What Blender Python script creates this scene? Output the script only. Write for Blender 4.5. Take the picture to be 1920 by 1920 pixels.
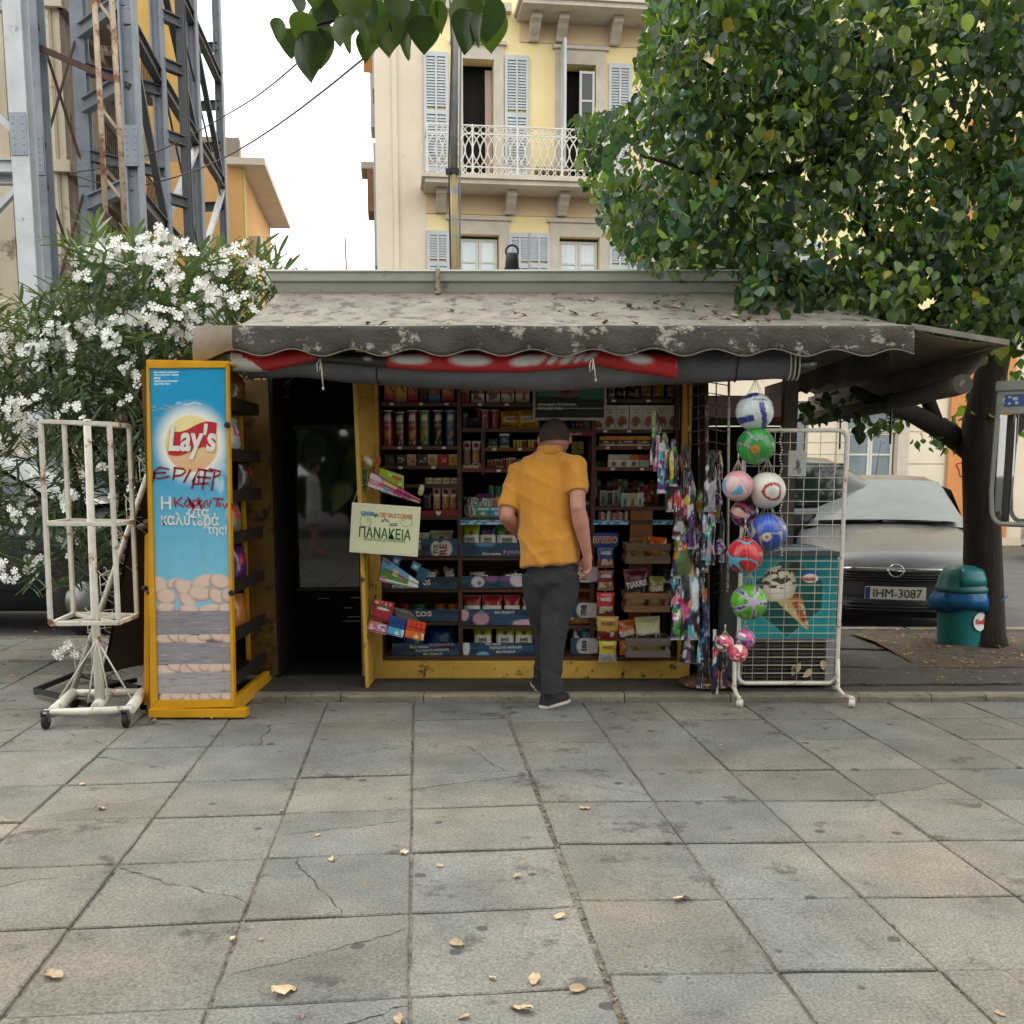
import bpy, bmesh, math, random
import numpy as np
from mathutils import Vector as V, Matrix, noise as mn
from math import sin, cos, pi, radians
S = bpy.context.scene
for o in list(bpy.data.objects): bpy.data.objects.remove(o)
COL = S.collection
random.seed(7); RNG = np.random.default_rng(7)
# ---------------------------------------------------------------- camera
H, F, TH, PPV = 1.40, 1920.0, math.atan(.134), 1147.0
CT, ST = cos(TH), sin(TH)
cam = bpy.data.objects.new('camera', bpy.data.cameras.new('camera')); COL.objects.link(cam)
cam.location = (0, 0, H); cam.rotation_euler = (pi/2-TH, 0, 0)
cam.data.lens = 36; cam.data.sensor_width = 36; cam.data.shift_y = (PPV-960)/1920
cam.data.clip_start = .05; cam.data.clip_end = 2000
S.camera = cam
# ---------------------------------------------------------------- sky, sun, exposure
S.view_settings.view_transform = 'Standard'; S.view_settings.look = 'None'
S.view_settings.exposure = 0.62; S.view_settings.gamma = 1; S.view_settings.use_curve_mapping = False
W = bpy.data.worlds.new('World'); S.world = W; W.use_nodes = True
nt = W.node_tree; nt.nodes.clear()
sky = nt.nodes.new('ShaderNodeTexSky'); sky.sky_type = 'NISHITA'; sky.sun_disc = False
sky.sun_elevation = radians(52); sky.sun_rotation = radians(-35); sky.dust_density = 6; sky.air_density = 1.2
mx = nt.nodes.new('ShaderNodeMix'); mx.data_type = 'RGBA'; mx.inputs[0].default_value = .86
mx.inputs[7].default_value = (16.6, 16.3, 15.6, 1)          # bright even cloud cover over the blue
bg = nt.nodes.new('ShaderNodeBackground'); bg.inputs[1].default_value = .105
wo = nt.nodes.new('ShaderNodeOutputWorld')
nt.links.new(sky.outputs[0], mx.inputs[6]); nt.links.new(mx.outputs[2], bg.inputs[0]); nt.links.new(bg.outputs[0], wo.inputs[0])
sun = bpy.data.objects.new('sun', bpy.data.lights.new('sun', 'SUN')); COL.objects.link(sun)
sun.data.energy = 0.9; sun.data.angle = radians(14); sun.data.color = (1, .95, .86)
_d = V((sin(radians(-35))*cos(radians(52)), cos(radians(-35))*cos(radians(52)), sin(radians(52))))
sun.rotation_euler = _d.to_track_quat('Z', 'Y').to_euler()
S.render.engine = 'CYCLES'
S.cycles.max_bounces = 8; S.cycles.diffuse_bounces = 3; S.cycles.glossy_bounces = 3; S.cycles.transmission_bounces = 5
S.cycles.transparent_max_bounces = 10
S.cycles.caustics_reflective = False; S.cycles.caustics_refractive = False
# ---------------------------------------------------------------- pixel <-> world (1920 px photograph)
def ray(u, v):
    a = PPV-v
    return V((u-960, F*CT+a*ST, -F*ST+a*CT))
def pt(u, v, Y):
    r = ray(u, v); t = Y/r.y
    return V((r.x*t, Y, H+r.z*t))
def gp(u, v, z=0.0):
    r = ray(u, v); t = (z-H)/r.z
    return V((r.x*t, r.y*t, z))
def rp(u, v, P, n):
    r = ray(u, v); c = V((0, 0, H)); t = (P-c).dot(n)/r.dot(n)
    return c+r*t
def zat(v, Y): return pt(960, v, Y).z
def xat(u, v, Y): return pt(u, v, Y).x
def proj(P):
    x, y, z = P[0], P[1], P[2]-H
    d = y*CT-z*ST
    return 960+F*x/d, PPV-F*(y*ST+z*CT)/d
# ---------------------------------------------------------------- colours and materials
def C(h):
    h = h.lstrip('#'); r = []
    for i in (0, 2, 4):
        c = int(h[i:i+2], 16)/255
        r.append(c/12.92 if c <= .04045 else ((c+.055)/1.055)**2.4)
    return tuple(r)
MATS = {}
def mat(name, c1, c2=None, sc=6, rough=.6, metal=0, bump=0, bsc=40, c3=None, t3=.62, sc3=9, coat=0, spec=.5, objvar=0,
        trans=0, stretch=(1, 1, 1), alpha=1, sheen=0, vary=0):
    """one procedural material: two-tone noise, optional third tone in worn patches, fine bump, per-object value change"""
    if name in MATS: return MATS[name]
    m = bpy.data.materials.new(name); m.use_nodes = True; MATS[name] = m
    t = m.node_tree; N = t.nodes; L = t.links; b = N['Principled BSDF']
    c1 = C(c1) if isinstance(c1, str) else c1
    c2 = (C(c2) if isinstance(c2, str) else c2) or tuple(x*.82 for x in c1)
    tc = N.new('ShaderNodeTexCoord'); mp = N.new('ShaderNodeMapping'); mp.inputs[3].default_value = stretch
    L.new(tc.outputs['Object'], mp.inputs[0])
    n1 = N.new('ShaderNodeTexNoise'); n1.inputs['Scale'].default_value = sc; n1.inputs['Detail'].default_value = 6; n1.inputs['Roughness'].default_value = .65
    L.new(mp.outputs[0], n1.inputs[0])
    r1 = N.new('ShaderNodeValToRGB'); r1.color_ramp.elements[0].position = .32; r1.color_ramp.elements[1].position = .68
    r1.color_ramp.elements[0].color = (*c2, 1); r1.color_ramp.elements[1].color = (*c1, 1)
    L.new(n1.outputs[0], r1.inputs[0]); out = r1.outputs[0]
    if c3:
        c3 = C(c3) if isinstance(c3, str) else c3
        n3 = N.new('ShaderNodeTexNoise'); n3.inputs['Scale'].default_value = sc3; n3.inputs['Detail'].default_value = 9; n3.inputs['Roughness'].default_value = .7
        mp3 = N.new('ShaderNodeMapping'); mp3.inputs[1].default_value = (3.1, 7.7, 1.3); L.new(mp.outputs[0], mp3.inputs[0]); L.new(mp3.outputs[0], n3.inputs[0])
        r3 = N.new('ShaderNodeValToRGB'); r3.color_ramp.elements[0].position = t3-.02; r3.color_ramp.elements[1].position = t3+.05
        L.new(n3.outputs[0], r3.inputs[0])
        m3 = N.new('ShaderNodeMix'); m3.data_type = 'RGBA'; m3.inputs[7].default_value = (*c3, 1)
        L.new(r3.outputs[0], m3.inputs[0]); L.new(out, m3.inputs[6]); out = m3.outputs[2]
    if objvar:
        oi = N.new('ShaderNodeObjectInfo'); mr = N.new('ShaderNodeMapRange'); mr.inputs[3].default_value = 1-objvar; mr.inputs[4].default_value = 1+objvar
        hs = N.new('ShaderNodeHueSaturation'); L.new(oi.outputs['Random'], mr.inputs[0]); L.new(mr.outputs[0], hs.inputs['Value']); L.new(out, hs.inputs['Color']); out = hs.outputs[0]
    L.new(out, b.inputs['Base Color'])
    b.inputs['Roughness'].default_value = rough; b.inputs['Metallic'].default_value = metal
    b.inputs['Specular IOR Level'].default_value = spec; b.inputs['Coat Weight'].default_value = coat; b.inputs['Coat Roughness'].default_value = .08
    b.inputs['Sheen Weight'].default_value = sheen
    if alpha < 1: b.inputs['Alpha'].default_value = alpha
    if vary:
        rr = N.new('ShaderNodeMapRange'); rr.inputs[3].default_value = max(rough-vary, .03); rr.inputs[4].default_value = min(rough+vary, 1)
        L.new(n1.outputs[0], rr.inputs[0]); L.new(rr.outputs[0], b.inputs['Roughness'])
    if bump:
        n2 = N.new('ShaderNodeTexNoise'); n2.inputs['Scale'].default_value = bsc; n2.inputs['Detail'].default_value = 5; L.new(mp.outputs[0], n2.inputs[0])
        bp = N.new('ShaderNodeBump'); bp.inputs['Strength'].default_value = bump; bp.inputs['Distance'].default_value = .01
        L.new(n2.outputs[0], bp.inputs['Height']); L.new(bp.outputs[0], b.inputs['Normal'])
    if trans: add_trans(m, out, trans)
    return m
def add_trans(m, col, f):
    t = m.node_tree; N = t.nodes; L = t.links
    tr = N.new('ShaderNodeBsdfTranslucent'); ms = N.new('ShaderNodeMixShader'); ms.inputs[0].default_value = f
    g = N.new('ShaderNodeMix'); g.data_type = 'RGBA'; g.blend_type = 'MULTIPLY'; g.inputs[0].default_value = 1; g.inputs[7].default_value = (1.7, 1.9, .55, 1)
    L.new(col, g.inputs[6]); L.new(g.outputs[2], tr.inputs[0])
    L.new(N['Principled BSDF'].outputs[0], ms.inputs[1]); L.new(tr.outputs[0], ms.inputs[2]); L.new(ms.outputs[0], N['Material Output'].inputs[0])
def vcmat(name, rough=.5, coat=0, metal=0, bump=0, bsc=40, trans=0, spec=.5, grime=.12, sheen=0):
    """printed or dyed surface: colours come from the mesh's own colour attribute, with light grime on top"""
    if name in MATS: return MATS[name]
    m = bpy.data.materials.new(name); m.use_nodes = True; MATS[name] = m
    t = m.node_tree; N = t.nodes; L = t.links; b = N['Principled BSDF']
    a = N.new('ShaderNodeAttribute'); a.attribute_name = 'Col'; out = a.outputs[0]
    tc = N.new('ShaderNodeTexCoord'); n1 = N.new('ShaderNodeTexNoise'); n1.inputs['Scale'].default_value = 14; n1.inputs['Detail'].default_value = 6
    L.new(tc.outputs['Object'], n1.inputs[0])
    if grime:
        mr = N.new('ShaderNodeMapRange'); mr.inputs[3].default_value = 1-grime; mr.inputs[4].default_value = 1+grime*.6
        mr.inputs[1].default_value = .3; mr.inputs[2].default_value = .7
        L.new(n1.outputs[0], mr.inputs[0]); hs = N.new('ShaderNodeHueSaturation'); L.new(mr.outputs[0], hs.inputs['Value']); L.new(out, hs.inputs['Color']); out = hs.outputs[0]
    L.new(out, b.inputs['Base Color']); b.inputs['Roughness'].default_value = rough; b.inputs['Metallic'].default_value = metal
    b.inputs['Coat Weight'].default_value = coat; b.inputs['Coat Roughness'].default_value = .1; b.inputs['Specular IOR Level'].default_value = spec
    b.inputs['Sheen Weight'].default_value = sheen
    if bump:
        n2 = N.new('ShaderNodeTexNoise'); n2.inputs['Scale'].default_value = bsc; n2.inputs['Detail'].default_value = 4; L.new(tc.outputs['Object'], n2.inputs[0])
        bp = N.new('ShaderNodeBump'); bp.inputs['Strength'].default_value = bump; bp.inputs['Distance'].default_value = .01
        L.new(n2.outputs[0], bp.inputs['Height']); L.new(bp.outputs[0], b.inputs['Normal'])
    if trans: add_trans(m, out, trans)
    return m
def plain(name, c, rough=.5, metal=0, coat=0): return mat(name, c, None, sc=20, rough=rough, metal=metal, coat=coat)
def glassmat(name, tint=(.8, .85, .85), rough=.02, clear=.5):
    if name in MATS: return MATS[name]
    m = bpy.data.materials.new(name); m.use_nodes = True; MATS[name] = m
    t = m.node_tree; N = t.nodes; L = t.links
    g = N.new('ShaderNodeBsdfGlossy'); g.inputs['Roughness'].default_value = rough
    tr = N.new('ShaderNodeBsdfTransparent'); tr.inputs[0].default_value = (*[x*clear for x in tint], 1)
    fr = N.new('ShaderNodeFresnel'); fr.inputs[0].default_value = 1.5
    ms = N.new('ShaderNodeMixShader'); L.new(fr.outputs[0], ms.inputs[0]); L.new(tr.outputs[0], ms.inputs[1]); L.new(g.outputs[0], ms.inputs[2])
    L.new(ms.outputs[0], N['Material Output'].inputs[0])
    return m
# ---------------------------------------------------------------- mesh builder
class MB:
    def __init__(s): s.v = []; s.f = []; s.sm = []; s.m = []; s.mi = 0
    def add(s, vs, fs, smooth=False):
        o = len(s.v); s.v += [tuple(p) for p in vs]
        for f in fs: s.f.append(tuple(i+o for i in f)); s.sm.append(smooth); s.m.append(s.mi)
        return s
    def box(s, x0, x1, y0, y1, z0, z1):
        return s.add([(x, y, z) for z in (z0, z1) for y in (y0, y1) for x in (x0, x1)],
                     [(0, 2, 3, 1), (4, 5, 7, 6), (0, 1, 5, 4), (2, 6, 7, 3), (0, 4, 6, 2), (1, 3, 7, 5)])
    def obox(s, M, sx, sy, sz):
        vs = [M @ V((x*sx/2, y*sy/2, z*sz/2)) for z in (-1, 1) for y in (-1, 1) for x in (-1, 1)]
        return s.add(vs, [(0, 2, 3, 1), (4, 5, 7, 6), (0, 1, 5, 4), (2, 6, 7, 3), (0, 4, 6, 2), (1, 3, 7, 5)])
    def bar(s, p, q, w, h=None, up=(0, 0, 1)):
        p, q = V(p), V(q); h = h or w; d = (q-p); l = d.length
        if l < 1e-6: return s
        d.normalize(); u = V(up)
        if abs(d.dot(u)) > .98: u = V((0, 1, 0))
        x = d.cross(u).normalized(); u = x.cross(d)
        M = Matrix(((x.x, d.x, u.x, (p.x+q.x)/2), (x.y, d.y, u.y, (p.y+q.y)/2), (x.z, d.z, u.z, (p.z+q.z)/2), (0, 0, 0, 1)))
        return s.obox(M, w, l, h)
    def hbeam(s, p, q, w, h, t, up=(0, 0, 1)):
        """I-section beam: two flanges and a web"""
        p, q = V(p), V(q); d = (q-p).normalized(); u = V(up)
        if abs(d.dot(u)) > .98: u = V((0, 1, 0))
        x = d.cross(u).normalized(); u = x.cross(d)
        for k in (-1, 1): s.bar(p+u*k*(h-t)/2, q+u*k*(h-t)/2, w, t, u)
        return s.bar(p, q, t, h-2*t, u)
    def tube(s, pts, r, n=8, closed=False, cap=True):
        pts = [V(p) for p in pts]; k = len(pts); rs = r if isinstance(r, (list, tuple)) else [r]*k
        o = len(s.v); up = None; vs = []
        for i in range(k):
            if closed: d = pts[(i+1) % k]-pts[i-1]
            else: d = pts[min(i+1, k-1)]-pts[max(i-1, 0)]
            d = d.normalized() if d.length > 1e-9 else V((0, 0, 1))
            if up is None:
                up = V((0, 0, 1)) if abs(d.z) < .9 else V((1, 0, 0))
            x = d.cross(up).normalized(); up = x.cross(d).normalized()
            for j in range(n):
                a = 2*pi*j/n
                vs.append(pts[i]+(x*cos(a)+up*sin(a))*rs[i])
        fs = []
        for i in range(k if closed else k-1):
            for j in range(n):
                a = i*n+j; b = i*n+(j+1) % n; c = ((i+1) % k)*n
                fs.append((a, a-j+(j+1) % n, c+(j+1) % n, c+j))
        s.add(vs, fs, True)
        if cap and not closed:
            s.f.append(tuple(o+j for j in range(n))[::-1]); s.sm.append(False); s.m.append(s.mi)
            s.f.append(tuple(o+(k-1)*n+j for j in range(n))); s.sm.append(False); s.m.append(s.mi)
        return s
    def lathe(s, prof, n=20, M=None, caps=True):
        vs = []; fs = []
        for r, z in prof:
            for j in range(n):
                a = 2*pi*j/n; p = V((r*cos(a), r*sin(a), z)); vs.append(M @ p if M else p)
        k = len(prof)
        for i in range(k-1):
            for j in range(n):
                fs.append((i*n+j, i*n+(j+1) % n, (i+1)*n+(j+1) % n, (i+1)*n+j))
        o = len(s.v); s.add(vs, fs, True)
        if caps:
            s.f.append(tuple(o+j for j in range(n))[::-1]); s.sm.append(False); s.m.append(s.mi)
            s.f.append(tuple(o+(k-1)*n+j for j in range(n))); s.sm.append(False); s.m.append(s.mi)
        return s
    def prism(s, poly, d):
        """extrude a planar 3-D polygon by vector d"""
        n = len(poly); d = V(d); a = [V(p) for p in poly]
        fs = [tuple(range(n))[::-1], tuple(range(n, 2*n))]+[(i, (i+1) % n, n+(i+1) % n, n+i) for i in range(n)]
        return s.add(a+[p+d for p in a], fs)
    def grid(s, P, smooth=True, closed_u=False):
        """P[i][j] grid of points"""
        a = len(P); b = len(P[0])
        fs = [(i*b+j, i*b+j+1, (i+1)*b+j+1, (i+1)*b+j) for i in range(a-1) for j in range(b-1)]
        if closed_u: fs += [((a-1)*b+j, (a-1)*b+j+1, j+1, j) for j in range(b-1)]
        return s.add([p for r in P for p in r], fs, smooth)
    def mesh(s, name, bevel=0, fixn=False):
        me = bpy.data.meshes.new(name); me.from_pydata(s.v, [], s.f)
        me.polygons.foreach_set('use_smooth', s.sm)
        if any(s.m): me.polygons.foreach_set('material_index', s.m)
        if bevel or fixn:
            bm = bmesh.new(); bm.from_mesh(me)
            if fixn: bmesh.ops.recalc_face_normals(bm, faces=bm.faces)
            if bevel: bmesh.ops.bevel(bm, geom=[e for e in bm.edges if e.calc_face_angle(0) > .5], offset=bevel, segments=2, affect='EDGES', clamp_overlap=True)
            bm.to_mesh(me); bm.free()
        me.update(); return me
    def build(s, name, m, parent=None, bevel=0, fixn=False, **k):
        return link(name, s.mesh(name, bevel, fixn), m, parent, **k)
def link(name, me, m=None, parent=None, keep=False):
    """link a mesh as one object; a thing without parent gets its origin at its base"""
    o = bpy.data.objects.new(name, me); COL.objects.link(o)
    if m is not None:
        for x in (m if isinstance(m, (list, tuple)) else [m]): me.materials.append(x)
    if parent is not None: par(o, parent)
    elif not keep and len(me.vertices):
        n = len(me.vertices); a = np.empty(n*3, 'f'); me.vertices.foreach_get('co', a); a = a.reshape(n, 3)
        lo, hi = a.min(0), a.max(0); c = np.array([(lo[0]+hi[0])/2, (lo[1]+hi[1])/2, lo[2]], 'f')
        me.vertices.foreach_set('co', (a-c).ravel()); o.location = c.tolist(); me.update()
    return o
def par(o, parent):
    o.parent = parent
    if parent.parent is None:
        M = Matrix.Translation(parent.location) @ parent.rotation_euler.to_matrix().to_4x4()
        o.matrix_parent_inverse = M.inverted()
def tag(o, label=None, cat=None, group=None, kind=None):
    if label: o['label'] = label
    if cat: o['category'] = cat
    if group: o['group'] = group
    if kind: o['kind'] = kind
    return o
def thing(name, label, cat, loc=(0, 0, 0), group=None):
    o = bpy.data.objects.new(name, None); COL.objects.link(o); o.location = loc; o.empty_display_size = .1
    return tag(o, label, cat, group)
def struct(name, mb, m, parent=None, **k):
    o = mb.build(name, m, parent, keep=True, **k) if isinstance(mb, MB) else link(name, mb, m, parent, keep=True)
    if parent is None: o['kind'] = 'structure'
    return o
def copy_tree(o, parent=None):
    c = o.copy(); COL.objects.link(c); c.parent = parent
    for ch in list(o.children): copy_tree(ch, c)
    return c
def setcol(me, cols):
    a = me.color_attributes.new('Col', 'FLOAT_COLOR', 'POINT')
    n = len(me.vertices); x = np.ones((n, 4), 'f'); x[:, :3] = cols; a.data.foreach_set('color', x.ravel())
def tmesh(s, size=1, bold=0, align='CENTER', space=1.0):
    c = bpy.data.curves.new('text', 'FONT'); c.body = s; c.size = size; c.align_x = align; c.align_y = 'CENTER'; c.offset = bold
    c.space_line = .85; c.space_character = space; c.resolution_u = 3
    o = bpy.data.objects.new('text', c); me = bpy.data.meshes.new_from_object(o)
    bpy.data.objects.remove(o); bpy.data.curves.remove(c); return me
def letters(s, M, m, parent, w=None, h=None, bold=0, shear=0, warp=None, name='lettering', align='CENTER', lift=.0015):
    """flat lettering in the xy plane of matrix M, fitted to width w or height h (metres); warp(x,y)->z drapes it"""
    me = tmesh(s, 1, bold, align); n = len(me.vertices); a = np.empty(n*3, 'f'); me.vertices.foreach_get('co', a); a = a.reshape(n, 3)
    ww = a[:, 0].max()-a[:, 0].min(); hh = a[:, 1].max()-a[:, 1].min()
    a[:, 1] -= (a[:, 1].max()+a[:, 1].min())/2
    if align == 'CENTER': a[:, 0] -= (a[:, 0].max()+a[:, 0].min())/2
    sx = w/ww if w else h/hh; sy = h/hh if h else w/ww
    a[:, 0] *= sx; a[:, 1] *= sy; a[:, 0] += shear*a[:, 1]
    a[:, 2] = lift
    if warp is not None:
        for i in range(n):
            r = warp(a[i, 0], a[i, 1]); a[i] = r if hasattr(r, '__len__') else (a[i, 0], a[i, 1], r+lift)
    Mn = np.array(M); a = a @ Mn[:3, :3].T + Mn[:3, 3]
    me.vertices.foreach_set('co', a.ravel().astype('f')); me.update(); me.name = name
    return link(name, me, m, parent, keep=True)
ORD = 'first second third fourth fifth sixth seventh eighth ninth tenth eleventh twelfth'.split()
def nth(i): return ORD[i] if i < 12 else f'{i+1}th' if (i+1) % 10 not in (1, 2, 3) or i < 20 else f'{i+1}{("st", "nd", "rd")[i % 10]}'
def basis(o, x, y):
    x = V(x).normalized(); z = x.cross(V(y)).normalized(); y = z.cross(x); o = V(o)
    return Matrix(((x.x, y.x, z.x, o.x), (x.y, y.y, z.y, o.y), (x.z, y.z, z.z, o.z), (0, 0, 0, 1)))
def front(o): return basis(o, (1, 0, 0), (0, 0, 1))       # facing the street (towards -y)
def npn(x, y, s=1.0, seed=0.0):
    """cheap smooth 2-D value noise on arrays, 0..1"""
    x = np.asarray(x)*s+seed*17.3; y = np.asarray(y)*s+seed*5.1
    xi = np.floor(x); yi = np.floor(y); fx = x-xi; fy = y-yi; fx = fx*fx*(3-2*fx); fy = fy*fy*(3-2*fy)
    def h(a, b):
        q = np.sin(a*127.1+b*311.7+seed*3.7)*43758.5453; return q-np.floor(q)
    return (h(xi, yi)*(1-fx)+h(xi+1, yi)*fx)*(1-fy)+(h(xi, yi+1)*(1-fx)+h(xi+1, yi+1)*fx)*fy
def fbm(x, y, s=1.0, seed=0.0):
    return sum(npn(x, y, s*2**k, seed+k)*.5**k for k in range(4))/1.875
def gridmesh(name, w, h, nx, ny, colf, zf=None, cx=True):
    """flat print: a w x h grid (origin bottom centre, xy plane), colours colf(x,y in 0..1) -> n x 3"""
    X, Y = np.meshgrid(np.linspace(0, 1, nx), np.linspace(0, 1, ny)); X = X.ravel(); Y = Y.ravel()
    co = np.zeros((nx*ny, 3)); co[:, 0] = (X-.5)*w if cx else X*w; co[:, 1] = Y*h
    if zf is not None: co[:, 2] = zf(X, Y)
    i = (np.arange(ny-1)[:, None]*nx+np.arange(nx-1)[None]).ravel()
    me = bpy.data.meshes.new(name); me.from_pydata(co.tolist(), [], np.stack([i, i+1, i+1+nx, i+nx], 1).tolist())
    me.polygons.foreach_set('use_smooth', [True]*len(me.polygons))
    setcol(me, colf(X, Y)); me.update(); return me
def xform(me, M): me.transform(M); me.update(); return me
def lay(base, col, mask):
    return base*(1-mask[:, None])+np.asarray(col)[None]*mask[:, None]
def sst(a, b, x): t = np.clip((x-a)/(b-a), 0, 1); return t*t*(3-2*t)
def full(x, c): return np.tile(np.array(C(c) if isinstance(c, str) else c), (len(x), 1))
def clip_half(poly, n, d):
    """clip a 2-D polygon by n.p <= d"""
    out = []
    for i in range(len(poly)):
        a, b = poly[i], poly[(i+1) % len(poly)]; da = a[0]*n[0]+a[1]*n[1]-d; db = b[0]*n[0]+b[1]*n[1]-d
        if da <= 0: out.append(a)
        if da*db < 0: t = da/(da-db); out.append((a[0]+(b[0]-a[0])*t, a[1]+(b[1]-a[1])*t))
    return out
# ================================================================ GROUND
def paving_mat():
    m = mat('paving_stone', '#7c7b76', '#63625e', sc=2.6, rough=.85, bump=.6, bsc=90, c3='#4d4c49', t3=.60, sc3=4, objvar=.12)
    t = m.node_tree; N = t.nodes; L = t.links; b = N['Principled BSDF']
    src = b.inputs['Base Color'].links[0].from_socket
    g = N.new('ShaderNodeNewGeometry')
    def spots(scale, lo, hi, colr, src, keep, fac):
        vo = N.new('ShaderNodeTexVoronoi'); vo.inputs['Scale'].default_value = scale
        wp = N.new('ShaderNodeTexNoise'); wp.inputs['Scale'].default_value = 30; wp.inputs['Detail'].default_value = 3
        ad = N.new('ShaderNodeVectorMath'); ad.operation = 'MULTIPLY_ADD'; ad.inputs[1].default_value = (.014, .014, 0)
        L.new(g.outputs['Position'], wp.inputs[0]); L.new(wp.outputs['Color'], ad.inputs[0]); L.new(g.outputs['Position'], ad.inputs[2])
        L.new(ad.outputs[0], vo.inputs['Vector'])
        mr = N.new('ShaderNodeMapRange'); mr.inputs[1].default_value = lo; mr.inputs[2].default_value = hi; mr.inputs[3].default_value = 1; mr.inputs[4].default_value = 0
        L.new(vo.outputs['Distance'], mr.inputs[0])
        th = N.new('ShaderNodeMath'); th.operation = 'LESS_THAN'; th.inputs[1].default_value = keep
        sx = N.new('ShaderNodeSeparateColor'); L.new(vo.outputs['Color'], sx.inputs[0]); L.new(sx.outputs[0], th.inputs[0])
        mu = N.new('ShaderNodeMath'); mu.operation = 'MULTIPLY'; L.new(mr.outputs[0], mu.inputs[0]); L.new(th.outputs[0], mu.inputs[1])
        mf = N.new('ShaderNodeMath'); mf.operation = 'MULTIPLY'; mf.inputs[1].default_value = fac; L.new(mu.outputs[0], mf.inputs[0])
        mm = N.new('ShaderNodeMix'); mm.data_type = 'RGBA'; mm.inputs[7].default_value = (*C(colr), 1)
        L.new(mf.outputs[0], mm.inputs[0]); L.new(src, mm.inputs[6]); return mm.outputs[2]
    o = spots(4.3, .085, .105, '#3c3d40', src, .8, .85)         # old chewing-gum marks
    o = spots(8.5, .06, .078, '#414244', o, .45, .75)
    n = N.new('ShaderNodeTexNoise'); n.inputs['Scale'].default_value = 105; n.inputs['Detail'].default_value = 3
    L.new(g.outputs['Position'], n.inputs[0])
    mr = N.new('ShaderNodeMapRange'); mr.inputs[1].default_value = .3; mr.inputs[2].default_value = .7; mr.inputs[3].default_value = .62; mr.inputs[4].default_value = 1.38
    hs = N.new('ShaderNodeHueSaturation'); L.new(n.outputs[0], mr.inputs[0]); L.new(mr.outputs[0], hs.inputs['Value']); L.new(o, hs.inputs['Color'])
    n2 = N.new('ShaderNodeTexNoise'); n2.inputs['Scale'].default_value = .9; n2.inputs['Detail'].default_value = 4; L.new(g.outputs['Position'], n2.inputs[0])
    r2 = N.new('ShaderNodeValToRGB'); r2.color_ramp.elements[0].color = (.90, .95, .97, 1); r2.color_ramp.elements[1].color = (1.12, 1.03, .92, 1)
    r2.color_ramp.elements[0].position = .4; r2.color_ramp.elements[1].position = .62
    L.new(n2.outputs[0], r2.inputs[0])
    m2 = N.new('ShaderNodeMix'); m2.data_type = 'RGBA'; m2.blend_type = 'MULTIPLY'; m2.inputs[0].default_value = 1
    L.new(hs.outputs[0], m2.inputs[6]); L.new(r2.outputs[0], m2.inputs[7]); L.new(m2.outputs[2], b.inputs['Base Color'])
    return m
PAV = paving_mat()
BED = mat('joint_mortar', '#857f73', '#4f4a42', sc=9, rough=.95, bump=.8, bsc=70, c3='#3a362f', t3=.56, sc3=14)
ROAD = mat('asphalt', '#5f5e5d', '#504f4e', sc=3, rough=.9, bump=.5, bsc=160)
CONC = mat('old_concrete', '#4a453f', '#38332e', sc=3, rough=.9, bump=.6, bsc=60, c3='#5a544c', t3=.6, sc3=6)
KERB = mat('kerb_stone', '#8f887b', '#746d61', sc=7, rough=.85, bump=.7, bsc=50, c3='#5b544b', t3=.6, sc3=18, objvar=.12)
SOIL = mat('dry_soil', '#584b3c', '#3f352a', sc=6, rough=1, bump=1, bsc=40, c3='#75654f', t3=.58, sc3=22)
e = MB(); e.add([(-600, -600, -.06), (600, -600, -.06), (600, 900, -.06), (-600, 900, -.06)], [(0, 1, 2, 3)])
struct('ground', e, ROAD)
pave = MB(); pave.add([(-14, -8, -.009), (14, -8, -.009), (14, 6.22, -.009), (-14, 6.22, -.009)], [(0, 1, 2, 3)])
pave.add([(-14, 6.22, -.014), (-1.9, 6.22, -.014), (-1.9, 8.95, -.014), (-14, 8.95, -.014)], [(0, 1, 2, 3)])
pavement = struct('pavement', pave, BED)
ALD = radians(5.3)
dl = V((-sin(ALD), cos(ALD)))
Y0 = gp(960, 1322).y
cols = [120, 290, 450, 612, 775, 944, 1095, 1237, 1395, 1532, 1675, 1820]
cx = [gp(u, 1322).x for u in cols]
left = [cx[0]-.58*k for k in range(14, 0, -1)]; right_ = [cx[-1]+.52*k for k in range(1, 13)]
cx = left+cx+right_; DIV = cx[len(left)+5]
def yrow(v): return gp(960, v).y
rowsL = [yrow(v) for v in (1349, 1388, 1452, 1517, 1600, 1715, 1875)]
rowsR = [yrow(v) for v in (1350, 1389, 1445, 1502, 1580, 1685, 1822)]
for R in (rowsL, rowsR):
    while R[-1] > -1.5: R.append(R[-1]-.55)
rowsR = [6.30]+rowsR
rowsLf = [5.76+.55*k for k in range(6, 0, -1)]+rowsL
def isect(p, d, q, e):
    den = d[0]*e[1]-d[1]*e[0]; t = ((q[0]-p[0])*e[1]-(q[1]-p[1])*e[0])/den
    return (p[0]+d[0]*t, p[1]+d[1]*t)
rs = random.Random(3)
def shrink(poly, g):
    """inset a convex polygon by g on each side"""
    n = len(poly); ar = sum(poly[i][0]*poly[(i+1) % n][1]-poly[(i+1) % n][0]*poly[i][1] for i in range(n))
    if ar < 0: poly = poly[::-1]
    out = []
    L = []
    for i in range(n):
        a, b = poly[i], poly[(i+1) % n]; dx, dy = b[0]-a[0], b[1]-a[1]; l = math.hypot(dx, dy) or 1e-6
        nx, ny = -dy/l, dx/l; L.append(((a[0]+nx*g, a[1]+ny*g), (dx/l, dy/l)))
    for i in range(n):
        (p, d), (q, e) = L[i-1], L[i]
        if abs(d[0]*e[1]-d[1]*e[0]) < .02: out.append(q)
        else: out.append(isect(p, d, q, e))
    return out
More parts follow.
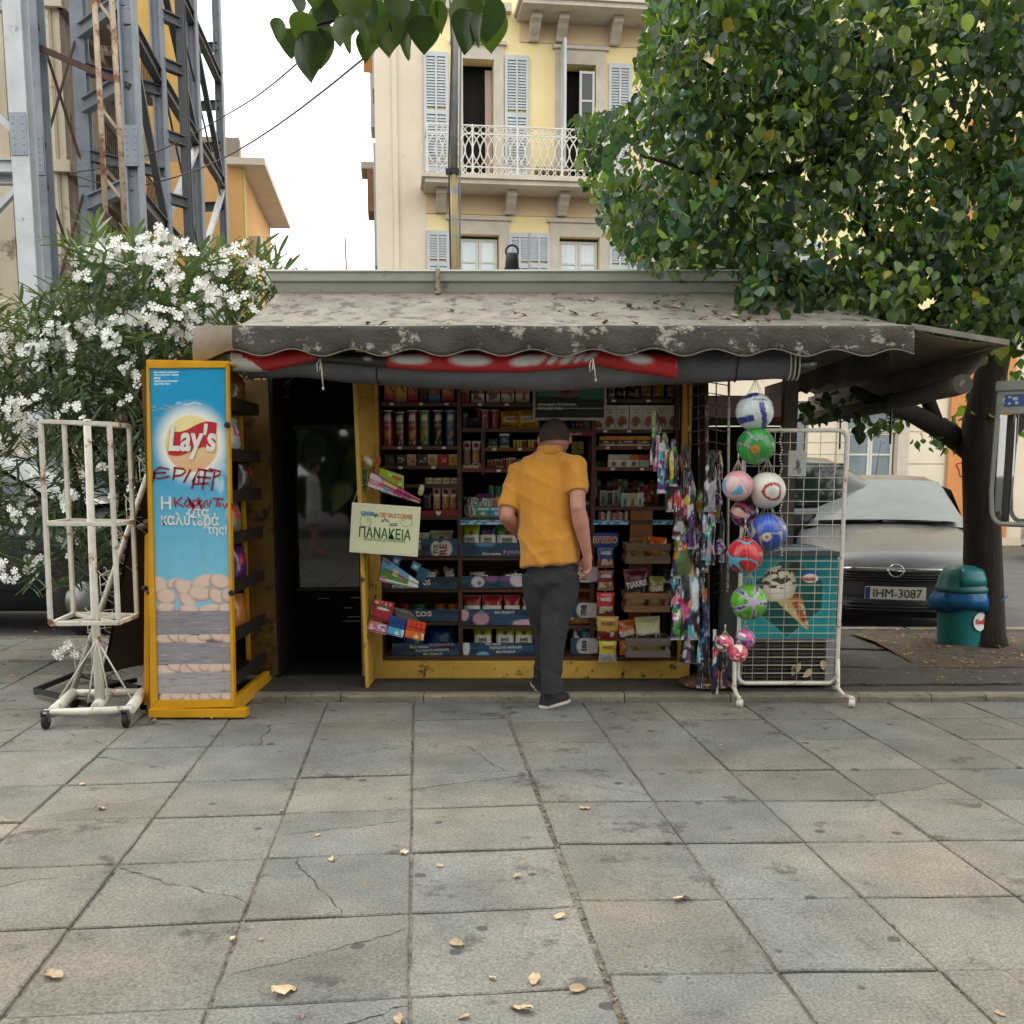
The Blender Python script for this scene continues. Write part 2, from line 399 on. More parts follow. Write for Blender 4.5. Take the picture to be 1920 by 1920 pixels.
def slab_mb(poly, z, tilt, jit=.004):
    pts = []
    n = len(poly)
    for i in range(n):
        a, b = poly[i], poly[(i+1) % n]; l = math.hypot(b[0]-a[0], b[1]-a[1]); k = max(1, int(l/.09))
        for j in range(k):
            t = j/k; c = rs.random()
            q = jit*(2.6 if c > .94 else 1)
            pts.append((a[0]+(b[0]-a[0])*t+rs.uniform(-q, q), a[1]+(b[1]-a[1])*t+rs.uniform(-q, q)))
    m = len(pts); cxx = sum(p[0] for p in pts)/m; cyy = sum(p[1] for p in pts)/m
    zf = lambda p: z+(p[0]-cxx)*tilt[0]+(p[1]-cyy)*tilt[1]
    ins = []
    for p in pts:
        d = math.hypot(p[0]-cxx, p[1]-cyy) or 1; g = .006/d
        ins.append((p[0]+(cxx-p[0])*g, p[1]+(cyy-p[1])*g))
    b = MB()
    vs = [(p[0], p[1], -.03) for p in pts]+[(p[0], p[1], zf(p)-.004) for p in pts]+[(p[0], p[1], zf(p)) for p in ins]
    fs = [tuple(range(2*m, 3*m))]
    for k in (0, 1):
        for i in range(m): fs.append((k*m+i, k*m+(i+1) % m, (k+1)*m+(i+1) % m, (k+1)*m+i))
    b.add(vs, fs); return b
def crack(poly, p, n):
    """split a convex polygon along one jagged line through p; both halves share the line"""
    d = n[0]*p[0]+n[1]*p[1]; A_, B_ = clip_half(poly, n, d), clip_half(poly, (-n[0], -n[1]), -d)
    on = [q for q in A_ if abs(q[0]*n[0]+q[1]*n[1]-d) < 1e-6]
    if len(on) < 2 or len(A_) < 3 or len(B_) < 3: return [poly]
    a, b = on[0], on[-1]; k = max(3, int(math.hypot(b[0]-a[0], b[1]-a[1])/.035)); off = 0; L = []
    for i in range(1, k): off = off*.7+rs.uniform(-.013, .013); t = i/k; L.append((a[0]+(b[0]-a[0])*t+n[0]*off, a[1]+(b[1]-a[1])*t+n[1]*off))
    out = []
    for Q, s in ((A_, -1), (B_, 1)):
        for i in range(len(Q)):
            u, v = Q[i], Q[(i+1) % len(Q)]
            if {u, v} == {a, b} or (math.dist(u, a) < 1e-6 and math.dist(v, b) < 1e-6) or (math.dist(u, b) < 1e-6 and math.dist(v, a) < 1e-6):
                M = L if math.dist(u, a) < 1e-6 else L[::-1]; g = rs.uniform(.0008, .0022)*s; out.append(Q[:i+1]+[(x+n[0]*g, y+n[1]*g) for x, y in M]+Q[i+1:]); break
    return out if len(out) == 2 else [poly]
def lay_slabs(rows, ang, c0, c1, ymax, crackp):
    for i in range(c0, c1):
        for j in range(len(rows)-1):
            e = (cos(ang), sin(ang))
            org = xat(775 if ang > .05 else 1300, 1500, 4.4)
            P = []
            for cxi, ry in ((i, j+1), (i+1, j+1), (i+1, j), (i, j)):
                P.append(isect((cx[cxi], Y0), dl, (org, rows[ry]), e))
            cy = sum(p[1] for p in P)/4; cxm = sum(p[0] for p in P)/4
            if cy > ymax or abs(cxm) > 7.5: continue
            P = shrink(P, rs.uniform(.003, .0075))
            if cx[i] >= DIV-1e-6 and cx[i] < DIV+1e-6: P = [(p[0]+(.006 if p[0] < cxm else 0), p[1]) for p in P]
            if abs(cx[i+1]-DIV) < 1e-6: P = [(p[0]-(.005 if p[0] > cxm else 0), p[1]) for p in P]
            P = clip_half(P, (0, 1), 6.225) if cxm > -2.0 else P
            if len(P) < 3: continue
            polys = [P]
            if rs.random() < crackp and cy < 6:
                a = rs.choice([rs.uniform(.9, 1.5), rs.uniform(1.9, 2.3), rs.uniform(.1, .5)]); nn = (cos(a), sin(a)); cym = cy+rs.uniform(-.12, .12)
                polys = crack(P, (cxm+rs.uniform(-.12, .12), cym), nn)
            z = rs.uniform(-.003, .003)
            for q in polys:
                if len(q) < 3: continue
                b = slab_mb(q, z+rs.uniform(-.001, .001), (rs.uniform(-.006, .006), rs.uniform(-.006, .006)), .0026 if len(polys) == 1 else .0012)
                struct('paving_slab', b, PAV, pavement)
nL = len(left)+5
lay_slabs(rowsLf, radians(6.0), max(0, nL-18), nL, 8.75, .42)
lay_slabs(rowsR, radians(1.3), nL, len(cx)-1, 6.3, .07)
# rubble and grit packed in the wide joint
gr = MB(); rg = random.Random(12)
for k in range(260):
    y = rg.uniform(.8, 6.1); p = isect((DIV, Y0), dl, (0, y), (1, 0)); x = p[0]+rg.gauss(.002, .010); s = rg.uniform(.003, .008)
    M = Matrix.Translation((x, y, -.008+s*.3)) @ Matrix.Rotation(rg.uniform(0, 6), 4, V((rg.random(), rg.random(), rg.random())))
    gr.obox(M, s*1.6, s, s*.8)
for k in range(700):
    i = rg.randrange(len(left)-2, len(cx)-8); y = rg.uniform(1.5, 6.0); p = isect((cx[i], Y0), dl, (0, y), (1, 0)); s = rg.uniform(.003, .007)
    M = Matrix.Translation((p[0]+rg.gauss(0, .004), y, -.008)) @ Matrix.Rotation(rg.uniform(0, 6), 4, V((rg.random(), rg.random(), rg.random())))
    gr.obox(M, s*1.6, s, s*.8)
tag(gr.build('grit', mat('grit_stone', '#99907f', '#6c6558', sc=30, rough=1), keep=True), kind='stuff')
# kerb and raised strip the kiosk stands on
KZ = .042
kerb = MB(); kerb.box(-1.86, 12, 6.335, 6.345, -.03, KZ-.012); kerb = struct('kerb', kerb, CONC)
x = -1.86; kr = random.Random(5)
while x < 9:
    w = kr.choice([.34, .52, .66, .8, .45]); b = MB()
    n = max(4, int(w/.07)); top = []; 
    for i in range(n+1):
        X = x+.003+(w-.006)*i/n
        j1, j2, j3 = kr.uniform(-.007, .007), kr.uniform(-.006, .006), kr.uniform(-.006, .006)
        top.append([(X, 6.245+j1*.5, -.03), (X, 6.243+j1, KZ-.014+j2), (X, 6.256+j1, KZ+j3*.5), (X, 6.335, KZ+.001), (X, 6.335, -.03)])
    b.grid(top, smooth=False); b.add(top[0], [(0, 1, 2, 3, 4)]); b.add(top[-1], [(4, 3, 2, 1, 0)])
    struct('kerb_stone', b, KERB, kerb); x += w
pl = MB(); pl.box(-1.9, 12, 6.338, 8.95, -.04, KZ-.002)
struct('platform', pl, CONC)
# broken paving around the tree pit, kerb of the street, soil
sb = MB()
XL = 3.0
n = 26
P = []
for i in range(n+1):
    x = 2.9+5.5*i/n
    P.append([(x, 7.15+.10*mn.noise((x*2, 0, 0)), KZ+.001), (x, 7.5, KZ+.018+.02*mn.noise((x*3, 5, 0))), (x, 8.1, KZ+.03+.03*mn.noise((x*3, 9, 0))), (x, 8.6, KZ+.012+.015*mn.noise((x*4, 2, 0))), (x, 8.82, KZ-.01)])
sb.grid(P); struct('soil', sb, SOIL)
rk = MB(); x = 1.9
rkk = struct('road_kerb', MB().box(-1.9, 14, 8.955, 9.0, -.06, KZ-.01), CONC)
while x < 11:
    struct('kerb_stone', MB().box(x+.004, x+.79, 8.90, 9.06, -.06, KZ+.012+kr.uniform(-.004, .004)), KERB, rkk, bevel=.012); x += .8
cp = random.Random(21)
for poly in ([(2.0, 6.5), (3.3, 6.55), (3.15, 7.0), (2.1, 7.12)], [(3.33, 6.55), (4.7, 6.5), (4.9, 6.9), (3.2, 7.02)], [(2.1, 7.16), (2.95, 7.06), (2.9, 7.8), (2.05, 7.9)], [(2.05, 7.94), (2.92, 7.84), (2.8, 8.75), (2.1, 8.8)], [(4.75, 6.5), (6.6, 6.48), (6.5, 6.85), (4.95, 6.9)]):
    q = [(a+cp.uniform(-.05, .05), b+cp.uniform(-.04, .04)) for a, b in poly]
    b = slab_mb(q, KZ+.012, (cp.uniform(-.01, .01), cp.uniform(-.01, .01)), .016)
    struct('paving_slab', b, CONC, bpy.data.objects['platform'])
# zebra-free street: asphalt behind, pale sun-bleached strip far side
fp = MB(); fp.box(-40, 60, 19.2, 21.6, -.06, .08); struct('far_pavement', fp, mat('far_paving', '#a69c8c', '#94897a', sc=2, rough=.9))
# ---- fallen leaves
DRY = mat('dry_leaf', '#c4b094', '#a38a66', sc=40, rough=.8, objvar=.25)
def leafmesh(seed, w=.055, l=.075, curl=.008):
    r = random.Random(seed); b = MB(); rows = 7; P = []
    for i in range(rows):
        t = i/(rows-1); hw = w*.5*(sin(pi*min(1, t*.92+.08))**.7)*(1-.35*t)*r.uniform(.8, 1.15)
        P.append([(-hw, (t-.5)*l, .004+curl*(abs(sin(t*4+seed))+r.uniform(.1, .8))), (0, (t-.5)*l, .003+.004*sin(t*5)), (hw*r.uniform(.7, 1), (t-.5)*l, .004+curl*r.uniform(.0, 1))])
    b.grid(P); return b.mesh('fallen_leaf')
LM = [leafmesh(k) for k in range(6)]
for m_ in LM: m_.materials.append(DRY)
leaf_px = [(100, 1830, 1.4), (533, 1862, 1.5), (857, 1772, 1), (968, 1645, .8), (758, 1600, 1), (622, 1614, .8), (190, 1517, 1), (1097, 1518, 1), (1274, 1688, 1.3), (1052, 1720, .9), (1001, 1840, 1.1), (1085, 1858, 1.1), (978, 1895, 1.3), (922, 1835, .6), (436, 1762, .6), (1875, 1904, .6), (597, 1567, .5), (527, 1522, .6), (155, 1472, .7), (160, 1364, .7), (825, 1625, .6), (490, 1763, .4), (870, 1910, .7), (748, 1916, .9), (396, 1530, .35), (1352, 1399, .5), (1520, 1312, .5)]
lr = random.Random(9)
def leafrow(v): return 'front' if v > 1740 else 'middle' if v > 1590 else 'far'
for u, v, s in leaf_px:
    o = bpy.data.objects.new('fallen_leaf', LM[lr.randrange(6)]); COL.objects.link(o); p = gp(u, v)
    o.location = (p.x, p.y, .003); o.rotation_euler = (lr.uniform(-.2, .2), lr.uniform(-.2, .2), lr.uniform(0, 6)); s *= .66; o.scale = (s, s, s)
    k = sorted(q[0] for q in leaf_px if leafrow(q[1]) == leafrow(v)).index(u); tag(o, f'dry leaf on the paving, {nth(k)} from the left in the {leafrow(v)} row of leaves', 'leaf', 'dry leaves scattered on the pavement')
lt = MB()
def litter(x, y, z, s, r):
    M = Matrix.Translation((x, y, z)) @ Matrix.Rotation(r.uniform(0, 6), 4, 'Z') @ Matrix.Rotation(r.uniform(-.5, .5), 4, 'X')
    lt.add([M @ V(p) for p in ((-s*.5, 0, .0), (0, -s*.3, .003), (s*.6, .0, .006), (0, s*.28, .002))], [(0, 1, 2, 3)])
for k in range(240): litter(lr.uniform(-2.6, 2.6), lr.uniform(2.2, 6.0), .006, lr.uniform(.004, .012), lr)
for k in range(500):
    litter(lr.uniform(-4.5, -2.0), lr.gauss(7.9, .6), .01, lr.uniform(.01, .04), lr)
for k in range(900):
    y = lr.uniform(7.1, 8.8); litter(lr.uniform(2.9, 6.5), y, KZ+.035, lr.uniform(.01, .045), lr)
for k in range(260): litter(lr.gauss(3.6, 1.2), lr.uniform(6.4, 7.2), KZ+.02, lr.uniform(.008, .03), lr)
for k in range(60): litter(lr.uniform(-2.2, -1.7), lr.uniform(5.7, 6.2), .012, lr.uniform(.02, .05), lr)
tag(lt.build('leaf_litter', mat('leaf_litter', '#a68a62', '#7d6242', sc=20, rough=.9), keep=True), kind='stuff')
# ================================================================ KIOSK
YEL = mat('yellow_paint', '#b98f22', '#a57c1a', sc=5, rough=.45, bump=.12, bsc=60, c3='#4c3620', t3=.69, sc3=16)
YELC = mat('chipped_yellow_paint', '#d8b052', '#c39a3f', sc=4, rough=.55, bump=.35, bsc=50, c3='#3b2a1c', t3=.60, sc3=9)
YELB = mat('bright_yellow_paint', '#d9a21a', '#c58f12', sc=5, rough=.38, bump=.08, c3='#6b4b18', t3=.72, sc3=20)
WOOD = mat('brown_shelf_wood', '#5c3d2c', '#452c1f', sc=7, rough=.55, stretch=(.25, 3, 3), bump=.15)
WOOD2 = mat('orange_brown_wood', '#74401f', '#582e15', sc=5, rough=.5, stretch=(.3, 3, 4), bump=.1)
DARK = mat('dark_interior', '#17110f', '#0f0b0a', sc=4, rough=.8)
GUT = mat('pale_grey_gutter', '#a9aca4', '#989b93', sc=3, rough=.5, bump=.1, c3='#6c6a62', t3=.63, sc3=5)
AWN = mat('weathered_awning', '#928c83', '#736e66', sc=7, rough=.95, bump=.7, bsc=60, c3='#58534d', t3=.55, sc3=9)
VAL = mat('peeling_valance', '#4f4b47', '#38342f', sc=5, rough=.9, bump=.6, bsc=60, c3='#a39c91', t3=.575, sc3=9, stretch=(.9, 1, 1.2))
BEI = mat('beige_tarp', '#a39786', '#7e7466', sc=6, rough=.9, bump=.5, bsc=25, c3='#4c4740', t3=.62, sc3=5, stretch=(1, 1, .4))
TARP = mat('grey_vinyl_curtain', '#66656a', '#525156', sc=4, rough=.42, bump=.25, bsc=18, c3='#77736c', t3=.66, sc3=7)
UND = mat('brown_awning_underside', '#857563', '#6a5c4d', sc=3, rough=.95, bump=.4, bsc=30)
STR = plain('white_string', '#cfc8b8', .9)
STEEL = mat('dull_steel', '#8d8f8e', '#737574', sc=9, rough=.35, metal=.8)
BLACK = plain('black_plastic', '#1c1b1b', .45)
WHT = plain('white_print', '#e8e6df', .55); RED = plain('red_print', '#c02230', .5)
KY = 6.75
kiosk = thing('kiosk', 'yellow street kiosk with open front, packed shelves and worn grey awning', 'kiosk', (0, 7.5, KZ))
XB0, XB1 = xat(692, 1273, KY), xat(1293, 1273, KY)
zb = zat(1240, KY)
MB().box(XB0, XB1, KY, 7.28, KZ, zb).build('plinth', YELC, kiosk, bevel=.006)
MB().box(XB0-.01, XB1, KY+.03, 7.3, zb+.001, zb+.028).build('counter_board', WOOD, kiosk, bevel=.003)
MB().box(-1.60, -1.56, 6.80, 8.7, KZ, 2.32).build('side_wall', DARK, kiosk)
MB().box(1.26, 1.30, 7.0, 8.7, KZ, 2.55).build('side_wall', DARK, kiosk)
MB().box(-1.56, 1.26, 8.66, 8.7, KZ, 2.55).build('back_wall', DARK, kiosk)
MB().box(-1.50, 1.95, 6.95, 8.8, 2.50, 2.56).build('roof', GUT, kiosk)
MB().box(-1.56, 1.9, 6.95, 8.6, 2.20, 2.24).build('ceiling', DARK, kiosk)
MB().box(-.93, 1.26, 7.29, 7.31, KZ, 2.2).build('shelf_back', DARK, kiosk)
MB().box(-1.655, -.97, 6.9, 8.6, KZ, KZ+.006).build('floor', mat('kiosk_floor', '#1f1a17', '#161311', sc=5, rough=.7), kiosk)
# posts and jambs
MB().box(xat(697, 1000, KY), xat(712, 1000, KY), KY, KY+.06, KZ+.115, 2.35).build('door_jamb', YELC, kiosk, bevel=.004)
MB().box(xat(675, 1000, 6.86), xat(697, 1000, 6.86)-.004, 6.83, 6.89, KZ, 2.35).build('door_jamb', YELC, kiosk, bevel=.004)
MB().box(xat(1277, 900, KY), xat(1295, 900, KY), KY+.002, KY+.05, zb, 2.35).build('corner_post', YEL, kiosk, bevel=.004)
MB().box(xat(1462, 900, 7.0), xat(1488, 900, 7.0), 6.95, 7.03, KZ, 2.4).build('awning_post', mat('brown_grey_post', '#5d554d', '#4b443d', sc=6, rough=.6), kiosk, bevel=.005)
# the open door leaf seen edge-on
dl_ = MB(); a, b = pt(660, 700, 6.44), pt(685, 1290, 6.44); c_, d_ = pt(697, 705, 6.72), pt(697, 1274, 6.72)
dl_.prism([a, b, d_, c_], (.024, .002, 0)); dl_.build('door_leaf', YELC, kiosk, bevel=.004)
# ---- shelves
SF, SB = 6.85, 7.28
def board(u0, u1, v, th=.024, y0=SF, y1=SB, m=WOOD):
    z = zat(v, y0); o = MB().box(xat(u0, v, y0), xat(u1, v, y0), y0, y1, z-th, z).build('shelf', m, kiosk, bevel=.003); return z
def upright(u0, u1, v0, v1, y0=SF, y1=SB, m=WOOD):
    um = v1
    MB().box(xat(u0, (v0+v1)/2, y0), xat(u1, (v0+v1)/2, y0), y0-.003, y1-.002, zat(v1, y0), zat(v0, y0)).build('upright', m, kiosk, bevel=.003)
upright(706, 714, 700, 1245); upright(858, 866, 700, 1240); upright(1108, 1116, 700, 1240); upright(1262, 1270, 700, 1240)
upright(902, 909, 803, 890)
SZ = {}
for k, u0, u1, v in (('A1', 714, 858, 754), ('A2', 714, 858, 836), ('A3', 714, 858, 873), ('A4', 714, 858, 908), ('A5', 714, 858, 968), ('A6', 714, 858, 1044),
                     ('A7', 714, 858, 1104), ('A8', 714, 858, 1166), ('A9', 714, 858, 1236),
                     ('B1', 866, 1108, 755), ('B2', 866, 1108, 803), ('B3', 909, 1050, 839), ('B3b', 866, 902, 878), ('B4', 909, 1050, 879), ('B5', 866, 1108, 970), ('B6', 866, 1108, 1044), ('B7', 866, 1108, 1104), ('B8', 866, 1108, 1173), ('B9', 866, 1108, 1233),
                     ('C1', 1116, 1262, 748), ('C2', 1116, 1262, 805), ('C3', 1116, 1262, 836), ('C4', 1116, 1262, 876), ('C5', 1116, 1262, 950), ('C5b', 1116, 1262, 975)):
    SZ[k] = board(u0, u1, v, m=(WOOD2 if k[1] in '3479' and k[0] != 'A' else WOOD))
for k in ('A6', 'A7', 'B6', 'B7'):
    v = {'A6': (1008, 1100), 'A7': (1104, 1165), 'B6': (1044, 1100), 'B7': (1104, 1170)}[k]
MB().box(xat(714, 1100, SF), xat(858, 1100, SF), 7.26, 7.28, SZ['A9'], SZ['A6']).build('shelf_back', WOOD2, kiosk)
MB().box(xat(866, 1100, SF), xat(1108, 1100, SF), 7.26, 7.28, SZ['B9'], SZ['B6']).build('shelf_back', WOOD2, kiosk)
MB().box(xat(1180, 1050, 6.88), xat(1222, 1050, 6.88), 6.86, 6.90, zat(1160, 6.88), zat(952, 6.88)).build('centre_board', mat('raw_brown_board', '#9a6232', '#80502a', sc=6, rough=.6, stretch=(3, 3, .3)), kiosk, bevel=.003)
# ---- gutter box along the roof edge
gy = 6.88; g0, g1 = zat(548, gy), zat(507, gy); xl, xr = xat(500, 508, gy), xat(1500, 508, gy)
gb = MB(); gp_ = [(gy-.03, g1), (gy-.04, g1-.012), (gy-.028, g1-.016), (gy-.022, (g0+g1)/2), (gy-.004, (g0+g1)/2-.01), (gy+.012, g0), (gy+.16, g0), (gy+.16, g1)]
L = [(xl, y, z) for y, z in gp_]; R_ = [(xr+.3, y, z) for y, z in gp_]
L = [(x+.07*max(0, (g1-z))/(g1-g0), y, z) for x, y, z in L]
n = len(L); gb.add(L+R_, [(i, (i+1) % n, n+(i+1) % n, n+i) for i in range(n)]+[tuple(range(n))[::-1], tuple(range(n, 2*n))])
gut = gb.build('roof_gutter', GUT, kiosk, fixn=True)
p = pt(821, 530, gy-.04)
MB().box(p.x-.014, p.x+.014, gy-.055, gy-.042, g0-.03, g1+.002).box(p.x-.02, p.x+.02, gy-.07, gy-.05, g0-.02, g0+.025).build('bracket', mat('rusty_bracket', '#a59c8c', '#84705c', sc=25, rough=.7, c3='#6b3a20', t3=.55, sc3=30), gut, bevel=.003)
MB().box(xl+.1, xr+.25, gy+.005, gy+.03, g0-.022, g0-.001).build('gutter_seal', mat('black_grime', '#3b3733', '#27241f', sc=10, rough=1), gut)
# ---- awning sheet
ay0 = 5.90; zf_ = zat(611, ay0); zbk = zat(549, gy)
AX0, AX1 = xat(368, 611, ay0), xat(1714, 611, ay0); BX0, BX1 = xat(522, 549, gy), xat(1560, 549, gy)
def awn(s, t):     # s 0 left..1 right, t 0 back..1 front
    x = (BX0+(AX0-BX0)*t)*(1-s)+(BX1+(AX1-BX1)*t)*s
    z = zbk+(zf_-zbk)*t-.045*sin(pi*t)*(1+1.1*math.exp(-s*16))+.012*mn.noise((x*3, t*2, 0))*sin(pi*t)
    if t > .9: z += .006*mn.noise((x*2.2, 9, 1))
    return (x, gy-.01+(ay0-gy+.01)*t, z)
aw = MB(); aw.grid([[awn(i/70, j/14) for j in range(15)] for i in range(71)])
awning = aw.build('awning', AWN, kiosk)
m_ = awning.modifiers.new('s', 'SOLIDIFY'); m_.thickness = .004
def scallop(x): return .5+.5*cos(2*pi*(x-xat(604, 640, ay0))/.338)
va = MB(); P = []; nn_ = 240
zv_top = zf_
for i in range(nn_+1):
    s = i/nn_; x0, y0, z0 = awn(s, 1); bot = zat(655, ay0)-.04*scallop(x0)+.006*mn.noise((x0*2, 3, 3))
    if s < .055: bot = bot-.03*(1-s/.055)
    col = []
    for j in range(8):
        q = j/7; z = z0+(bot-z0)*q
        y = y0-.012*sin(q*2.2)+.012*q*mn.noise((x0*5, q*1.5, 1))+.02*q*q*sin(x0*18.6)*.5-(.0 if s > .06 else .03*sin(q*3)*(1-s/.06))
        col.append((x0+(.0 if s > .05 else -.02*q*(1-s/.05)), y-.003, z))
    P.append(col)
cut = int(.052*nn_)
va.grid(P[cut:]); valance = va.build('valance', VAL, awning); m_ = valance.modifiers.new('s', 'SOLIDIFY'); m_.thickness = .004
vb = MB(); P2 = []
for k in range(9):   # the left corner drapes round and back along the hip
    q = k/8; bx, by, bz = awn(0, 1-.55*q); hang = .20-.07*q
    P2.append([(bx-.012*sin(3*j/6)-.01*mn.noise((q*4, j*.5, 2)), by, bz-hang*j/6-.012*scallop(by)) for j in range(7)])
vb.grid(P2[::-1]+P[:cut+1] if False else P2[::-1]); vb.grid(P[:cut+1]); vb.build('valance_corner', BEI, awning)
pip = MB(); pip.tube([V(P[i][-1])+V((0, -.003, 0)) for i in range(cut, nn_+1)], .0045, 5); pip.build('valance_piping', mat('grey_piping', '#7f786c', '#5d574e', sc=30, rough=.9), awning)
bt = MB()
for i in range(9, 71, 5):
    q = awn(i/70, 1); bt.lathe([(.007, 0), (.006, .004), (.002, .006)], 8, Matrix.Translation((q[0], q[1]-.006, q[2]-.012)) @ Matrix.Rotation(pi/2, 4, 'X'))
bt.build('rivet', STEEL, awning)
# leaves dropped on the awning
lr = random.Random(4)
AL = [(965, 577), (980, 582), (1052, 574), (1075, 577), (1115, 579), (1180, 568), (1198, 570), (1230, 570), (1262, 559), (1268, 568), (1300, 574), (1318, 588), (1340, 578), (1376, 583), (1395, 596), (1420, 598), (1440, 594), (1110, 559), (690, 603), (720, 604), (840, 600), (845, 573), (1230, 563), (1280, 565), (1360, 589), (1405, 590), (450, 604), (1135, 602), (1190, 604), (1325, 566)]
for kk, (u, v) in enumerate(sorted(AL)):
    t = (v-549)/62; t = min(max(t, .05), .97); y = gy+(ay0-gy)*t; x = xat(u, v, y)
    s = (x-(BX0+(AX0-BX0)*t))/((BX1+(AX1-BX1)*t)-(BX0+(AX0-BX0)*t)); q = awn(s, t)
    o = bpy.data.objects.new('fallen_leaf', LM[lr.randrange(6)]); COL.objects.link(o); o.location = (q[0], q[1], q[2]+.004); sc = lr.uniform(.6, 1.1); o.scale = (sc*.9, sc*.9, sc)
    o.rotation_euler = (-.3, 0, lr.uniform(0, 6)); tag(o, f'brown dry leaf on the awning, {nth(kk)} leaf from the left', 'leaf', 'dry leaves on the kiosk awning')
# ---- side awning on the right
A_, B_, C_, D_ = V((AX1-.01, ay0+.02, zf_-.01)), pt(1890, 643, 5.95), V((2.76, 9.5, 2.12)), V((1.9, 9.3, 2.56))
sa = MB(); G = []
for i in range(13):
    r = []
    for j in range(9):
        s, t = i/12, j/8; q = A_.lerp(D_, s).lerp(B_.lerp(C_, s), t); q.z -= .05*sin(pi*s)*.6+.025*sin(pi*t)-.012*mn.noise(q*2); r.append(q)
    G.append(r)
sa.grid(G); o = sa.build('side_awning', UND, kiosk); m_ = o.modifiers.new('s', 'SOLIDIFY'); m_.thickness = .005; sawn = o
ed = MB(); ed.bar(A_+V((.0, -.01, .01)), B_+V((0, -.01, 0)), .012, .03); ed.bar(B_, C_, .02, .03); ed.build('awning_bar', mat('grey_bar', '#8f8a80', '#6e6960', sc=9, rough=.7), sawn)
fr = MB(); P = []
for i in range(90):
    q = i/89; y = 6.15+2.9*q; P.append([(2.22-.03*q+.008*sin(y*9), y, 2.17-.02*q-.13*j/3-(.03*(.5+.5*cos(y*2*pi/.34)) if j == 3 else 0)) for j in range(4)])
fr.grid(P); fr.build('side_valance', mat('dark_scalloped_cloth', '#4d453d', '#3a342e', sc=6, rough=.95), sawn)
n0, n1 = V((xat(1806, 720, 6.0), 6.0, zat(720, 6.0))), V((xat(1512, 786, 9.5), 9.5, zat(786, 9.5)))
rl = MB(); K = 26; rl.tube([n0.lerp(n1, i/K)+V((0, 0, -.02*sin(pi*i/K))) for i in range(K+1)], [.056+.006*mn.noise((i*.5, 0, 0))-(.016 if i in (9, 18) else 0) for i in range(K+1)], 14, cap=True)
o = rl.build('rolled_side_curtain', mat('brown_grey_roll', '#575049', '#453f39', sc=5, rough=.8, bump=.3, bsc=20), sawn)
MB().lathe([(.05, -.012), (.05, -.004), (.03, -.004), (.03, -.015), (.022, -.015), (.022, .0)], 16, Matrix.Translation(n0) @ Matrix.Rotation(pi/2, 4, 'X')).build('roll_core', UND, o)
for i in (9, 18):
    c = n0.lerp(n1, i/K); MB().tube([c+V((.062*cos(a), 0, .062*sin(a)-.02)) for a in np.linspace(0, 2*pi, 15)], .006, 5).tube([c+V((0, 0, -.06)), c+V((.004, 0, -.30))], .008, 5).build('strap', BLACK, o)
sh = MB(); G = []
for i in range(25):
    q = i/24; top = B_.lerp(C_, q)+V((-.05, .05, -.02)); bo = n0.lerp(n1, q)+V((.02, 0, .03))
    G.append([top.lerp(bo, j/5)+V((.02*mn.noise((q*8, j*.4, 0)), 0, 0)) for j in range(6)])
sh.grid(G); sh.build('side_curtain', mat('pale_grimy_tarp', '#8f887c', '#6e675d', sc=4, rough=.8, bump=.4, bsc=14), sawn)
# ---- rolled curtains under the front valance
def pathy(pts, Y, k=90):
    us = [p[0] for p in pts]; vs = [p[1] for p in pts]; rr = [p[2] for p in pts]; o = []; r = []
    for i in range(k+1):
        u = us[0]+(us[-1]-us[0])*i/k; v = np.interp(u, us, vs); o.append(pt(u, v, Y)); r.append(float(np.interp(u, us, rr)))
    return o, r
ctr, rad = pathy([(466, 686, .075), (560, 682, .08), (640, 688, .085), (760, 694, .095), (900, 697, .11), (1050, 697, .112), (1200, 690, .105), (1330, 684, .1), (1488, 680, .092)], 6.10, 130)
rc = MB(); ring = 22; P = []
for i, (c, r) in enumerate(zip(ctr, rad)):
    row = []
    for j in range(ring):
        a = 2*pi*j/ring; k = r*(1+.07*mn.noise((c.x*3.5+a*.4, sin(a)*1.2, cos(a)*1.2))+.05*mn.noise((c.x*11, a, 3)))
        row.append((c.x, c.y+cos(a)*k*.85, c.z+sin(a)*k))
    P.append(row+[row[0]])
rc.grid(P); rc.add(P[0][:-1], [tuple(range(ring))]); rc.add(P[-1][:-1], [tuple(range(ring))[::-1]])
roll = rc.build('rolled_curtain', TARP, kiosk, fixn=True)
e_ = ctr[-1]; MB().tube([e_, e_+V((.13, 0, -.012))], .022, 10).build('curtain_pole', STEEL, roll)
for u in (715, 1385):
    i = int((u-466)/1022*130); c = ctr[i]; MB().tube([c+V((.004*sin(a*3), cos(a)*rad[i]*.9, sin(a)*rad[i]*1.03)) for a in np.linspace(0, 2*pi, 24)], .004, 5).build('tie', BLACK, roll)
MB().tube([V((e_.x-.05+.002*k, e_.y+cos(k*.5)*.088, e_.z+sin(k*.5)*.1)) for k in range(40)], .005, 5).build('tie', STR, roll)
def knot(u, v0, v1, Y=5.93):
    a = pt(u, v0, Y); b = pt(u+5, v1, Y); k = MB()
    k.tube([a, a+V((.008, -.01, (b.z-a.z)*.5)), b], .004, 5); k.tube([a, a+V((-.02, -.01, -.03)), a+V((-.016, -.012, -.075)), a+V((-.003, -.01, -.06)), a], .0035, 5)
    k.lathe([(.002, -.012), (.006, -.006), (.006, .004), (.002, .008)], 7, Matrix.Translation(b)); k.build('string_tie', STR, roll)
knot(601, 672, 728); knot(1112, 672, 712)
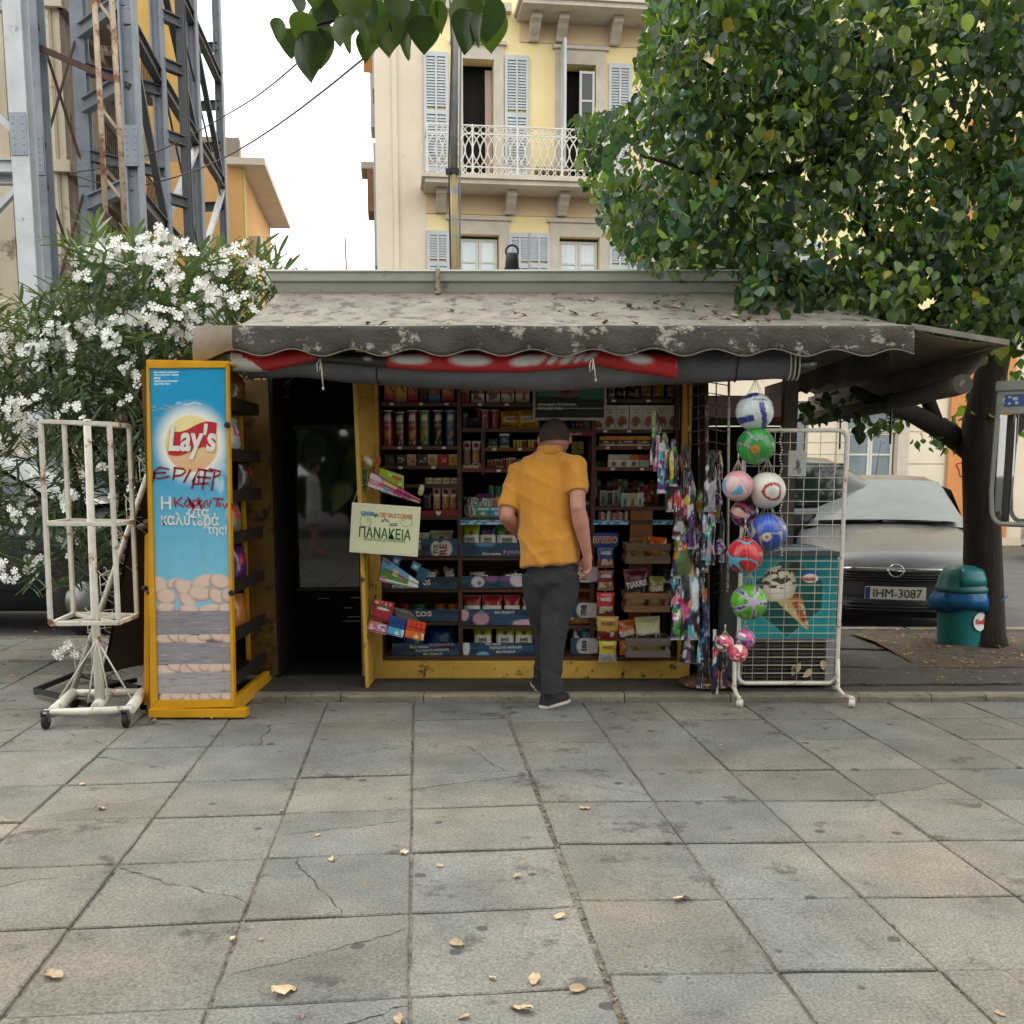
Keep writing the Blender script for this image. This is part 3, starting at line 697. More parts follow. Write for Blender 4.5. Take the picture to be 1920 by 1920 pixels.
ctr, rad = pathy([(436, 676, .062), (500, 678, .058), (580, 666, .036), (640, 672, .03), (735, 676, .045), (850, 678, .055), (960, 680, .055), (1060, 676, .05), (1120, 670, .042), (1140, 672, .05), (1200, 680, .06), (1268, 688, .066)], 6.0, 170)
P = []; cc = []
for i, (c, r) in enumerate(zip(ctr, rad)):
    u = 436+832*i/170; row = []
    for j in range(17):
        a = pi*.62+pi*1.15*j/16; k = r*(1+.10*mn.noise((c.x*9, a, 0))); row.append((c.x, c.y+cos(a)*k*.7, c.z+sin(a)*k))
        w = 0
        yv = sin(a)
        if u < 505: w = 1 if (u < 442+58*(yv*-.5+.5)+8*mn.noise((a*3, 0, u*.02)) and yv < .55) else 0
        for uc, ww in ((770, 38), (882, 40), (985, 30), (1010, 10), (1035, 8), (1062, 12), (1085, 7), (1105, 10)):
            dd = ((u-uc-(yv*16 if uc > 950 else 0))/ww)**2+((yv-.1)/.62)**2
            w = max(w, float(np.clip(1.5-dd*1.2, 0, 1)))
        if 1160 < u < 1225: w = max(w, float(np.clip(1.3-((u-1195)/28)**2-((yv-.3)/.5)**2, 0, 1)))
        base = V(C('#b3262c')) if not 588 < u < 726 else V(C('#2f2c2b'))
        if 588 < u < 726: w = .7*float(np.clip(1-((u-690)/10)**2-((yv)/.4)**2, 0, 1))
        cc.append(base.lerp(V(C('#d9dbdd')), w))
    P.append(row)
rb = MB(); rb.grid(P); me = rb.mesh('rolled_banner'); setcol(me, np.array([tuple(x) for x in cc])); o = link('rolled_banner', me, vcmat('vinyl_banner', .35, bump=.25, bsc=22), kiosk)
m_ = o.modifiers.new('s', 'SOLIDIFY'); m_.thickness = .003
# ---- cowl on the roof
co = MB(); q = pt(960, 507, 7.6); s_ = 7.6/F
co.box(q.x-14*s_, q.x+14*s_, q.y-.04, q.y+.04, 2.6, q.z+.01); co.lathe([(13*s_, 0), (11*s_, 28*s_), (9*s_, 30*s_)], 12, Matrix.Translation((q.x, q.y, q.z)))
cowl = thing('roof_cowl', 'small black metal cowl with a ring top on the kiosk roof', 'cowl', (q.x, q.y, 2.6))
co.build('stem', mat('black_iron', '#2b2624', '#1d1918', sc=20, rough=.6), cowl)
MB().tube([(q.x+11*s_*cos(a), q.y, q.z+33*s_+11*s_*sin(a)) for a in np.linspace(-.6, pi+.6, 18)], 2.2*s_, 6).build('ring', MATS['black_iron'], cowl)
# ================================================================ snack cabinet with the poster door
YF = 5.80
cab = thing('snack_cabinet', 'tall yellow snack cabinet with blue crisps poster on its front', 'cabinet', (-1.85, 6.2, 0))
def q_(u, v, dy=0): return pt(u, v, YF)+V((0, dy, 0))
TL, TR, BL, BR = q_(275, 678), q_(428, 681), q_(283, 1329), q_(441, 1325)
fb = MB(); fb.prism([TL, BL, BR, TR], (0, .035, 0)); fb.build('door_board', YELB, cab, bevel=.004)
def rail(a, b, c, d, off=-.012):
    k = MB(); k.prism([a+V((0, off, 0)), b+V((0, off, 0)), c+V((0, off, 0)), d+V((0, off, 0))], (0, -off-.002, 0)); return k.build('frame_rail', YELB, cab, bevel=.003)
pTL, pTR, pBL, pBR = q_(281, 691), q_(424, 690), q_(297, 1312), q_(434, 1311)
rail(TL, pTL, pTR, TR); rail(BL, BR, pBR, pBL); rail(TL, BL, pBL, pTL); rail(TR, pTR, pBR, BR)
MB().prism([q_(274, 674), q_(274, 680), q_(430, 683), q_(429, 677)], (0, .5, 0)).build('top_board', YELB, cab, bevel=.003)
s0, s1 = gp(281, 1347), gp(463, 1343)
zs0 = zat(1330, YF)
MB().box(q_(281, 1340).x, q_(464, 1340).x, YF-.03, YF+.05, zat(1346, YF-.03), zat(1330, YF-.03)).build('sill', YELB, cab, bevel=.004)
for uu in (318, 425): MB().box(q_(uu, 1340).x-.04, q_(uu, 1340).x+.04, YF-.02, YF+.08, 0.003, zat(1346, YF-.03)-.001).build('foot_block', KERB, cab, bevel=.006)
# poster: a flat print with its own colours
def poster(X, Y):
    u = 283+X*149; v = 1312-Y*621
    c = lay(full(X, '#1b97cb'), C('#7fc4df'), sst(.93, .25, Y))
    f = fbm(X*3, Y*9, 2, 3)
    c = lay(c, C('#cfe6ee'), sst(.55, .8, f)*np.exp(-((v-915)/60)**2)*.8)
    for (a, b, y0, s) in ((285, 380, 765, 1), (283, 340, 758, 1), (330, 385, 755, 0), (288, 415, 780, 1)):
        c = lay(c, C('#b09a70') if s else C('#cfe4ea'), ((np.abs(v-y0-2*np.sin(u*.2)) < 1.1) & (u > a) & (u < b) & (npn(u, v, .12, y0) > .42))*.8)
    d = np.hypot((u-362)/1.0, (v-828)); c = lay(c, C('#f6f6ee'), sst(84, 50, d)*.95)
    g = lay(full(X, '#efe0a0'), C('#e2b088'), sst(800, 880, v)); m = sst(54, 50, d); c = c*(1-m[:, None])+g*m[:, None]
    for k in range(5):
        y0 = 698+k*5.2; w = (50, 50, 14, 48, 32)[k]; c = lay(c, C('#e8f2f5'), ((np.abs(v-y0) < 1.3) & (u > 290) & (u < 290+w) & (npn(u, v, .9, k) > .25))*.75)
    # potatoes above and between the printed crate boards
    rr = random.Random(11); pots = []
    for (pu, pv, pa, pb, an) in [(290, 1092, 22, 17, .4), (322, 1088, 18, 10, -.2), (345, 1100, 30, 18, .5), (380, 1086, 28, 14, -.3), (414, 1086, 24, 15, .2), (304, 1114, 22, 16, .2), (372, 1108, 26, 15, .1), (346, 1122, 22, 12, .7), (404, 1113, 18, 13, .8), (430, 1112, 16, 15, .2), (303, 1134, 20, 10, 0), (350, 1138, 22, 9, .1), (392, 1136, 26, 8, -.1), (425, 1136, 18, 9, 0)]: pots.append((pu, pv, pa, pb, an))
    for vv in (1192, 1250, 1306):
        for k in range(7): pots.append((300+k*22+rr.uniform(-6, 6), vv+rr.uniform(-3, 6), rr.uniform(14, 24), rr.uniform(8, 12), rr.uniform(-.4, .4)))
    back = (v > 1140); c = lay(c, C('#75605f'), back*1.0)
    for (pu, pv, pa, pb, an) in pots:
        du, dv = u-pu, v-pv; xx = (du*cos(an)+dv*sin(an))/pa; yy = (-du*sin(an)+dv*cos(an))/pb; r2 = xx*xx+yy*yy
        sh = lay(full(X, '#dcc4b6'), C('#b3948e'), sst(.3, 1.05, r2+.35*yy)); m = sst(1.03, .95, r2); c = c*(1-m[:, None])+sh*m[:, None]
    for (a, b, col) in ((1141, 1186, '#8f8a92'), (1202, 1243, '#938e95'), (1259, 1300, '#aaa4a6')):
        m = (v > a) & (v < b); gr = fbm(u*.02, v*.35, 1.6, a)*.5+fbm(u*.05, v*1.2, 1, a+5)*.5
        w = lay(full(X, col), C('#5f5b66'), sst(.55, .78, gr)*.8); w = lay(w, C('#c2bcbc'), sst(.45, .25, gr)*.6); c = np.where(m[:, None], w, c)
    cr = np.abs(u-(352+24*np.sin((v-960)*.018)+6*npn(v, u*0, .1, 2))); c = lay(c, C('#93a67c'), ((cr < .9) & (v > 985) & (v < 1075))*.6)
    cr = np.abs(u-(395+9*np.sin((v-960)*.025))); c = lay(c, C('#93a67c'), ((cr < .8) & (v > 985) & (v < 1060))*.5)
    return c
me = gridmesh('poster', 1, 1, 150, 500, poster, cx=False)
n = len(me.vertices); a = np.empty(n*3, 'f'); me.vertices.foreach_get('co', a); a = a.reshape(n, 3)
c4 = [np.array(x) for x in (pBL, pBR, pTL, pTR)]; X, Y = a[:, 0:1], a[:, 1:2]
q = (c4[0]*(1-X)+c4[1]*X)*(1-Y)+(c4[2]*(1-X)+c4[3]*X)*Y; q[:, 1] -= .003; me.vertices.foreach_set('co', q.ravel().astype('f')); me.update()
post = link('poster', me, vcmat('glossy_poster_print', .32, coat=.3, grime=.06), cab)
ex = (TR-TL).normalized(); ey = (TL-BL).normalized(); yo = V((0, -.0045, 0))
def pm(u, v, off=0): return basis(q_(u, v)+yo+V((0, -off, 0)), ex, ey)
k_ = YF/F
bn = MB(); P = []
for i in range(25):
    s = i/24; u = 316+88*s; P.append([q_(u+(3 if j else 0), (803 if j else 846)+8*sin(s*5.2+.6)*(1 if j else .9)-(6*s if j else -2+4*s), -.0052) for j in (0, 1)])
bn.grid(P, smooth=False); bn.build('logo_banner', RED, post)
letters("Lay's", pm(362, 828, .002), WHT, post, w=86*k_, h=66*k_, bold=.03, shear=.12)
letters("Η", pm(312, 943), WHT, post, h=24*k_, bold=.02)
letters("στα", pm(373, 961), WHT, post, h=14*k_, bold=.02)
letters("καλύτερά", pm(357, 976), WHT, post, w=108*k_, h=30*k_, bold=.015)
letters("της!", pm(407, 995), WHT, post, w=37*k_, h=20*k_, bold=.015)
MAR = plain('dark_red_marker', '#8e1328', .4); MAR2 = plain('red_marker', '#b01722', .4)
def stroke(px, w, m, par_, Y0=YF, off=.0062, name='graffiti'):
    b = MB()
    for s in px:
        s = [V(pt(u, v, Y0)+V((0, -off, 0))) for u, v in s]; P = []
        for i, p in enumerate(s):
            d = (s[min(i+1, len(s)-1)]-s[max(i-1, 0)]).normalized(); nrm = V((-d.z, 0, d.x)); P.append([p-nrm*w/2, p+nrm*w/2])
        b.grid(P, smooth=False)
    return b.build(name, m, par_)
stroke([[(318, 880), (300, 876), (289, 884), (290, 896), (300, 897), (318, 893)], [(288, 887), (312, 886)], [(286, 905), (292, 886)], [(325, 900), (329, 876)], [(326, 877), (345, 879), (349, 885), (340, 891), (327, 893)], [(345, 905), (358, 880)], [(361, 905), (374, 878), (373, 905)], [(372, 880), (400, 884)], [(370, 894), (396, 896)], [(362, 908), (392, 906)], [(386, 880), (380, 918)], [(397, 920), (403, 884)], [(392, 879), (414, 884), (413, 890), (402, 895)], [(360, 917), (366, 896)]], 3.4*k_, MAR, post)
stroke([[(327, 933), (330, 950)], [(342, 932), (331, 942), (345, 950)], [(352, 937), (346, 944), (351, 950), (357, 944), (356, 936), (359, 951)], [(362, 958), (363, 938), (370, 937), (371, 947), (363, 948)], [(379, 937), (373, 944), (378, 950), (384, 940), (383, 951)], [(387, 937), (391, 951), (397, 937)], [(399, 934), (420, 936)], [(409, 936), (406, 950)], [(413, 942), (412, 951)], [(418, 944), (422, 953), (427, 943)], [(435, 944), (429, 948), (430, 957), (437, 954), (436, 944), (440, 958)], [(372, 932), (378, 955)], [(352, 932), (366, 953)]], 3.2*k_, MAR2, post)
for u, v in ((428, 797), (436, 1111)): MB().lathe([(.018, 0), (.018, .012), (.012, .016)], 12, Matrix.Translation(q_(u, v, -.012)) @ Matrix.Rotation(pi/2, 4, 'X')).build('knob', BLACK, cab)
# carcass behind the door: trays facing right
YELD = mat('shaded_yellow_interior', '#6b4f16', '#4c380f', sc=4, rough=.7, c3='#2a1f0e', t3=.55, sc3=5)  # cabinet yellow with the shade of the interior put into its colour
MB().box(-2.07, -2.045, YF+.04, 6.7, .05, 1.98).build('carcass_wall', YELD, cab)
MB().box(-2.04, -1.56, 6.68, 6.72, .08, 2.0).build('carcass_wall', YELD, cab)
xs_ = xat(441, 1200, YF)
MB().box(xs_-.06, xs_-.02, YF+.05, 6.72, .02, .11).build('bottom_rail', YELB, cab, bevel=.004)
MB().box(-2.03, xs_-.07, YF+.05, 6.66, .04, .06).build('tray_floor', DARK, cab)
p0, p1 = pt(467, 1240, 6.70), pt(499, 720, 6.74)
MB().box(p0.x, p0.x+.02, 6.62, 6.70, .1, 1.95).build('back_stile', YELB, cab, bevel=.003)
MB().box(xat(488, 1000, 6.73), xat(501, 1000, 6.73), 6.70, 6.745, KZ, 2.02).build('back_stile', YELB, cab, bevel=.003)
TRAY = mat('brown_tray', '#241b15', '#1a130f', sc=12, rough=.6)
trz = [zat(v, 6.3) for v in (770, 862, 935, 1010, 1095, 1180, 1255)]
for z in trz:
    t = MB(); t.box(-2.03, xs_-.03, YF+.08, 6.62, z-.012, z); t.box(xs_-.035, xs_-.02, YF+.08, 6.62, z-.012, z+.06); t.box(-2.03, xs_-.02, YF+.075, YF+.085, z-.012, z+.06)
    t.build('tray', TRAY, cab, bevel=.002)
# second folded leaf leaning at the cabinet's left
lf = thing('folded_shutter', 'folded yellow wooden shutter boards leaning left of the snack cabinet', 'shutter', (-2.15, 5.95, 0))
for du in (0, 11):
    a0, a1 = pt(271+du, 1003-du*4, 5.92-.004*du), pt(269+du, 1322+du*.6, 5.92-.004*du)
    MB().prism([a0, a1, a1+V((.034, 0, 0)), a0+V((.034, 0, .02))], (0, .03, 0)).build('board', YELB, lf, bevel=.003)
    MB().lathe([(.016, 0), (.016, .012), (.01, .016)], 12, Matrix.Translation(pt(272+du*.8, 1103+du*.7, 5.915-.004*du)) @ Matrix.Rotation(pi/2, 4, 'X')).build('knob', BLACK, lf)
# ---- glass-door fridge inside the doorway
fy = 7.42
fg = thing('display_fridge', 'tall dark glass-door fridge standing inside the kiosk doorway', 'fridge', (-1.25, 7.7, KZ))
fx0, fx1 = xat(524, 950, fy), xat(672, 950, fy)
FB = mat('black_fridge', '#0e0c0c', '#090808', sc=8, rough=.6, spec=.12); FR = mat('brown_door_frame', '#2e1a11', '#22130c', sc=8, rough=.5)
MB().box(fx0-.08, fx1+.06, fy+.03, fy+.6, KZ, zat(728, fy)).build('body', FB, fg)
MB().box(fx0-.02, fx1+.06, fy-.0, fy+.028, zat(793, fy), zat(728, fy)).build('header', FB, fg, bevel=.004)
letters('FRAPPE', front(pt(606, 768, fy-.004)), mat('dim_blue_print', '#2c3340', rough=.5), fg, w=70*fy/F, h=20*fy/F) if False else None
dz0, dz1 = zat(1108, fy), zat(797, fy)
fr = MB(); t_ = .03
fr.box(fx0, fx1, fy-.012, fy+.026, dz1-t_, dz1).box(fx0, fx1, fy-.012, fy+.026, dz0, dz0+t_).box(fx0, fx0+t_, fy-.012, fy+.026, dz0+t_, dz1-t_).box(fx1-t_, fx1, fy-.012, fy+.026, dz0+t_, dz1-t_)
fr.build('door_frame', FR, fg, bevel=.003)
GLS = mat('dark_mirror_glass', '#15110f', '#0f0d0c', sc=4, rough=.03, spec=.9)
MB().box(fx0+t_, fx1-t_, fy, fy+.01, dz0+t_, dz1-t_).build('door_glass', GLS, fg)
kp = MB().box(fx0-.02, fx1+.06, fy, fy+.028, KZ+.01, dz0-.006).build('kick_panel', FB, fg)
for i, (u0, u1, v) in enumerate(((590, 612, 1121), (652, 668, 1120), (638, 655, 1139), (645, 668, 1156), (637, 668, 1164))): MB().box(xat(u0, v, fy), xat(u1, v, fy), fy-.004, fy-.0005, zat(v+1.4, fy), zat(v, fy)).build('vent_strip', STEEL, kp)
fg.rotation_euler.z = radians(5)
# drinks fridge at the right, beyond the corner post
rf = thing('drinks_cooler', 'dark drinks cooler with rounded pink header behind the hanging balls', 'cooler', (1.5, 7.6, KZ))
rx0, rx1 = xat(1300, 800, 7.5), xat(1486, 800, 7.5)
MB().box(rx0, rx1, 7.5, 8.1, KZ, zat(800, 7.5)).build('body', FB, rf, bevel=.01)
hd = MB(); x0, x1 = rx0+.02, rx1; zt, zo = zat(742, 7.48), zat(782, 7.48)
hd.prism([(x0, 7.46, zo), (x1, 7.46, zo), (x1, 7.46, zt-.05), (x1-.02, 7.46, zt-.015), (x1-.06, 7.46, zt), (x0, 7.46, zt)], (0, .3, 0)); hd.build('header', plain('pale_pink_panel', '#d9b3b9', .4), rf, bevel=.004)
MB().box(x0, x1, 7.465, 7.5, zat(798, 7.47), zo-.004).build('label_strip', plain('dark_green_strip', '#20402e', .5), rf)
MB().box(x1-.2, x1-.02, 7.462, 7.4645, zat(789, 7.47), zo-.006).build('label_mark', RED, rf)
# ================================================================ GOODS
PRT = vcmat('printed_card', .5, grime=.06); FOIL = vcmat('glossy_foil', .22, coat=.35, bump=.35, bsc=45, grime=.08); TIN = vcmat('printed_tin', .3, coat=.3, grime=.05)
TOY = vcmat('shiny_toy_foil', .16, coat=.6, bump=.5, bsc=60, grime=.05)
KRAFT = mat('kraft_card', '#a5784a', '#8f653c', sc=8, rough=.8)
def bands(*st):
    """vertical stack of colours: (upto_y, colour)..., bottom to top"""
    def f(X, Y):
        c = full(X, st[-1][1])
        for y, k in reversed(st[:-1]): c = np.where((Y < y)[:, None], np.array(C(k)), c)
        return c
    return f
def spot(f, x, y, rx, ry, col, soft=.25):
    def g(X, Y): return lay(f(X, Y), C(col), sst(1+soft, 1-soft, np.hypot((X-x)/rx, (Y-y)/ry)))
    return g
def rectp(f, x0, x1, y0, y1, col):
    def g(X, Y): return lay(f(X, Y), C(col), ((X > x0) & (X < x1) & (Y > y0) & (Y < y1))*1.0)
    return g
def mott(f, col, x0, x1, y0, y1, s=9, th=.5, seed=1):
    def g(X, Y): return lay(f(X, Y), C(col), ((X > x0) & (X < x1) & (Y > y0) & (Y < y1) & (npn(X, Y, s, seed) > th))*.9)
    return g
def solid(c): return bands((1, c))
def carton_mesh(w, h, d, f, nx=14, ny=18):
    me = gridmesh('carton', w, h, nx, ny, f); xform(me, Matrix.Rotation(pi/2, 4, 'X'))
    bm = bmesh.new(); bm.from_mesh(me); cl = bm.verts.layers.float_color['Col']
    x = w/2; z = .0004
    cc = f(np.array([.03, .97, .5, .5]), np.array([.5, .5, .97, .03]))
    qs = [([(-x, 0, 0), (-x, 0, h), (-x, d, h), (-x, d, 0)], 0), ([(x, 0, 0), (x, d, 0), (x, d, h), (x, 0, h)], 1), ([(-x, 0, h), (x, 0, h), (x, d, h), (-x, d, h)], 2), ([(-x, d, 0), (-x, d, h), (x, d, h), (x, d, 0)], 3)]
    for q, k in qs:
        vs = [bm.verts.new(p) for p in q]
        for v in vs: v[cl] = (*cc[k], 1)
        bm.faces.new(vs).smooth = False
    bm.to_mesh(me); bm.free(); return me
def carton(name, label, cat, u0, u1, vt, z, f, Y=6.9, d=.09, group=None, rot=0, h=None):
    vb = 1000; x0, x1 = xat(u0, vt, Y), xat(u1, vt, Y); h = h or zat(vt, Y)-z
    o = link(name, carton_mesh(x1-x0, h, d, f), PRT, keep=True); o.location = ((x0+x1)/2, Y, z+.0005); o.rotation_euler = (0, 0, rot)
    return tag(o, label, cat, group)
def tin(name, label, cat, uc, r_px, vt, z, f, Y=6.95, group=None, lid='#d8d4c8', lidh=.008):
    s = Y*.99/F; r = r_px*s; x = xat(uc, vt, Y); h = zat(vt, Y)-z; n = 28
    pr = [(r*.98, 0), (r, .003)]+[(r, h*k/12) for k in range(1, 12)]+[(r, h-lidh), (r*1.03, h-lidh+.001), (r*1.03, h), (r*.9, h+.0005), (r*.86, h-.004)]
    b = MB().lathe(pr, n); me = b.mesh(name); a = np.array(b.v); X = a[:, 0]/(2*r)+.5; Yy = a[:, 2]/h
    c = f(X, Yy); c = np.where((a[:, 2] > h-lidh+.0005)[:, None], np.array(C(lid)), c); setcol(me, c)
    o = link(name, me, TIN, keep=True); o.location = (x, Y+r, z+.0005); return tag(o, label, cat, group)
def bagT(w, T):
    def t(x, y, h):   # x in -w/2..w/2, y 0..h
        a = min(1, abs(2*x/w)); q = y/h
        e = min(q, 1-q); return T*(1-a**3)**.7*min(1, max(0, (e-.07)/.28))**.6
    return t
def bag_mesh(w, h, T, f, seed=0, crimp=True, nx=18, ny=24):
    rr = seed*3.1; t = bagT(w, T)
    def zf(X, Y, s):
        z = np.array([t((x-.5)*w, y*h, h) for x, y in zip(X, Y)])
        return z+(.10*T)*(npn(X*6, Y*9, 1.3, rr)-.5)*(z/T+.15)+.0008
    me = gridmesh('bag', w, h, nx, ny, f, lambda X, Y: zf(X, Y, 1))
    me2 = gridmesh('bagb', w, h, nx, ny, f, lambda X, Y: -zf(X, Y, 1))
    bm = bmesh.new(); bm.from_mesh(me); n0 = len(bm.faces); bm.from_mesh(me2); bm.faces.ensure_lookup_table()
    bmesh.ops.reverse_faces(bm, faces=bm.faces[n0:])
    rng = random.Random(seed)
    for v in bm.verts:
        x, y = v.co.x/w+.5, v.co.y/h
        v.co.x *= 1-.07*sin(pi*y)+.02*(rng.random()-.5)*(1 if abs(x-.5) > .49 else 0)
        if crimp and (y > .999 or y < .001): v.co.y += (.012*h)*(1 if int(x*nx*1.0+.5) % 2 else 0)*(1 if y > .5 else -1)
    bm.to_mesh(me); bm.free(); bpy.data.meshes.remove(me2)
    xform(me, Matrix.Rotation(pi/2, 4, 'X')); return me
def bag(name, label, cat, u0, u1, vt, vb, f, Y=6.93, z=None, tilt=0, lean=.08, yaw=0, T=None, group=None, seed=1, texts=(), mat_=None):
    s = Y*.99/F; w = (u1-u0)*s; zb_ = z if z is not None else zat(vb, Y); h = zat(vt, Y)-zb_; T = T or w*.22
    o = link(name, bag_mesh(w, h, T, f, seed), mat_ or FOIL, keep=True); x = (xat(u0, vt, Y)+xat(u1, vt, Y))/2
    o.location = (x, Y, zb_+.004); o.rotation_euler = (-lean, tilt, yaw); tag(o, label, cat, group)
    t = bagT(w, T)
    for tx in texts:      # (string, x, y, width, height, material, angle)
        st, px, py, pw, ph, m, an = tx
        def wp(a, b, px=px, py=py, an=an):
            X, Y2 = (px-.5)*w+a*cos(an)-b*sin(an), py*h+a*sin(an)+b*cos(an); return (X, Y2, t(max(-w*.499, min(w*.499, X)), Y2, h)*1.07+.0022)
        l = letters(st, Matrix.Rotation(pi/2, 4, 'X'), m, None, w=pw*w, h=ph*h, bold=.03, warp=wp); l.parent = o
    return o
BLK = plain('black_print', '#191716', .5); NAV = plain('navy_print', '#1d2a55', .5); GRNP = plain('green_print', '#1f5a2c', .5); DRED = plain('dark_red_print', '#8c1c24', .5)
# --- top row of biscuit boxes
def biscuit(top, bot, sp='#c98a4a', k=.38): return mott(spot(bands((k, bot), (1, top)), .5, .62, .42, .26, sp), '#6b3d1e', .12, .88, .45, .8, 8, .6)
rowA = [(720, 741, '#b8455a', '#b8455a', 'pink', '#e6a040'), (742, 762, '#b5a24a', '#b09a40', 'mustard yellow', '#d8b050'), (764, 783, '#9a5a34', '#b3262c', 'brown and red', '#c07a3c'), (785, 801, '#3a2030', '#3a2030', 'dark plum', '#4a2a30'), (803, 825, '#70452c', '#3f7fae', 'brown and blue', '#a86838'), (828, 851, '#a8653a', '#c23440', 'orange and red', '#d0924c')]
for u0, u1, t, b, nm, sp in rowA:
    carton('biscuit_box', f'{nm} biscuit box on the top left shelf', 'box', u0, u1, 712, SZ['A1'], biscuit(t, b, sp, .3), d=.12, group='biscuit boxes on the top shelves')
rowB = [(857, 880, '#b06a3c', '#b5563a', 'orange', 'd08a40'), (884, 908, '#5c3424', '#e4e0d8', 'white and dark chocolate', 'd0'), (912, 937, '#8a5a38', '#e4e0d8', 'white and light brown', ''), (940, 964, '#c08a58', '#e4e0d8', 'white and caramel', ''), (967, 993, '#c79a78', '#e4dcd4', 'white and cherry red', '')]
for i, (u0, u1, t, b, nm, _) in enumerate(rowB):
    f = mott(mott(bands((.15, b), (.42, b), (1, t)), '#6b3d24' if i < 4 else '#b83040', .1, .8, .12, .5, 5, .45, i), '#c99c62', .2, .95, .5, .9, 4, .5, i+3)
    carton('biscuit_box', f'{nm} biscuit box on the top middle shelf', 'box', u0, u1, 716, SZ['B1'], f, d=.12, group='biscuit boxes on the top shelves')
# --- crisp tubes
tubes = [(725, '#c0242c', 'bright red', '#3b3a2c'), (748, '#4c2018', 'dark brown', '#3a3328'), (772, '#7a1c22', 'wine red', None), (795, '#4f7f2c', 'green', None), (821, '#27130f', 'black brown', None), (845, '#2a6ea8', 'blue', None)]
for u, c, nm, top in tubes:
    f = solid(c)
    if top: f = rectp(f, -1, 2, .8, 1, top)
    f = spot(f, .5, .77, .3, .1, '#e8e2d6', .12); f = rectp(f, .2, .8, .58, .65, '#b98a80'); f = mott(f, '#e0a040', .25, .75, .18, .42, 7, .5, u); f = mott(f, '#e6dfd2', .2, .8, .04, .14, 9, .5, u)
    tin('crisp_tube', f'tall {nm} crisp tube on the second left shelf', 'tube', u, 10.3, 769 if u != 748 else 772, SZ['A2'], f, group='crisp tubes standing in a row')
# --- dark packs and rusk packs, third left shelf
for u0, u1, c, c2, nm in [(721, 740, '#332621', '#6b6560', 'dark dull'), (743, 761, '#38211d', '#b8a8a0', 'dark brown script'), (763, 780, '#c7a08a', '#b05a50', 'pinkish beige'), (783, 801, '#301e1b', '#c8b8b0', 'black brown'), (802, 820, '#c9a878', '#a37848', 'pale toast'), (821, 839, '#b02030', '#d8b0a8', 'red script'), (841, 857, '#cfa056', '#b07a34', 'golden toast')]:
    carton('snack_pack', f'{nm} snack pack on the third left shelf', 'packet', u0, u1, 852, SZ['A3'], mott(solid(c), c2, .12, .88, .25, .75, 7, .52, u0), group='snack packs on the third left shelf')
for i in range(8):
    u = 797+(i % 4)*16; l = i//4
    carton('wrapped_bar', f'clear wrapped sesame bar, {nth(i % 4)} from the left in the {("bottom", "upper")[l]} layer of the stack', 'bar', u, u+14.5, 901, SZ['A4']+l*.022, mott(solid('#b49a7c'), '#e6dccb', 0, 1, .2, .9, 4, .5, i), h=.02, group='sesame bars on the fourth left shelf')
RW = lambda s: mott(rectp(rectp(spot(bands((.18, '#e6e0d6'), (.26, '#b3242e'), (.66, '#c49a6a'), (1, '#e6e0d6')), .5, .83, .3, .09, '#b02a34', .1), .0, 1, .0, .03, '#8a1c24'), .25, .75, .05, .14, '#7a1c22'), '#9a6a3a', .1, .9, .3, .64, 8, .55, s)
bag('pastry_pack', 'dark plum pastry pack leftmost beside the white packs on the fifth left shelf', 'packet', 792, 809, 918, 0, solid('#30191f'), z=SZ['A5'], seed=3)
for i, (u0, u1) in enumerate(((811, 826), (828, 843), (843, 857))):
    bag('pastry_pack', f'{("first", "second", "third")[i]} white and red peanut pack on the fifth left shelf', 'packet', u0, u1, 915, 0, RW(i), z=SZ['A5'], T=.016, seed=i+5, group='white and red peanut packs')
for i, (u0, u1) in enumerate(((868, 883), (885, 901))):
    bag('pastry_pack', f'{("left", "right")[i]} white and red peanut pack in the small middle compartment', 'packet', u0, u1, 828, 0, RW(i+4), z=SZ['B3b'], T=.016, seed=i+9, group='white and red peanut packs')
carton('shelf_tray_box', 'cream and red open box under the two white peanut packs', 'box', 867, 902, 872, SZ['B3b'], rectp(solid('#cdb98a'), .85, 1, 0, 1, '#a8232c'), Y=6.88, d=.02)
for i, (u0, u1) in enumerate(((786, 811), (812, 859))):
    hb = carton('display_carton', ('plain dark red display carton on the fifth left shelf', 'dark red display carton with a white heart on the fifth left shelf')[i], 'carton', u0, u1, 956 if i else 958, SZ['A5'], mott(solid('#8c1e28'), '#b0404a', 0, 1, .55, .7, 3, .5, 3), Y=6.865, d=.01)
    if i:
        b = MB(); s = .02; P = [(s*.95*(sin(t)**3), 0, s*.06*(13*cos(t)-5*cos(2*t)-2*cos(3*t)-cos(4*t))) for t in np.linspace(0, 2*pi, 28)[:-1]]
        p = pt(822, 962, 6.8635); b.add([(x+p.x, p.y, z+p.z) for x, y, z in P], [tuple(range(27))]); b.build('heart_mark', WHT, hb)
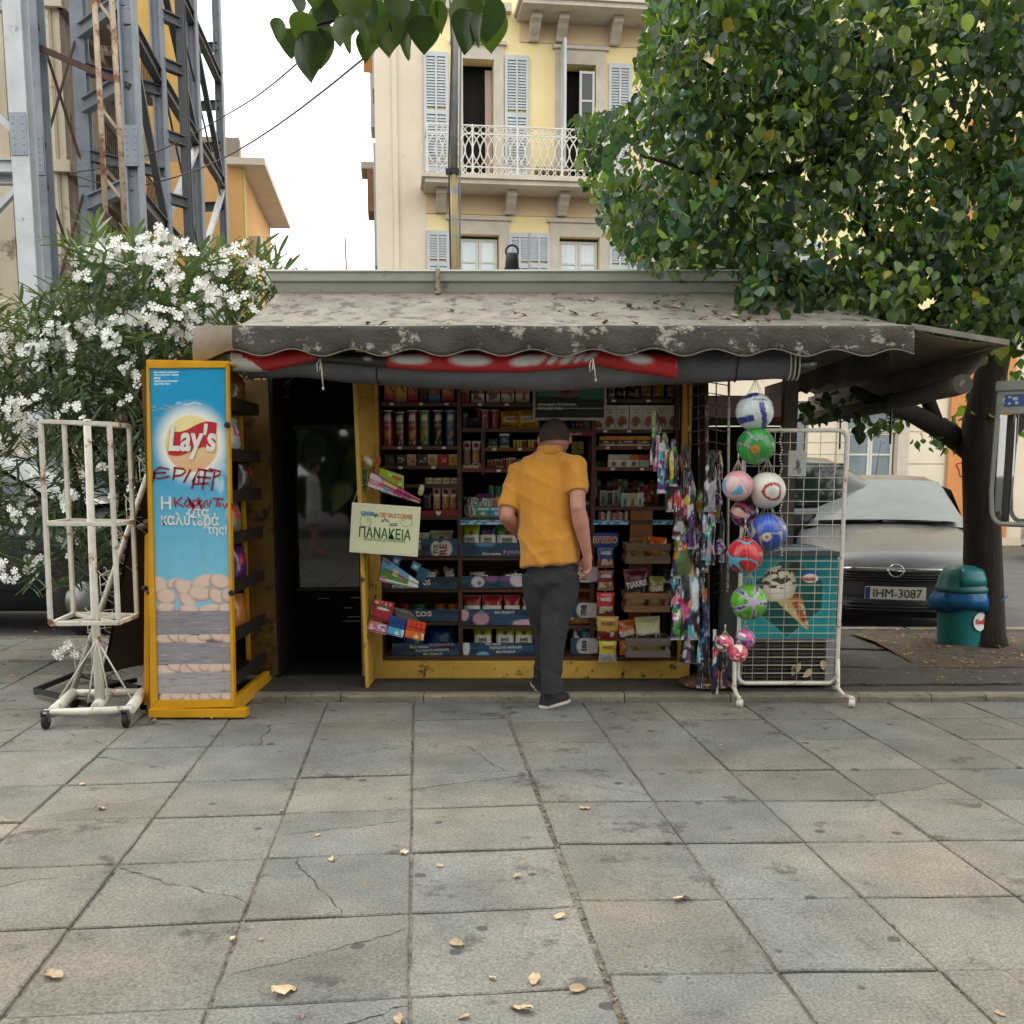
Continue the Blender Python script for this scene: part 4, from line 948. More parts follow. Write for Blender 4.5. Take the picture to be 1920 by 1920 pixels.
# --- red jars and yellow corn bags
for i, u in enumerate((899, 909, 929)):
    f = mott(rectp(solid('#8e1c22'), .3, .42, .0, .9, '#c25a50'), '#e0c0b4', .2, .8, .62, .74, 9, .5, i)
    tin('snack_jar', ('red lidded jar half hidden behind its neighbour', 'red lidded jar in front between its two neighbours', 'red lidded jar nearest the yellow corn bags')[i], 'jar', u, 9.2, 768-(3 if i == 0 else 0), SZ['B2'], f, Y=6.95 if i else 7.05, lid='#c9beb4')
PK = lambda s: mott(spot(solid('#d19a1e'), .55, .52, .42, .16, '#eadfc8', .2), '#a8761a', 0, 1, 0, .3, 6, .6, s)
bag('corn_bag', 'yellow corn snack bag with its lettering fully in view', 'bag', 938, 977, 773, 0, PK(1), z=SZ['B2'], texts=[('PICK', .55, .52, .58, .15, DRED, .05)], seed=2)
bag('corn_bag', 'yellow corn snack bag partly under the framed offer sign', 'bag', 972, 1012, 771, 0, PK(2), z=SZ['B2'], Y=6.91, texts=[('PICK', .5, .5, .55, .16, DRED, .14)], seed=4)
bag('corn_bag', 'taller plain yellow bag standing behind the two corn bags', 'bag', 946, 996, 766, 0, solid('#c08a1c'), z=SZ['B2'], Y=7.05, lean=0, seed=6)
# --- lighters, batteries and sticks behind the man
lt_i = 0
def lighter(u0, u1, vt, z, c, nm, shelf, Y=6.92):
    return carton('lighter', f'{nm} lighter on the {shelf}', 'lighter', u0, u1, vt, z, rectp(solid(c), 0, 1, .86, 1, '#b9b6ae'), Y=Y, d=.012, group='pocket lighters on the middle shelves')
for u0, u1, c, nm in [(962, 967, '#8aa030', 'olive green'), (969, 973, '#d8c030', 'yellow, shorter'), (974, 978, '#9ac038', 'lime green'), (979, 983, '#b02c34', 'small red'), (984, 988, '#7a2438', 'wine coloured'), (990, 995, '#d8a028', 'amber'), (996, 1001, '#e0ac30', 'bright amber'), (1002, 1006, '#5a2450', 'purple'), (1007, 1011, '#6a2a5c', 'dark violet')]:
    lighter(u0, u1, 825, SZ['B3'], c, nm, 'upper lighter shelf')
for u0, u1, c, nm, vt in [(914, 918, '#c83040', 'short red leftmost', 862), (920, 924, '#6a7a2c', 'short olive', 862), (926, 931, '#b02848', 'short crimson', 861), (932, 936, '#2c5a2c', 'short dark green', 861), (938, 942, '#d03038', 'short scarlet', 861), (944, 947, '#4a3a44', 'tall grey', 859), (949, 953, '#d04a3c', 'tall coral', 859), (954, 958, '#6ab038', 'tall bright green', 858), (959, 963, '#b82838', 'tall red', 858), (964, 967, '#7a6a70', 'tall pale grey', 858)]:
    lighter(u0, u1, vt, SZ['B4'], c, nm, 'lower lighter shelf')
carton('display_carton', 'low dark red tray holding the short lighters', 'carton', 911, 944, 873, SZ['B4'], mott(solid('#6a1c24'), '#c0a0a0', .6, 1, .2, .9, 4, .5, 3), Y=6.9, d=.015)
carton('battery_box', 'dark blue battery box with a pale base on the upper lighter shelf', 'box', 915, 933, 823, SZ['B3'], mott(bands((.2, '#b8b078'), (1, '#232c38')), '#7a8894', .1, .9, .35, .8, 9, .55, 3))
carton('battery_box', 'dark blue battery box with a white top on the upper lighter shelf', 'box', 937, 955, 813, SZ['B3'], mott(bands((.16, '#b8b078'), (.86, '#20264a'), (1, '#d8d4cc')), '#8088b0', .1, .9, .3, .75, 9, .55, 5))
for i, (u0, u1, c) in enumerate([(868, 876, '#3a2a22'), (877, 885, '#4a3a2a'), (887, 894, '#54301c'), (895, 903, '#2c1c18'), (904, 914, '#231a18')]):
    carton('chocolate_bar', f'{("first", "second", "third", "fourth", "fifth")[i]} dark chocolate bar from the left at the back of the gum counter', 'bar', u0, u1, 907-(i > 2)*1, SZ['B5'], mott(rectp(solid(c), .1, .9, .88, .97, '#a89c90'), '#b89a5a', .1, .9, .1, .6, 5, .62, i), Y=7.1, d=.02, h=.135, group='dark chocolate bars')
for i, (u, c) in enumerate(((921, '#2c6a4c'), (934, '#265a40'))):
    tin('gum_tub', ('pale green gum tub left of its darker twin', 'darker green gum tub by the man\'s sleeve')[i], 'tub', u, 6.3, 910+i*2, SZ['B5'], mott(solid(c), '#b8d0c4', .2, .8, .2, .7, 6, .6, i), Y=7.02, lid='#3f8a62')
for i, (u0, u1) in enumerate(((892, 906), (908, 922))):
    carton('gum_box', ('purple topped gum box, left of two', 'purple topped gum box, right of two')[i], 'box', u0, u1, 926, SZ['B5'], bands((.7, '#2a1c48'), (1, '#6a2068')), Y=7.0, d=.03)
for i, (u0, u1, c, c2, nm, vt) in enumerate([(873, 881, '#5a5a60', '#c8ccd0', 'grey', 934), (881, 893, '#e0dcd6', '#302a38', 'black and white', 933), (893, 902, '#3a5078', '#c8d0dc', 'slate blue', 934), (902, 911, '#dcdcd8', '#28304c', 'white and navy', 934), (911, 919, '#8a9a7a', '#e0e4dc', 'sage green', 934), (919, 926, '#c8d0c0', '#2c4030', 'white and green', 934), (926, 941, '#c8501c', '#f0c080', 'orange', 931)]):
    o = carton('gum_pack', f'{nm} upright gum pack in the row above the mint boxes', 'packet', u0, u1, vt, SZ['B5']+.028, mott(solid(c), c2, .1, .9, .1, .9, 6, .5, i), Y=6.95, d=.012); o.rotation_euler = (-.12, .1, 0)
for i, (u0, u1) in enumerate(((873, 881), (882, 893))):
    o = carton('gum_pack', ('grey leaning chewing gum stick at the counter\'s left end', 'black and white leaning chewing gum stick beside the green mint box')[i], 'packet', u0, u1, 948, SZ['B5'], mott(solid(('#77777c', '#e2dfd8')[i]), '#2a2430', .1, .9, .05, .95, 5, .5, i+7), Y=6.9, d=.012); o.rotation_euler = (-.1, -.14, 0)
for i, (u0, u1, c) in enumerate(((893, 917, '#4d9a78'), (918, 943, '#4a90c4'))):
    o = carton('mint_box', ('pale green mint box marked 45 on the counter', 'light blue mint box marked 45 by the man\'s elbow')[i], 'box', u0, u1, 950, SZ['B5'], rectp(bands((.7, c), (1, c)), .08, .95, .68, .86, '#cfe0e0'), Y=6.88, d=.03)
    l = letters('45', front((.0, -.0015, o.dimensions.z*.36 if False else .024)), WHT, None, w=.034, h=.026, bold=.05); l.parent = o
BLUEP = mott(mott(solid('#4f9cc0'), '#cfe2ea', 0, 1, .1, .9, 12, .55, 3), '#1f5a8c', 0, 1, 0, 1, 7, .62, 9)
for u0, u1, nm in ((863, 985, 'left of the man'), (1112, 1178, 'between the man and the brown board'), (1224, 1262, 'right of the brown board')):
    Y = 6.838; me = gridmesh('counter_strip', xat(u1, 979, Y)-xat(u0, 979, Y), zat(975, Y)-zat(984, Y), 60, 6, lambda X, Yy, k=(u1-u0)/10: BLUEP(X*k/8, Yy))
    xform(me, Matrix.Rotation(pi/2, 4, 'X')); o = link('counter_strip', me, PRT, kiosk); o.location = (xat((u0+u1)/2, 979, Y), Y, zat(984, Y))
# --- dark blue printed strips along the lower shelves
def strip(u0, u1, v0, v1, texts=(), blobs=(), Y=6.835):
    w, h = xat(u1, v1, Y)-xat(u0, v1, Y), zat(v0, Y)-zat(v1, Y)
    def f(X, Yy):
        c = lay(full(X, '#22435f'), C('#31546e'), npn(X, Yy, 9, u0)); c = lay(c, C('#1b2f45'), sst(.5, .8, npn(X, Yy, 4, v0)))
        for (bu, bv, ru, rv, col) in blobs: c = lay(c, C(col), sst(1.15, .85, np.hypot((u0+X*(u1-u0)-bu)/ru, (v1-Yy*(v1-v0)-bv)/rv)))
        return c
    me = gridmesh('shelf_strip', w, h, 70, 14, f, lambda X, Yy: .004*npn(X, Yy, 6, v1)); xform(me, Matrix.Rotation(pi/2, 4, 'X'))
    o = link('shelf_strip', me, PRT, kiosk); o.location = ((xat(u0, v1, Y)+xat(u1, v1, Y))/2, Y, zat(v1, Y))
    for st, u, v, wp, hp, m, an in texts:
        p = pt(u, v, Y-.006); l = letters(st, front((0, 0, 0)) @ Matrix.Rotation(an, 4, 'Z'), m, None, w=wp*Y/F, h=hp*Y/F, bold=.02)
        l.parent = o; l.location = p-V(o.location)
    return o
WP = MATS['white_print']; PNK = plain('pink_print', '#d39ab0', .5)
strip(790, 858, 1010, 1042, [('TOS', 817, 1030, 18, 9, NAV, pi/2), ('RE', 831, 1030, 20, 14, DRED, pi/2)], [(818, 1029, 10, 14, '#d8d4d0'), (835, 1029, 13, 15, '#d8d0cc')])
strip(712, 858, 1082, 1104, [('os', 800, 1092, 14, 11, WP, 0), ('mento', 757, 1099, 44, 8, WP, 0)], [(726, 1095, 5, 9, '#8a3a40')])
strip(730, 859, 1142, 1165, [('tos', 794, 1150, 32, 12, WP, .03)])
strip(735, 861, 1206, 1237, [('Νέα mentos', 786, 1212, 36, 7, WP, .02), ('Φράουλα', 828, 1209, 48, 7, PNK, .04), ('Λαχταριστή απόλαυση', 810, 1219, 64, 7, WP, .04), ('που διαρκεί!', 811, 1226, 36, 7, WP, .02)], [(770, 1234, 9, 5, '#c88a98')])
strip(863, 990, 1018, 1043, [('Νέα mentos', 922, 1038, 34, 6, WP, .03), ('Φράουλα', 966, 1035, 48, 9, PNK, .04)], [(910, 1021, 18, 4, '#5a90b0')])
strip(866, 992, 1080, 1103, [], [(896, 1091, 12, 10, '#c8d0d4'), (899, 1093, 4, 4, '#b84860'), (922, 1084, 12, 7, '#8a5a84'), (946, 1084, 9, 6, '#7a4a7c'), (972, 1087, 16, 13, '#d8c8d8')])
strip(866, 1000, 1142, 1172, [('που διαρκεί!', 946, 1148, 38, 7, WP, .02)], [(871, 1153, 8, 11, '#d8a8b4'), (902, 1160, 15, 12, '#c890a0'), (903, 1149, 3, 5, '#5aa0a8'), (985, 1168, 24, 6, '#c8a8bc')])
strip(868, 1001, 1205, 1231, [('Νέα mentos', 925, 1207, 30, 5, WP, 0), ('Λαχταριστή απόλαυση', 948, 1214, 62, 7, WP, .02), ('που διαρκεί!', 948, 1222, 36, 7, WP, .02)], [(874, 1215, 7, 14, '#c4d4d8'), (905, 1227, 12, 5, '#6ab0c4')])
for i, (v0, v1) in enumerate(((1062, 1092), (1130, 1158), (1196, 1226))):
    strip(1070, 1121, v0, v1, [(('me', 'me', 'tos')[i], 1094, (v0+v1)/2, 20, 11, NAV, pi/2)], [(1098, (v0+v1)/2, 17, 17, '#d0d0d4'), (1112, (v0+v1)/2, 14, 14, '#d4c8cc')])
# --- toast bags on the lower shelves
LIME, GRNT, NVY = '#a3b02c', '#4c8a2c', '#222a52'
def toast(top, s): return spot(mott(bands((.62, '#e4e0d4'), (1, top)), '#c8a878', .2, .8, .02, .24, 3, .35, s), .5, .70, .14, .075, '#7a1c24', .1)
BT = [('BAKE', .5, .5, .42, .10, BLK, 0), ('ROLLS', .5, .38, .46, .10, BLK, 0)]
for u0, u1, vt, vb, z, c, nm, s, tx in [(764, 806, 1000, 1030, 'A6', '#b0a898', 'crumpled pale toast bag half behind the cream sign', 1, BT[:1]), (806, 850, 996, 1030, 'A6', '#9a948c', 'grey toast bag on the left shelf above the red letters', 2, BT),
    (866, 900, 982, 1020, 'B6', LIME, 'lime topped toast bag on the upper toast shelf', 3, BT), (899, 931, 982, 1020, 'B6', NVY, 'navy topped crumpled toast bag on the upper toast shelf', 4, BT), (930, 972, 983, 1020, 'B6', GRNT, 'green topped toast bag by the man\'s forearm', 5, BT),
    (887, 923, 1170, 1210, 'B9', LIME, 'lime topped toast bag on the bottom shelf, left of three', 6, BT), (929, 965, 1170, 1210, 'B9', LIME, 'lime topped toast bag on the bottom shelf, middle of three', 7, BT), (965, 1000, 1170, 1210, 'B9', LIME, 'lime topped toast bag on the bottom shelf next to the trouser leg', 8, BT),
    (868, 902, 1117, 1150, 'B8', '#9c3a30', 'rust topped mini toast bag, first from the left', 9, 0), (903, 942, 1117, 1150, 'B8', '#a82830', 'red topped mini toast bag, second from the left', 10, 0), (944, 976, 1117, 1150, 'B8', '#a8303a', 'red topped mini toast bag, third from the left', 11, 0), (979, 1003, 1120, 1150, 'B8', '#7a4a2c', 'brown topped mini toast bag beside the trouser leg', 12, 0)]:
    if not tx: tx = [('mini', .5, .36, .6, .17, DRED, 0)]
    bag('toast_bag', nm, 'bag', u0, u1, vt, 0, toast(c, s), z=SZ[z], Y=6.94, texts=tx, seed=s, group='toast bags on the lower shelves')
for u0, u1, vt, vb, z, c, c2, st, nm in [(877, 925, 1066, 0, 'B7', '#3a2c28', '#d8d0c4', 'molto', 'dark croissant pack with white lettering above the egg picture'), (937, 990, 1062, 0, 'B7', '#26201e', '#8a8478', 'molto', 'black croissant pack beside the man\'s hip'),
        (776, 826, 1056, 0, 'A7', '#4a3a20', '#c8a030', 'molto', 'brown and yellow croissant pack on the seventh left shelf'), (828, 857, 1050, 0, 'A7', '#241e1c', '#b8b0a8', 'molto', 'black croissant pack on the seventh left shelf'), (1070, 1120, 1102, 1130, 'B8', '#9a6428', '#7a3418', 'ok', 'brown bread roll pack right of the man')]:
    bag('croissant_pack', nm, 'packet', u0, u1, vt, vb, mott(solid(c), c2, .05, .95, .2, .8, 5, .68, u0), z=SZ[z], Y=6.92, lean=.5, T=.03, texts=[(st, .5, .5, .6, .34, WP, .1)] if st != 'ok' else (), seed=u0 % 11)
bag('candy_bag', 'heap of blue and black wrapped sweets right of the trousers', 'bag', 1072, 1122, 1166, 0, mott(mott(solid('#15181c'), '#3f8ab0', 0, 1, 0, 1, 6, .55, 4), '#c8d4d8', 0, 1, 0, 1, 8, .72, 8), z=SZ['B9'], Y=6.95, T=.03, seed=5)
for u, c, nm, r in ((756, '#8a2028', 'dark red', 12), (784, '#2f6a34', 'green', 15), (825, '#c46a1c', 'orange', 10.5), (849, '#cc7420', 'light orange', 10.5)):
    tin('dip_tin', f'short {nm} dip tin on the eighth left shelf', 'tin', u, r, 1133, SZ['A8'], spot(solid(c), .5, .45, .25, .25, '#e0d8cc'), Y=6.95, lid=c)
bag('wipes_pack', 'large glossy blue pack lying on the bottom left shelf', 'packet', 798, 857, 1167, 0, mott(solid('#1f4a8c'), '#3f78b8', .1, .9, .1, .9, 3, .6, 4), z=SZ['A9'], Y=6.98, lean=.3, T=.05, seed=8)
bag('wipes_pack', 'small blue pack behind the toys on the bottom left shelf', 'packet', 745, 792, 1178, 0, mott(solid('#1c4482'), '#8098b8', .3, .5, .1, .5, 3, .5, 4), z=SZ['A9'], Y=6.98, lean=.3, T=.04, seed=9)
# --- right-hand shelves
for i, u0 in enumerate((1109, 1132, 1156, 1181, 1206, 1230, 1253)):
    w = (23, 23, 23, 24, 23.5, 22.5, 22)[i]; th = ('#b5683a', '#a85a34', '#a86834', '#9a7838', '#a86468', '#a85834', '#8a4a34')[i]
    f = mott(spot(rectp(rectp(spot(solid('#ddd8d0'), .5, .32, .4, .24, th, .1), .2, .8, .8, .86, '#b8a898'), .35, .65, .68, .74, '#c07a6a'), .72, .14, .2, .1, '#e8dcc0', .2), '#7a4224', .2, .8, .12, .45, 7, .6, i)
    o = carton('cereal_box', ('low white cereal box behind the framed sign', 'white cereal box touching the framed sign', 'white cereal box with orange brown picture, third from the sign', 'white cereal box with olive picture, middle of the right shelf', 'white cereal box with pinkish picture', 'white cereal box with chestnut picture', 'white cereal box with dark brown picture nearest the corner post')[i], 'box', u0, u0+w, 760 if i else 778, SZ['C2'], f, d=.1, group='white cereal boxes on the right shelf')
for u0, u1, c, c2, nm in ((1140, 1153, '#b8b4bc', '#30304a', 'white and blue'), (1155, 1174, '#181414', '#c87a30', 'black'), (1176, 1200, '#1c1614', '#b06a30', 'dark brown'), (1202, 1222, '#a8801c', '#70500c', 'yellow'), (1224, 1246, '#b08c20', '#80600c', 'mustard'), (1250, 1272, '#6a4030', '#a07050', 'chestnut')):
    bag('coffee_pack', f'{nm} coffee pack on the top right shelf', 'packet', u0, u1, 722, 0, mott(solid(c), c2, .1, .9, .1, .9, 4, .55, u0), z=SZ['C1'], seed=u0 % 9, T=.015)
for i, (u0, u1) in enumerate(((1124, 1156), (1157, 1190), (1191, 1220))):
    f = mott(bands((.2, '#d8d0c0'), (.62, '#5a2c18'), (1, '#d08a28')), '#e8dcc8', .1, .9, .3, .5, 6, .6, i)
    carton('wafer_pack', f'{("left", "middle", "right")[i]} orange and brown wafer pack of three', 'packet', u0, u1, 818, SZ['C3'], f, d=.05, group='orange wafer packs')
for i, (u0, u1, c, nm) in enumerate(((1140, 1160, '#c8b8a8', 'white and cherry'), (1160, 1179, '#b0b4a0', 'white and green'), (1179, 1198, '#c86a30', 'orange'), (1199, 1217, '#a82c34', 'red'))):
    o = carton('sweet_box', f'{nm} sweet box leaning back on the fourth right shelf', 'box', u0, u1, 852, SZ['C4'], mott(bands((.55, '#dcd8cc' if i < 3 else '#c8c0b8'), (.8, c), (1, c)), '#7a3024', .3, .7, .1, .45, 4, .5, i), d=.03); o.rotation_euler = (-.2, .06, 0)
for u0, u1, vt, z, c, nm, Y in ((1125, 1137, 920, 'C5', '#8a9a70', 'green card', 7.0), (1138, 1150, 921, 'C5', '#3a4858', 'dark blue card', 7.0), (1150, 1162, 919, 'C5', '#7a9490', 'teal card', 7.0), (1165, 1179, 925, 'C5b', '#7aa4a4', 'pale teal framed card', 6.9), (1180, 1193, 925, 'C5b', '#b09a50', 'gold framed card', 6.9), (1194, 1207, 924, 'C5b', '#c0c4d0', 'silver framed card', 6.9)):
    carton('picture_card', f'{nm} on the right counter', 'card', u0, u1, vt, SZ[z]+(.0 if z == 'C5' else .075), rectp(rectp(solid('#c8c4b4'), .12, .88, .1, .9, c), .35, .65, .2, .6, '#4a5a60'), Y=Y, d=.006)
for i in range(10):
    u = 1122+i*5.6; c = ('#a83040', '#c8b8a0', '#8a4a58', '#d0c8b8', '#5a6070', '#b89060', '#c04a50', '#a0a4a8', '#804838', '#c8bca8')[i]
    carton('sweet_tray', f'small {("red", "cream", "mauve", "ivory", "slate", "tan", "rose", "silver", "russet", "sand")[i]} sweet packet on the right counter', 'packet', u, u+5, 958+(i % 3)*2, SZ['C5b'], mott(solid(c), '#5a3a34', .1, .9, .3, .7, 5, .55, i), Y=6.88, d=.03)
for i, (u0, u1, c, nm) in enumerate(((1196, 1212, '#7a1c20', 'deep red'), (1212, 1228, '#8c2426', 'red'), (1209, 1222, '#b08058', 'copper'), (1224, 1236, '#c09068', 'pale copper'))):
    bag('sweet_bag', f'{nm} sweet bag heaped on the right counter', 'bag', u0, u1, 912 if i < 2 else 928, 0, mott(solid(c), '#d8a070', .1, .9, .1, .9, 5, .65, i), z=SZ['C5b']+(.1 if i < 2 else .07), Y=6.95+.05*i, seed=i+20)
for i, (u, c) in enumerate(((1072, '#2c4a6a'), (1080, '#a03030'), (1087, '#b84a2c'), (1094, '#6a9a30'), (1100, '#c0bcb4'))):
    carton('small_box', f'tiny {("blue", "dark red", "rust", "green", "white")[i]} box in the row right of the man\'s head', 'box', u, u+5.5, 789, SZ['B2'], mott(solid(c), '#e8d8b8', .2, .8, .4, .6, 4, .5, i), Y=6.95, d=.04)
vp = carton('price_strip', 'dark red printed strip hanging right of the man\'s ear', 'sign', 1066, 1118, 808, zat(817, 6.84), solid('#6a1426'), Y=6.835, d=.004)
letters('PUFFS', front(pt(1080, 814, 6.832)), WP, None, w=22*6.8/F, h=4*6.8/F).parent = vp; vp.children[0].location = -V(vp.location)
carton('calendar', 'olive yellow notice hanging in the dark window behind the man', 'notice', 1072, 1094, 828, zat(852, 7.0), mott(solid('#8a7c34'), '#3a3420', .3, .7, .2, .9, 6, .5, 3), Y=7.0, d=.004)
for i, (u0, u1, v0, v1) in enumerate(((1104, 1118, 830, 862), (1110, 1120, 866, 934))):
    carton('receipt_roll', ('short strip of grey scratch cards behind the man\'s shoulder', 'long strip of grey scratch cards hanging behind the man\'s arm')[i], 'strip', u0, u1, v0, zat(v1, 7.0), mott(solid('#5c564e'), '#8a8478', 0, 1, 0, 1, 14, .5, i), Y=7.0, d=.004)
CNM = [('ivory', '#cfc6b0'), ('plum', '#5a2840'), ('mint', '#7ab09a'), ('mustard', '#b08a30'), ('navy', '#26345c'), ('coral', '#c0604c'), ('grey', '#85868a'), ('chocolate', '#4a2c1e'), ('lime', '#8aa038'), ('teal', '#2c6a70'), ('scarlet', '#a8282c'), ('sand', '#b89c70'), ('lavender', '#8a7a9c'), ('white', '#d8d4cc')]
rb_ = random.Random(6)
for zk, ua, ub, n_, hh, Y_, wh in (('C5', 1119, 1260, 14, .17, 7.12, 'back row of the right counter'), ('C4', 1120, 1258, 11, .05, 7.1, 'back of the fourth right shelf'), ('C3', 1222, 1262, 4, .045, 6.95, 'right end of the third right shelf'), ('B4', 968, 1050, 8, .06, 6.98, 'lower lighter shelf behind the man'), ('B5', 1062, 1107, 5, .1, 6.95, 'counter beside the man\'s right arm'), ('B5', 944, 1060, 10, .16, 7.0, 'counter hidden partly by the man'), ('A3', 716, 857, 9, .05, 7.1, 'back of the third left shelf'), ('B2', 868, 897, 3, .1, 7.0, 'shelf left of the red jars')):
    for i in range(n_):
        nm_, cc = CNM[(i*3+len(wh)) % 14]; c2_ = CNM[(i*5+2) % 14][1]; wd = (ub-ua)/n_; u = ua+wd*i
        carton('small_packet', f'{nm_} packet, {nth(i)} from the left at the {wh}', 'packet', u+.5, u+wd-.8, 800, SZ[zk], mott(rectp(solid(cc), 0, 1, .72, .9, c2_), '#2a2220', .1, .9, .15, .6, 4+i % 3, .58, i+n_), Y=Y_+rb_.uniform(0, .03), d=.03, h=hh*rb_.uniform(.75, 1.15))
for zk, us in (('A1', (735, 790, 838)), ('A2', (749, 786, 832)), ('A3', (750, 812)), ('B1', (900, 950)), ('B3', (927, 975)), ('B4', (935, 965)), ('C1', (1150, 1215)), ('C2', (1135, 1180, 1225)), ('C3', (1140, 1200)), ('C4', (1150, 1205))):
    for u in us: x = xat(u, 800, SF); MB().box(x-.013, x+.013, SF-.003, SF-.001, SZ[zk]-.02, SZ[zk]-.005).build('price_tag', MATS['white_print'], kiosk)
# --- framed offer sign
sg = thing('framed_sign', 'dark framed offer poster with white Greek lettering above the man', 'sign', (xat(1067, 760, 6.72), 6.72, zat(788, 6.72)))
x0, x1, z0, z1 = xat(999, 760, 6.72), xat(1137, 760, 6.72), zat(788, 6.72), zat(715, 6.72)
def off(X, Y):
    c = full(X, '#231f20'); c = lay(c, C('#2f6b60'), ((Y > .55) & (X > .02) & ((X > .0) & ((Y > .62) | (X > .66))))*1.0); c = lay(c, C('#7a4a3c'), sst(1.2, .8, np.hypot((X-.45)/.18, (Y-.85)/.25))); c = lay(c, C('#241a1c'), sst(1.2, .7, np.hypot((X-.44)/.10, (Y-.9)/.2)))
    return lay(c, C('#b8b4ac'), ((np.abs(Y-.28) < .008) | ((np.abs(Y-.34) < .006) & (X < .45)))*1.0)
me = gridmesh('print', x1-x0-.03, z1-z0-.03, 60, 44, off); xform(me, front(((x0+x1)/2, 6.716, z0+.015))); pr = link('print', me, PRT, sg)
t = .016; MB().box(x0, x1, 6.705, 6.73, z0, z0+t).box(x0, x0+t, 6.705, 6.73, z0+t, z1).box(x1-t, x1, 6.705, 6.73, z0+t, z1).build('frame', mat('silver_frame', '#b9b6a8', '#9d9a8d', sc=12, rough=.4, metal=.5), sg, bevel=.003)
letters('ΜΟΝΑΔΙΚΗ ΠΡΟΣΦΟΡΑ,', front(pt(1045, 759, 6.713)), WP, sg, w=72*6.7/F, h=5.5*6.7/F, bold=.02); letters('ΠΡΟΛΑΒΕ ΤΗΝ!', front(pt(1031, 766, 6.713)), WP, sg, w=45*6.7/F, h=5.5*6.7/F, bold=.02)
# --- hanging sweets stand
st = thing('sweets_stand', 'blue topped hanging card stand of gummy sweet bags beside the crates', 'stand', (xat(1135, 1000, 6.74), 6.74, zat(1245, 6.74)))
hd = MB(); a = [pt(u, v, 6.725) for u, v in ((1113, 1003), (1117, 999), (1155, 999), (1160, 1003), (1160, 1020), (1155, 1026), (1117, 1026), (1112, 1020))]; hd.prism(a, (0, .006, 0)); hdo = hd.build('header_card', plain('blue_card', '#233f86', .4), st)
HR = plain('sweet_red_print', '#b5202a', .5)
letters('HARIBO', front(pt(1135, 1012, 6.7225)), WP, hdo, w=45*6.72/F, h=13.5*6.72/F, bold=.09); letters('HARIBO', front(pt(1135, 1012, 6.7205)), HR, hdo, w=42*6.72/F, h=11*6.72/F, bold=.02)
MB().box(xat(1133, 1100, 6.76), xat(1137, 1100, 6.76), 6.757, 6.763, zat(1240, 6.76), zat(1000, 6.76)).build('rod', STEEL, st)
for i, (u0, u1, v0, v1, c, c2, nm) in enumerate(((1119, 1152, 1027, 1065, '#27468c', '#8a4a34', 'blue'), (1120, 1151, 1070, 1108, '#7a1f2c', '#a07050', 'dark red and brown'), (1118, 1153, 1112, 1156, '#c22a30', '#6a2c20', 'bright red'), (1118, 1161, 1157, 1202, '#c8a24a', '#7a2c28', 'gold'), (1122, 1157, 1203, 1242, '#d2c23a', '#b8b4b0', 'yellow'))):
    bag('gummy_bag', f'{nm} gummy sweets bag hanging on the card stand', 'bag', u0, u1, v0, v1, mott(bands((.42, c2), (.5, c), (1, c)), '#d8c8b0', .1, .9, .1, .42, 6, .6, i), Y=6.70-.006*i, T=.02, lean=0, texts=[('HARIBO', .52, .72, .6, .16, WP if i < 3 else DRED, 0)], seed=i+30, group='gummy bags on the hanging stand')
# --- small wooden crates of crisps on the brown board
CRW = [mat(f'crate_wood_{k}', a, b, sc=5, rough=.85, stretch=(.3, 4, 6), bump=.3) for k, (a, b) in enumerate((('#8a7460', '#6e5a48'), ('#a07a58', '#836044'), ('#8c8178', '#6f655d')))]
def crate(u0, u1, vtt, vtb, vbt, vbb, w, nm):
    Y = 6.60; x0, x1 = xat(u0, vtt, Y), xat(u1, vtt, Y); zt1, zt0, zb1, zb0 = zat(vtt, Y), zat(vtb, Y), zat(vbt, Y), zat(vbb, Y); D = .235
    c = thing('wooden_crate', nm, 'crate', ((x0+x1)/2, Y+D/2, zb0), 'small crates of crisps on the brown board'); t = .008
    for z0, z1 in ((zt0, zt1), (zb0, zb1)):
        MB().box(x0, x1, Y, Y+t, z0, z1).build('slat', CRW[w], c, bevel=.0015); MB().box(x0, x1, Y+D-t, Y+D, z0, z1).build('slat', CRW[w], c, bevel=.0015)
        for xx in (x0, x1-t): MB().box(xx, xx+t, Y+t+.001, Y+D-t-.001, z0, z1).build('slat', CRW[w], c, bevel=.0015)
    for xx in (x0+t+.001, x1-t-.026):
        for yy in (Y+t+.001, Y+D-t-.026): MB().box(xx, xx+.025, yy, yy+.025, zb0+.002, zt1-.004).build('corner_block', CRW[w], c)
    MB().box(x0+t, x1-t, Y+t, Y+D-t, zb0+.001, zb0+.006).build('base', CRW[w], c)
    nl = MB()
    for xx in (x0+.012, x1-.012):
        for zz in (zt0*.3+zt1*.7, zt0*.7+zt1*.3, zb0*.3+zb1*.7, zb0*.7+zb1*.3): nl.box(xx-.002, xx+.002, Y-.001, Y-.0002, zz-.002, zz+.002)
    tag(nl.build('nail', BLACK, c), kind='stuff'); return x0, x1, Y, zb0+.008
k1 = crate(1174, 1258, 1020, 1033, 1043, 1057, 0, 'topmost small wooden crate on the brown board')
k2 = crate(1172, 1257, 1112, 1124, 1136, 1148, 1, 'middle small wooden crate on the brown board holding the purple crisps')
k3 = crate(1174, 1258, 1197, 1211, 1220, 1233, 2, 'bottom greyish wooden crate on the brown board')
